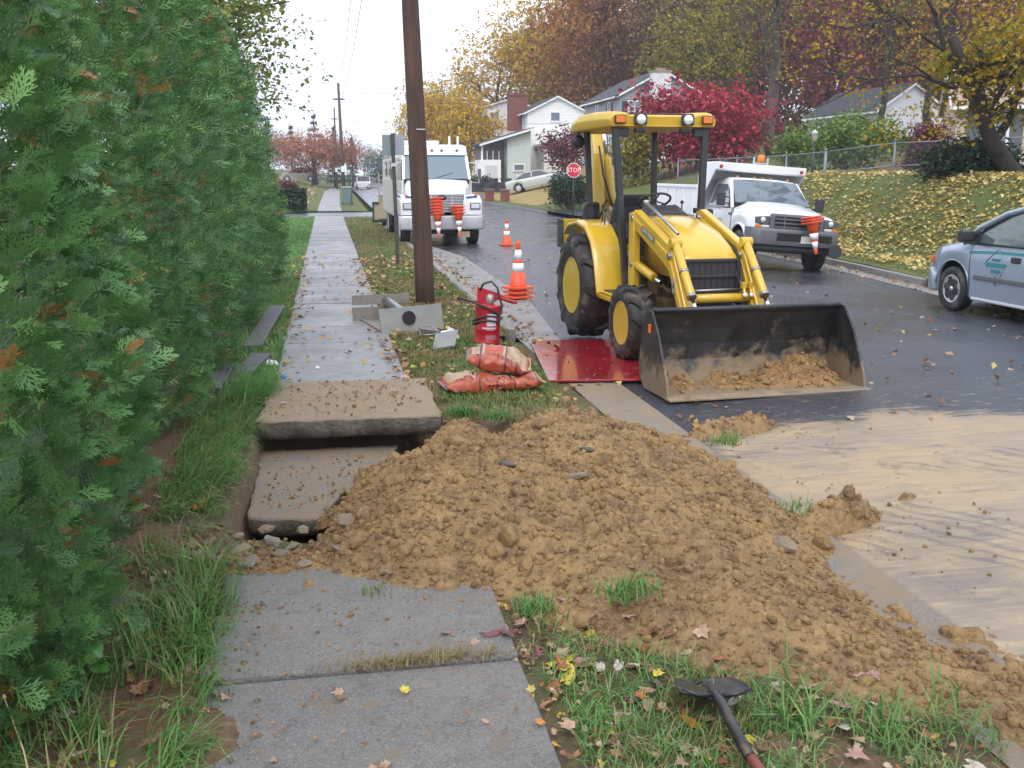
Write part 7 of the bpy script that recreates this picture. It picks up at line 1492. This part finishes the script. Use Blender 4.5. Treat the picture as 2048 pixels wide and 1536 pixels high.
LK = [leaf_shape(k, i) for i, k in enumerate(('maple', 'plain', 'oak', 'plain', 'plain', 'oak'))]
LC = {'brown': (.20, .085, .04), 'russet': (.30, .085, .03), 'tan': (.36, .23, .15), 'wine': (.17, .045, .05), 'yellow': (.55, .42, .04), 'pale': (.46, .40, .34), 'pink': (.36, .20, .17), 'orange': (.50, .19, .03)}
def leaf_mat(nm, c):
    m = M('leaf_' + nm, c, .45, var=.35, vs=2.2, bump=.2, bs=9); return m
LM = {}
for nm, c in LC.items():
    for j, (V, F) in enumerate(LK): LM[nm, j] = np_mesh('leaf', V, F, leaf_mat(nm, c), None, False)
def ground_z(x, y):
    X, Y = np.array(float(x)), np.array(float(y)); h = float(pile_h(X, Y))
    if h > .012: return float(pile_z(X, Y)) + .01
    if -.66 < x < .80 and 2.4 < y < 4.8: return .004
    if -.6 < x < .85 and 7.8 < y < 9.35: return .05
    if -.56 < x < .69 and y >= 9.35: return .008
    if x > 2.76: return float(zroad(X, Y)) + .004
    if x > 2.3: return -.10
    return float(zverge(X, Y)) + .02 if y < 12 else .0
def put_leaf(x, y, s, nm, j=None, tilt=.45, parent=VERGE, dz=.0):
    j = random.randrange(len(LK)) if j is None else j; z = ground_z(x, y) + dz
    return link('leaf', LM[nm, j], parent, (x, y, z + s * .12), (random.uniform(-tilt, tilt), random.uniform(-tilt, tilt), random.uniform(0, 6.28)), (s, s, s))
random.seed(21)
PL = ['brown', 'russet', 'tan', 'pink', 'pink', 'pale', 'brown', 'tan', 'brown', 'wine']
# the few that stand out: big curled ones and the bright yellow group by the slab edge
for (x, y, s, nm, j) in ((.03, 4.38, .085, 'brown', 0), (.62, 3.95, .10, 'wine', 1), (.70, 3.93, .08, 'wine', 0), (.55, 3.88, .06, 'tan', 2), (.84, 3.66, .085, 'yellow', 3), (.88, 3.60, .08, 'yellow', 4), (.86, 3.52, .07, 'yellow', 1), (.92, 3.70, .06, 'yellow', 3), (.78, 3.72, .07, 'wine', 2), (.95, 3.60, .075, 'brown', 0), (.80, 3.5, .07, 'russet', 1), (1.02, 3.62, .07, 'pale', 3), (1.28, 3.80, .10, 'russet', 5), (1.52, 3.58, .07, 'russet', 3), (1.04, 3.92, .06, 'yellow', 4), (1.22, 3.5, .05, 'yellow', 0), (1.10, 3.36, .085, 'orange', 2), (1.22, 3.12, .09, 'orange', 0), (1.16, 3.0, .06, 'tan', 3), (1.45, 3.25, .07, 'pale', 4), (1.68, 3.2, .07, 'tan', 3), (1.75, 3.0, .07, 'pale', 3), (1.85, 3.15, .09, 'pink', 4), (2.05, 3.12, .08, 'pink', 4), (1.56, 2.72, .08, 'orange', 3), (.43, 3.98, .05, 'pink', 0), (-.82, 4.2, .07, 'orange', 3), (-.68, 4.42, .06, 'pale', 3), (-.62, 3.86, .06, 'pink', 1), (-.78, 3.72, .07, 'brown', 0), (-.84, 5.95, .10, 'orange', 1), (-.72, 7.0, .09, 'orange', 0), (-.85, 6.4, .08, 'tan', 3), (-.2, 6.9, .06, 'tan', 1), (.5, 8.6, .05, 'brown', 3), (-1.0, 3.55, .07, 'pale', 3), (-1.15, 3.35, .06, 'tan', 4), (-.9, 3.3, .06, 'pale', 3), (.12, 3.05, .05, 'tan', 2), (-.02, 3.55, .05, 'tan', 5), (.22, 3.52, .04, 'yellow', 0)): put_leaf(x, y, s * .8, nm, j, .35)
for _ in range(120):
    x = random.uniform(.72, 2.3); y = random.uniform(2.5, 4.35)
    if pile_h(np.array(x), np.array(y)) < .06: put_leaf(x, y, random.uniform(.03, .072), random.choice(PL))
for _ in range(60): put_leaf(random.uniform(-1.5, -.58), random.uniform(2.6, 6.4), random.uniform(.025, .055), random.choice(PL))
for _ in range(22): put_leaf(random.uniform(-.55, .72), random.uniform(2.5, 4.7), random.uniform(.015, .035), random.choice(['tan', 'pink', 'brown', 'orange']), None, .2, SW)
for _ in range(44): put_leaf(random.choice([random.uniform(-.5, .85), random.uniform(.6, 1.0)]), random.uniform(8, 13), random.uniform(.03, .055), random.choice(PL), None, .3, SW)
# litter too small or too many to pick apart: verge, gutter, road, bank
m_litter = MV('leaf_litter', [(0, (.17, .07, .035)), (.3, (.30, .13, .06)), (.5, (.40, .25, .14)), (.7, (.45, .36, .26)), (.85, (.50, .40, .06)), (1, (.42, .16, .04))], rough=.55, trans=.1)
m_bankleaf = MV('bank_leaves', [(0, (.28, .17, .07)), (.35, (.46, .33, .08)), (.7, (.60, .48, .16)), (1, (.66, .58, .33))], rough=.55, trans=.15)
def litter(name, x, y, z, s, mat, v, seed, tilt=.35):
    q = np.random.default_rng(seed); n_ = len(x); return tag(link(name, scatter(LEAFQ, np.stack([x, y, z + s * .15], 1), rotm(q.uniform(0, 6.3, n_), q.normal(0, tilt, n_), q.normal(0, tilt, n_)), s, v, mat, name)), kind='stuff')
def zl(x, y): return np.where(x > xl(y), zroad(x, y) + .004, np.where(x > xc(y), -.10, np.where((x < .69) & (x > -.56), .008, np.where(y < 12, zverge(x, np.minimum(y, 11.9)) + .03, far(y) + .02))))
x = np.concatenate([r.uniform(.6, 2.2, 620), xc(np.full(520, 12.)) + np.abs(r.normal(0, .28, 520)), r.uniform(2.8, 9, 330), r.normal(.68, .14, 260), r.normal(-.6, .12, 260), r.uniform(-.5, .7, 90), np.full(0, 0)]); y = np.concatenate([r.uniform(8, 24, 620), r.uniform(9.2, 26, 520), r.uniform(7, 26, 330), r.uniform(9, 24, 260), r.uniform(9, 24, 260), r.uniform(9.5, 25, 90)]); k = pile_h(x, y) < .01; x, y = x[k], y[k]
litter('leaf_litter', x, y, zl(x, y), r.uniform(.05, .11, len(x)), m_litter, r.random(len(x)), 1)
x = np.concatenate([r.uniform(.75, 2.3, 500), r.uniform(-2, -.6, 500), r.normal(.78, .12, 260)]); y = np.concatenate([r.uniform(2.4, 4.4, 500), r.uniform(2.4, 5.2, 500), r.uniform(2.4, 4.6, 260)]); k = pile_h(x, y) < .02; x, y = x[k], y[k]; q_ = np.random.default_rng(2); n_ = len(x); s_ = r.uniform(.012, .034, n_); tag(link('leaf_litter', scatter(LK, np.stack([x, y, zverge(x, y) + .025], 1), rotm(q_.uniform(0, 6.3, n_), q_.normal(0, .45, n_), q_.normal(0, .45, n_)), s_, r.random(n_) * .97, m_litter, 'leaf_litter')), kind='stuff')
x = np.concatenate([r.normal(.15, .4, 170), r.normal(-.45, .2, 120)]); y = np.concatenate([r.uniform(2.4, 4.0, 170), r.uniform(2.4, 4.5, 120)]); litter('needle_litter', x, y, np.full(len(x), .006), r.uniform(.006, .024, len(x)), m_litter, r.choice([.1, .25, .3, .38, .98], len(x)), 3, .2)
n = 60000; x = r.uniform(9.8, 22, n); y = r.uniform(10.5, 42, n); s_ = x - xr(y); k = (s_ > np.where(y < 18, 3.0, .5)) & (s_ < 8) & (r.random(n) < np.clip(.55 + 2.6 * (fbm(x * .9, y * .9, 5, 5) - .46), .10, 1)); x, y = x[k], y[k]; litter('bank_leaves', x, y, zlot(x, y) + .05, r.uniform(.07, .15, len(x)), m_bankleaf, np.clip(r.normal(.55, .25, len(x)), 0, 1), 4, .4)
x = xr(y := r.uniform(10, 30, 500)) - np.abs(r.normal(0, .25, 500)); litter('leaf_litter', x, y, zroad(x, y) + .01, r.uniform(.05, .1, 500), m_litter, r.random(500), 5)
n = 1500; x = r.uniform(-16, -1, n); y = r.uniform(60, 128, n); litter('leaf_litter', x, y, far(y) + .06 + .06 * np.clip(-x - 4, 0, 20) + .75 * sst(105, 131, y) * sst(-.6, -3.2, x), r.uniform(.2, .35, n), m_litter, r.uniform(.3, 1, n), 6)
x = r.normal(-.46, .09, 300); y = r.uniform(2.5, 4.6, 300); s = .003 + .010 * r.random(300) ** 3
tag(link('crumbs', scatter(CT1, np.stack([x, y, np.maximum(zverge(x, y), .0) + s * .3], 1), rotm(*(r.uniform(0, 6.3, 300) for _ in range(3))), s, s, m_earth, 'crumbs'), SW), kind='stuff')
# dead grass lying in the slab joint
x = r.normal(.32, .17, 420); y = 3.75 + r.normal(0, .018, 420) + (x - .3) * .03; blades('dry_grass', x, y, np.full(420, .003), r.uniform(.03, .09, 420), .004, m_grass, r.uniform(0, .2, 420), 1.6, 12, 0.4)
# ================================================================ things left on the verge
def at_ground(o): return o
# red steel road plate under the front wheel
t = thing('steel_plate', 'red steel road plate lying under the tractor wheel', 'steel plate', (2.95, 10.62, -.078), radians(-7)); mb = MB(); mb.box((0, 0, 0), (1.42, 2.42, .022)); mb.build('plate', M('wet_red_steel', (.36, .016, .03), .12, var=.3, vs=1.6, bump=.10, bs=5, spec=.8, coat=.8, dirt=((.30, .20, .12), .10, 4)), t, bevel=.004)
mb = MB(); mb.lathe([(.028, .0), (.028, .004)], 12, (-.5, 1.0, .011)); mb.build('lifting_eye', m_dark, t)
# cement bags
def bag_mat(nm, off):
    m = bpy.data.materials.new(nm); n, b = nodes_of(m); L = n.links; N = n.nodes.new; tc = N('ShaderNodeTexCoord'); sp = N('ShaderNodeSeparateXYZ'); L.new(tc.outputs['Object'], sp.inputs[0])
    def ma(op, a, c):
        t_ = N('ShaderNodeMath'); t_.operation = op
        for i, x_ in ((0, a), (1, c)):
            if isinstance(x_, (int, float)): t_.inputs[i].default_value = x_
            else: L.new(x_, t_.inputs[i])
        return t_.outputs[0]
    def mix(f, A, B):
        t_ = N('ShaderNodeMix'); t_.data_type = 'RGBA'
        for k_, x_ in (('A', A), ('B', B)):
            if isinstance(x_, tuple): t_.inputs[k_].default_value = (*x_, 1)
            else: L.new(x_, t_.inputs[k_])
        L.new(f, t_.inputs['Factor']); return t_.outputs['Result']
    nz = N('ShaderNodeTexNoise'); nz.inputs['Scale'].default_value = 9; nz.inputs['Detail'].default_value = 7; L.new(tc.outputs['Object'], nz.inputs['Vector'])
    u = ma('ADD', sp.outputs[0], ma('MULTIPLY', ma('SUBTRACT', nz.outputs['Fac'], .5), .03)); v = ma('ADD', sp.outputs[1], ma('MULTIPLY', sp.outputs[0], .25))
    band = ma('MAXIMUM', ma('LESS_THAN', ma('ABSOLUTE', ma('SUBTRACT', u, off), 0), .085), ma('LESS_THAN', v, -.125)); dark = ma('LESS_THAN', ma('ABSOLUTE', ma('SUBTRACT', ma('ABSOLUTE', ma('SUBTRACT', u, off), 0), .118), 0), .009)
    end = ma('GREATER_THAN', ma('ABSOLUTE', sp.outputs[0], 0), .262); band = ma('MAXIMUM', band, end)
    c = mix(band, (.42, .30, .19), (.42, .085, .042)); c = mix(dark, c, (.10, .03, .04))
    pr = ma('MULTIPLY', ma('LESS_THAN', ma('ABSOLUTE', ma('SUBTRACT', v, -.14), 0), .018), ma('GREATER_THAN', ma('FRACT', ma('MULTIPLY', u, 22), 0), .35)); c = mix(pr, c, (.16, .03, .03))
    st = N('ShaderNodeMapRange'); st.inputs['From Min'].default_value = .5; st.inputs['From Max'].default_value = .72; L.new(nz.outputs['Fac'], st.inputs['Value']); c = mix(ma('MULTIPLY', st.outputs[0], .6), c, (.30, .17, .11))
    L.new(c, b.inputs['Base Color']); b.inputs['Roughness'].default_value = .38
    bp = N('ShaderNodeBump'); bp.inputs['Strength'].default_value = .5; bp.inputs['Distance'].default_value = .02; n2 = N('ShaderNodeTexNoise'); n2.inputs['Scale'].default_value = 14; n2.inputs['Detail'].default_value = 5; L.new(tc.outputs['Object'], n2.inputs['Vector']); L.new(n2.outputs['Fac'], bp.inputs['Height']); L.new(bp.outputs[0], b.inputs['Normal']); return m
def bag(label, loc, rot, L_, W, H, off, seed):
    """filled paper sack: pillow with folded gusset ends and creases"""
    root = thing('cement_bag', label, 'bag', loc, 0, 'cement bags by the red plate', rot); nu, nv = 44, 40; u = np.linspace(-1, 1, nu); a = np.linspace(0, 2 * pi, nv, endpoint=False); U, A = np.meshgrid(u, a, indexing='ij'); e = (1 - np.abs(U) ** 5)
    k = np.sign(np.cos(A)) * np.abs(np.cos(A)) ** .55; q = np.sign(np.sin(A)) * np.abs(np.sin(A)) ** .75; wy = W / 2 * (.90 + .10 * e); hz = H / 2 * (.10 + .90 * (1 - np.abs(U) ** 3.5))
    X = U * L_ / 2 * (1 - .05 * k ** 2 * 0) ; Y = k * wy; Z = q * hz; nz = (fbm(X * 9 + seed, Y * 9 + Z * 14, seed, 4) - .47); cr = (np.abs(fbm(X * 6 + seed * 3, Y * 7, seed + 5, 3) - .47)); Z = Z + nz * .11 * (q > -.3) - .03 * np.exp(-(cr / .03) ** 2) * (q > 0); Y = Y + nz * .03
    Z = np.maximum(Z, -H * .46); V = np.stack([X, Y, Z], -1).reshape(-1, 3); i = np.arange(nu - 1)[:, None] * nv; j = np.arange(nv)[None]; j2 = (j + 1) % nv; F = np.stack([i + j, i + j2, i + nv + j2, i + nv + j], -1).reshape(-1, 4)
    link('sack', np_mesh('sack', V, F, bag_mat('bag_paper', off), None, True), root)
    for s in (-1, 1):
        mb = MB(); mb.box((s * L_ / 2, 0, -.004), (.03, W * .88, .016)); mb.build('sewn_end', M('bag_tape', (.16, .12, .16), .5) if s < 0 else M('bag_fold', (.45, .31, .20), .6), root, bevel=.004)
bag('beige and orange cement bag, left one of the two on the grass', (1.27, 8.92, .055), (0, 0, .12), .60, .40, .17, .12, 3); bag('orange cement bag on the grass, mostly under the upper bag', (1.66, 8.98, .055), (0, 0, .18), .46, .40, .15, .05, 8); bag('upper cement bag, lying across the other two', (1.53, 9.10, .235), (radians(9), radians(9), -.16), .58, .38, .19, -.06, 13)
# red pump can with black hose
t = thing('pump_can', 'red pump can with black hose wound round it, on the grass', 'can', (1.78, 11.45, -.01), -.15, None, (radians(-1), radians(2.5), -.15)); m_redp = M('red_can_paint', (.42, .012, .022), .32, var=.12, vs=4, coat=.3)
mb = MB(); mb.lathe([(.148, 0), (.156, .01), (.156, .03), (.150, .04), (.150, .16), (.154, .17), (.150, .18), (.150, .43), (.154, .445), (.12, .455), (.04, .47), (.04, .5), (0, .5)], 32); mb.build('can', m_redp, t)
def arc_patch(mb, r_, a0, a1, z0, z1, n=8):
    A = np.linspace(a0, a1, n); mb.loft([[(r_ * sin(a), -r_ * cos(a), z0), (r_ * sin(a), -r_ * cos(a), z1)] for a in A], True, False, False)
mb = MB(); arc_patch(mb, .1515, -.05, .72, .22, .36); lb = mb.build('label', M('pale_label', (.60, .58, .63), .5), t)
for z0, z1, a0, a1, nm in ((.185, .205, -.40, .72, 0), (.168, .178, -.1, .6, 0), (.06, .115, -.1, .72, 1)):
    mb = MB(); arc_patch(mb, .1525, a0, a1, z0, z1); mb.build('print_line', M('pale_print', (.58, .50, .58), .5) if nm == 0 else M('pinkish_print', (.42, .14, .20), .5), lb)
mb = MB(); mb.prism([(-.13, .46), (.0, .44), (.12, .52), (.30, .47), (.31, .50), (.1, .60), (-.13, .66)], -.012, .012, 'y'); pf = mb.build('pump_bracket', m_redp, t, bevel=.004); mb = MB(); mb.bar((.08, 0, .55), (.34, -.02, .49), .03, .035); mb.build('pump_handle', m_redp, pf, bevel=.008); mb = MB(); mb.bar((-.13, -.02, .49), (-.36, -.05, .51), .03, .025); mb.build('carry_bar', m_redp, pf, bevel=.006)
mb = MB(); mb.lathe([(.04, .46), (.05, .5), (.05, .55), (.03, .58), (0, .58)], 14, (.02, -.03, 0)); mb.build('pump_body', M('tarnished_metal', (.42, .38, .36), .4, .5), t)
mb = MB(); H_ = [(-.10, -.02, .62), (-.06, -.03, .70), (.03, -.05, .73), (.10, -.06, .66), (.13, -.07, .55), (.16, -.06, .46), (.155, -.06, .36), (.10, -.125, .33), (-.02, -.163, .34), (-.12, -.12, .30), (-.165, 0, .26), (-.12, .12, .27), (0, .165, .28), (.12, .12, .30), (.168, 0, .30), (.12, -.12, .27), (0, -.165, .29), (-.12, -.12, .26), (-.17, -.02, .22)]
mb.tube(H_, .0125, 8); mb.build('hose', m_blkp, t); mb = MB(); mb.tube([(-.36, -.08, .53), (-.2, -.12, .50), (0, -.16, .43), (.12, -.13, .36)], .014, 8); mb.build('wand', m_blkp, t)
# frame of two planks joined by a pipe, loose lids
t = thing('pipe_frame', 'two weathered boards joined by a steel pipe, next to the wooden pole', 'frame', (.92, 12.7, -.02), .16); m_oldw = M('weathered_board', (.22, .20, .175), .8, var=.22, vs=6, bump=.4, bs=18); m_lid = M('grey_sheet', (.25, .255, .245), .6, var=.15, vs=4)
mb = MB(); mb.box((.02, -.28, .165), (.80, .045, .34), (radians(-14), radians(-3), 0)); fp_ = mb.build('front_board', m_lid, t, bevel=.004); mb = MB(); mb.lathe([(.085, -.006), (.085, .006)], 22, axis='y'); mb.build('pipe_mouth', m_dark, t, (-.02, -.312, .20), (radians(-14), 0, 0))
for k_, (zz, hh) in enumerate(((.10, .20), (.30, .13))):
    mb = MB(); mb.box((-.12, .85, zz), (.78, .04, hh), (radians(-6), 0, 0)); mb.build('back_board', m_oldw, t, bevel=.004)
mb = MB(); mb.tube([(-.05, .84, .28), (-.02, -.27, .205)], .062, 18); mb.build('pipe', m_steel, t)
for s in (-1, 1):
    mb = MB(); mb.bar((s * .33 - .05, .82, .03), (s * .33, -.25, .03), .06, .03); mb.build('cross_bar', m_oldw, t)
t = thing('box_lid', 'square grey sheet lid propped on the grass in front of the boards', 'lid', (1.26, 11.15, .09), 0, None, (radians(38), radians(-12), radians(-28))); mb = MB(); mb.box((0, 0, 0), (.28, .26, .015)); mb.build('lid', m_lid, t, bevel=.003); mb = MB(); mb.bar((-.13, -.12, .012), (.13, -.12, .012), .012, .012); mb.build('lid_rim', m_lid, t)
t = thing('wire_bracket', 'bent grey wire bracket on the grass beside the propped lid', 'bracket', (1.18, 11.9, .02), .4); mb = MB(); mb.tube([(-.15, 0, .02), (-.12, .1, .10), (.05, .14, .12), (.12, .02, .04), (0, -.06, .03), (-.15, 0, .02)], .008, 6); mb.build('wire', m_steel, t); mb = MB(); mb.box((-.02, .05, .06), (.24, .06, .05), (.3, .2, 0)); mb.build('bracket_plate', m_oldw, t, bevel=.004)
def scrap(name, label, cat, x, y, z, s, mat, seed):
    V, F = clod_tpl(1, seed); o = link(name, np_mesh(name, V * s * np.array([1.2, 1, .55]), F, mat, None, False), None, (x, y, z), (.2, .1, 1.)); return tag(o, label, cat)
m_paper = M('white_paper', (.68, .70, .70), .6)
t = thing('white_scrap', 'torn white plastic scrap between the propped lid and the boards', 'scrap', (1.37, 11.75, .05), .3); mb = MB(); mb.prism([(-.12, -.05), (-.02, -.08), (.03, -.04), (.12, -.06), (.13, .05), (.05, .04), (.02, .10), (-.08, .07)], -.004, .004, 'z'); o = mb.build('sheet', m_paper, t, rot=(.5, .15, 0)); mb = MB(); mb.box((.04, .0, .04), (.07, .10, .06), (.3, .4, .2)); mb.build('folded_flap', m_paper, t)
scrap('paper_litter', 'crumpled white paper in the grass at the end of the middle board', 'litter', -.62, 10.35, .04, .085, m_paper, 5); scrap('bottle_cap', 'small bright blue bottle cap at the sidewalk edge', 'bottle cap', -.47, 9.72, .02, .035, M('blue_plastic', (.02, .20, .62), .3), 6); scrap('paper_litter', 'small white paper scrap lying out on the sidewalk', 'litter', -.16, 10.15, .015, .032, m_paper, 7)
# three boards at the foot of the hedge
m_brd = M('wet_grey_board', (.115, .105, .115), .5, var=.25, vs=4, bump=.3, bs=22)
def board(label, a, b, w_, th): t = thing('board', label, 'board', ((a[0] + b[0]) / 2, (a[1] + b[1]) / 2, (a[2] + b[2]) / 2), 0, 'old boards along the hedge'); mb = MB(); c = Vector(t.location); mb.bar(Vector(a) - c, Vector(b) - c, w_, th); mb.build('plank', m_brd, t, bevel=.006); return t
board('longest weathered grey board, lying beyond the other two', (-.88, 11.3, .05), (-.74, 14.2, .12), .20, .045); board('middle grey board with a blunt end, near the raised slab', (-.92, 9.3, .05), (-.73, 10.55, .09), .19, .05); board('shortest dark board, tucked in under the hedge', (-1.07, 9.05, .05), (-1.02, 9.95, .10), .15, .05)
# shovel
t = thing('shovel', 'old shovel with dark curved blade lying in the grass at the pile edge', 'shovel', (1.31, 3.10, .085), radians(-8)); m_shv = M('dark_shovel_steel', (.055, .055, .06), .35, .6, var=.4, vs=12, dirt=((.16, .11, .07), .3, 14))
rings = []
for y_, w_, z_ in ((0, .125, .022), (.012, .132, .012), (.05, .130, .0), (.13, .125, -.02), (.21, .105, -.045), (.27, .06, -.065), (.30, .012, -.075)):
    rings.append([(w_ * x_, y_ - .018 * (abs(x_) ** 2) * (y_ < .02), z_ + .035 * x_ * x_ * (w_ / .13) - .02 * max(0, 1 - abs(x_) * 3)) for x_ in np.linspace(-1, 1, 13)])
mb = MB(); mb.loft(rings, True, False, False); mb.build('blade', m_shv, t, solid=.005)
for s in (-1, 1):
    mb = MB(); mb.tube([(s * .02, -.006, .03), (s * .07, -.010, .037), (s * .125, -.004, .055)], [.008, .008, .006], 8); mb.build('foot_rest', m_shv, t)
mb = MB(); mb.tube([(0, .08, .0), (0, .0, .028), (.01, -.08, .018), (.03, -.20, -.018), (.045, -.30, -.032)], [.012, .020, .020, .020, .021], 12); mb.build('socket', m_shv, t); mb = MB(); mb.tube([(.045, -.29, -.032), (.10, -.65, -.05), (.2, -1.3, -.05)], [.0185, .018, .018], 12); mb.build('handle', M('red_brown_handle', (.26, .075, .05), .5, var=.4, vs=6), t)
# broad-leaved weed and dry stalk at the left
t = thing('weed', 'bright green round-leaved weed at the foot of the hedge', 'weed', (-.98, 3.82, .0)); rr = np.random.default_rng(4)
for k_ in range(11):
    a = rr.uniform(0, 6.28); q = rr.uniform(.03, .10); z_ = rr.uniform(.05, .12); V = [(0, 0, 0)] + [(cos(b_) * .032 * (1 + .25 * cos(3 * b_)), sin(b_) * .032 * (1 + .25 * cos(3 * b_)), .006 * cos(2 * b_)) for b_ in np.linspace(0, 2 * pi, 10)[:-1]]; F = [(0, i_, i_ + 1) for i_ in range(1, 9)] + [(0, 9, 1)]
    link('leaf', np_mesh('leaf', V, F, M('weed_leaf', (.06, .22, .03), .4)), t, (cos(a) * q, sin(a) * q, z_), (rr.uniform(-.5, .5), rr.uniform(-.5, .5), a)); mb = MB(); mb.tube([(0, 0, 0), (cos(a) * q * .6, sin(a) * q * .6, z_ * .7), (cos(a) * q, sin(a) * q, z_)], .002, 4); mb.build('stem', MATS['weed_leaf'], t)
t = thing('dry_stalk', 'single dry straw stalk standing at the lower left', 'stalk', (-1.02, 3.12, 0)); mb = MB(); mb.tube([(0.05, -.1, 0), (.0, .0, .14), (-.06, .06, .3)], [.004, .003, .002], 6); mb.lathe([(.0, -.01), (.008, 0), (0, .014)], 8, (-.06, .06, .3)); mb.build('stalk', M('straw', (.5, .38, .2), .6), t)
# ================================================================ damp air
def haze():
    mb = MB(); mb.box((0, 205, 14.5), (560, 540, 43)); m = bpy.data.materials.new('haze_air'); m.use_nodes = True; n = m.node_tree; n.nodes.clear(); o = n.nodes.new('ShaderNodeOutputMaterial'); v = n.nodes.new('ShaderNodeVolumePrincipled'); v.inputs['Density'].default_value = .0007; v.inputs['Color'].default_value = (.90, .93, 1, 1); v.inputs['Anisotropy'].default_value = .1
    n.links.new(v.outputs[0], o.inputs['Volume']); tag(mb.build('haze', m, None), kind='stuff')
haze()
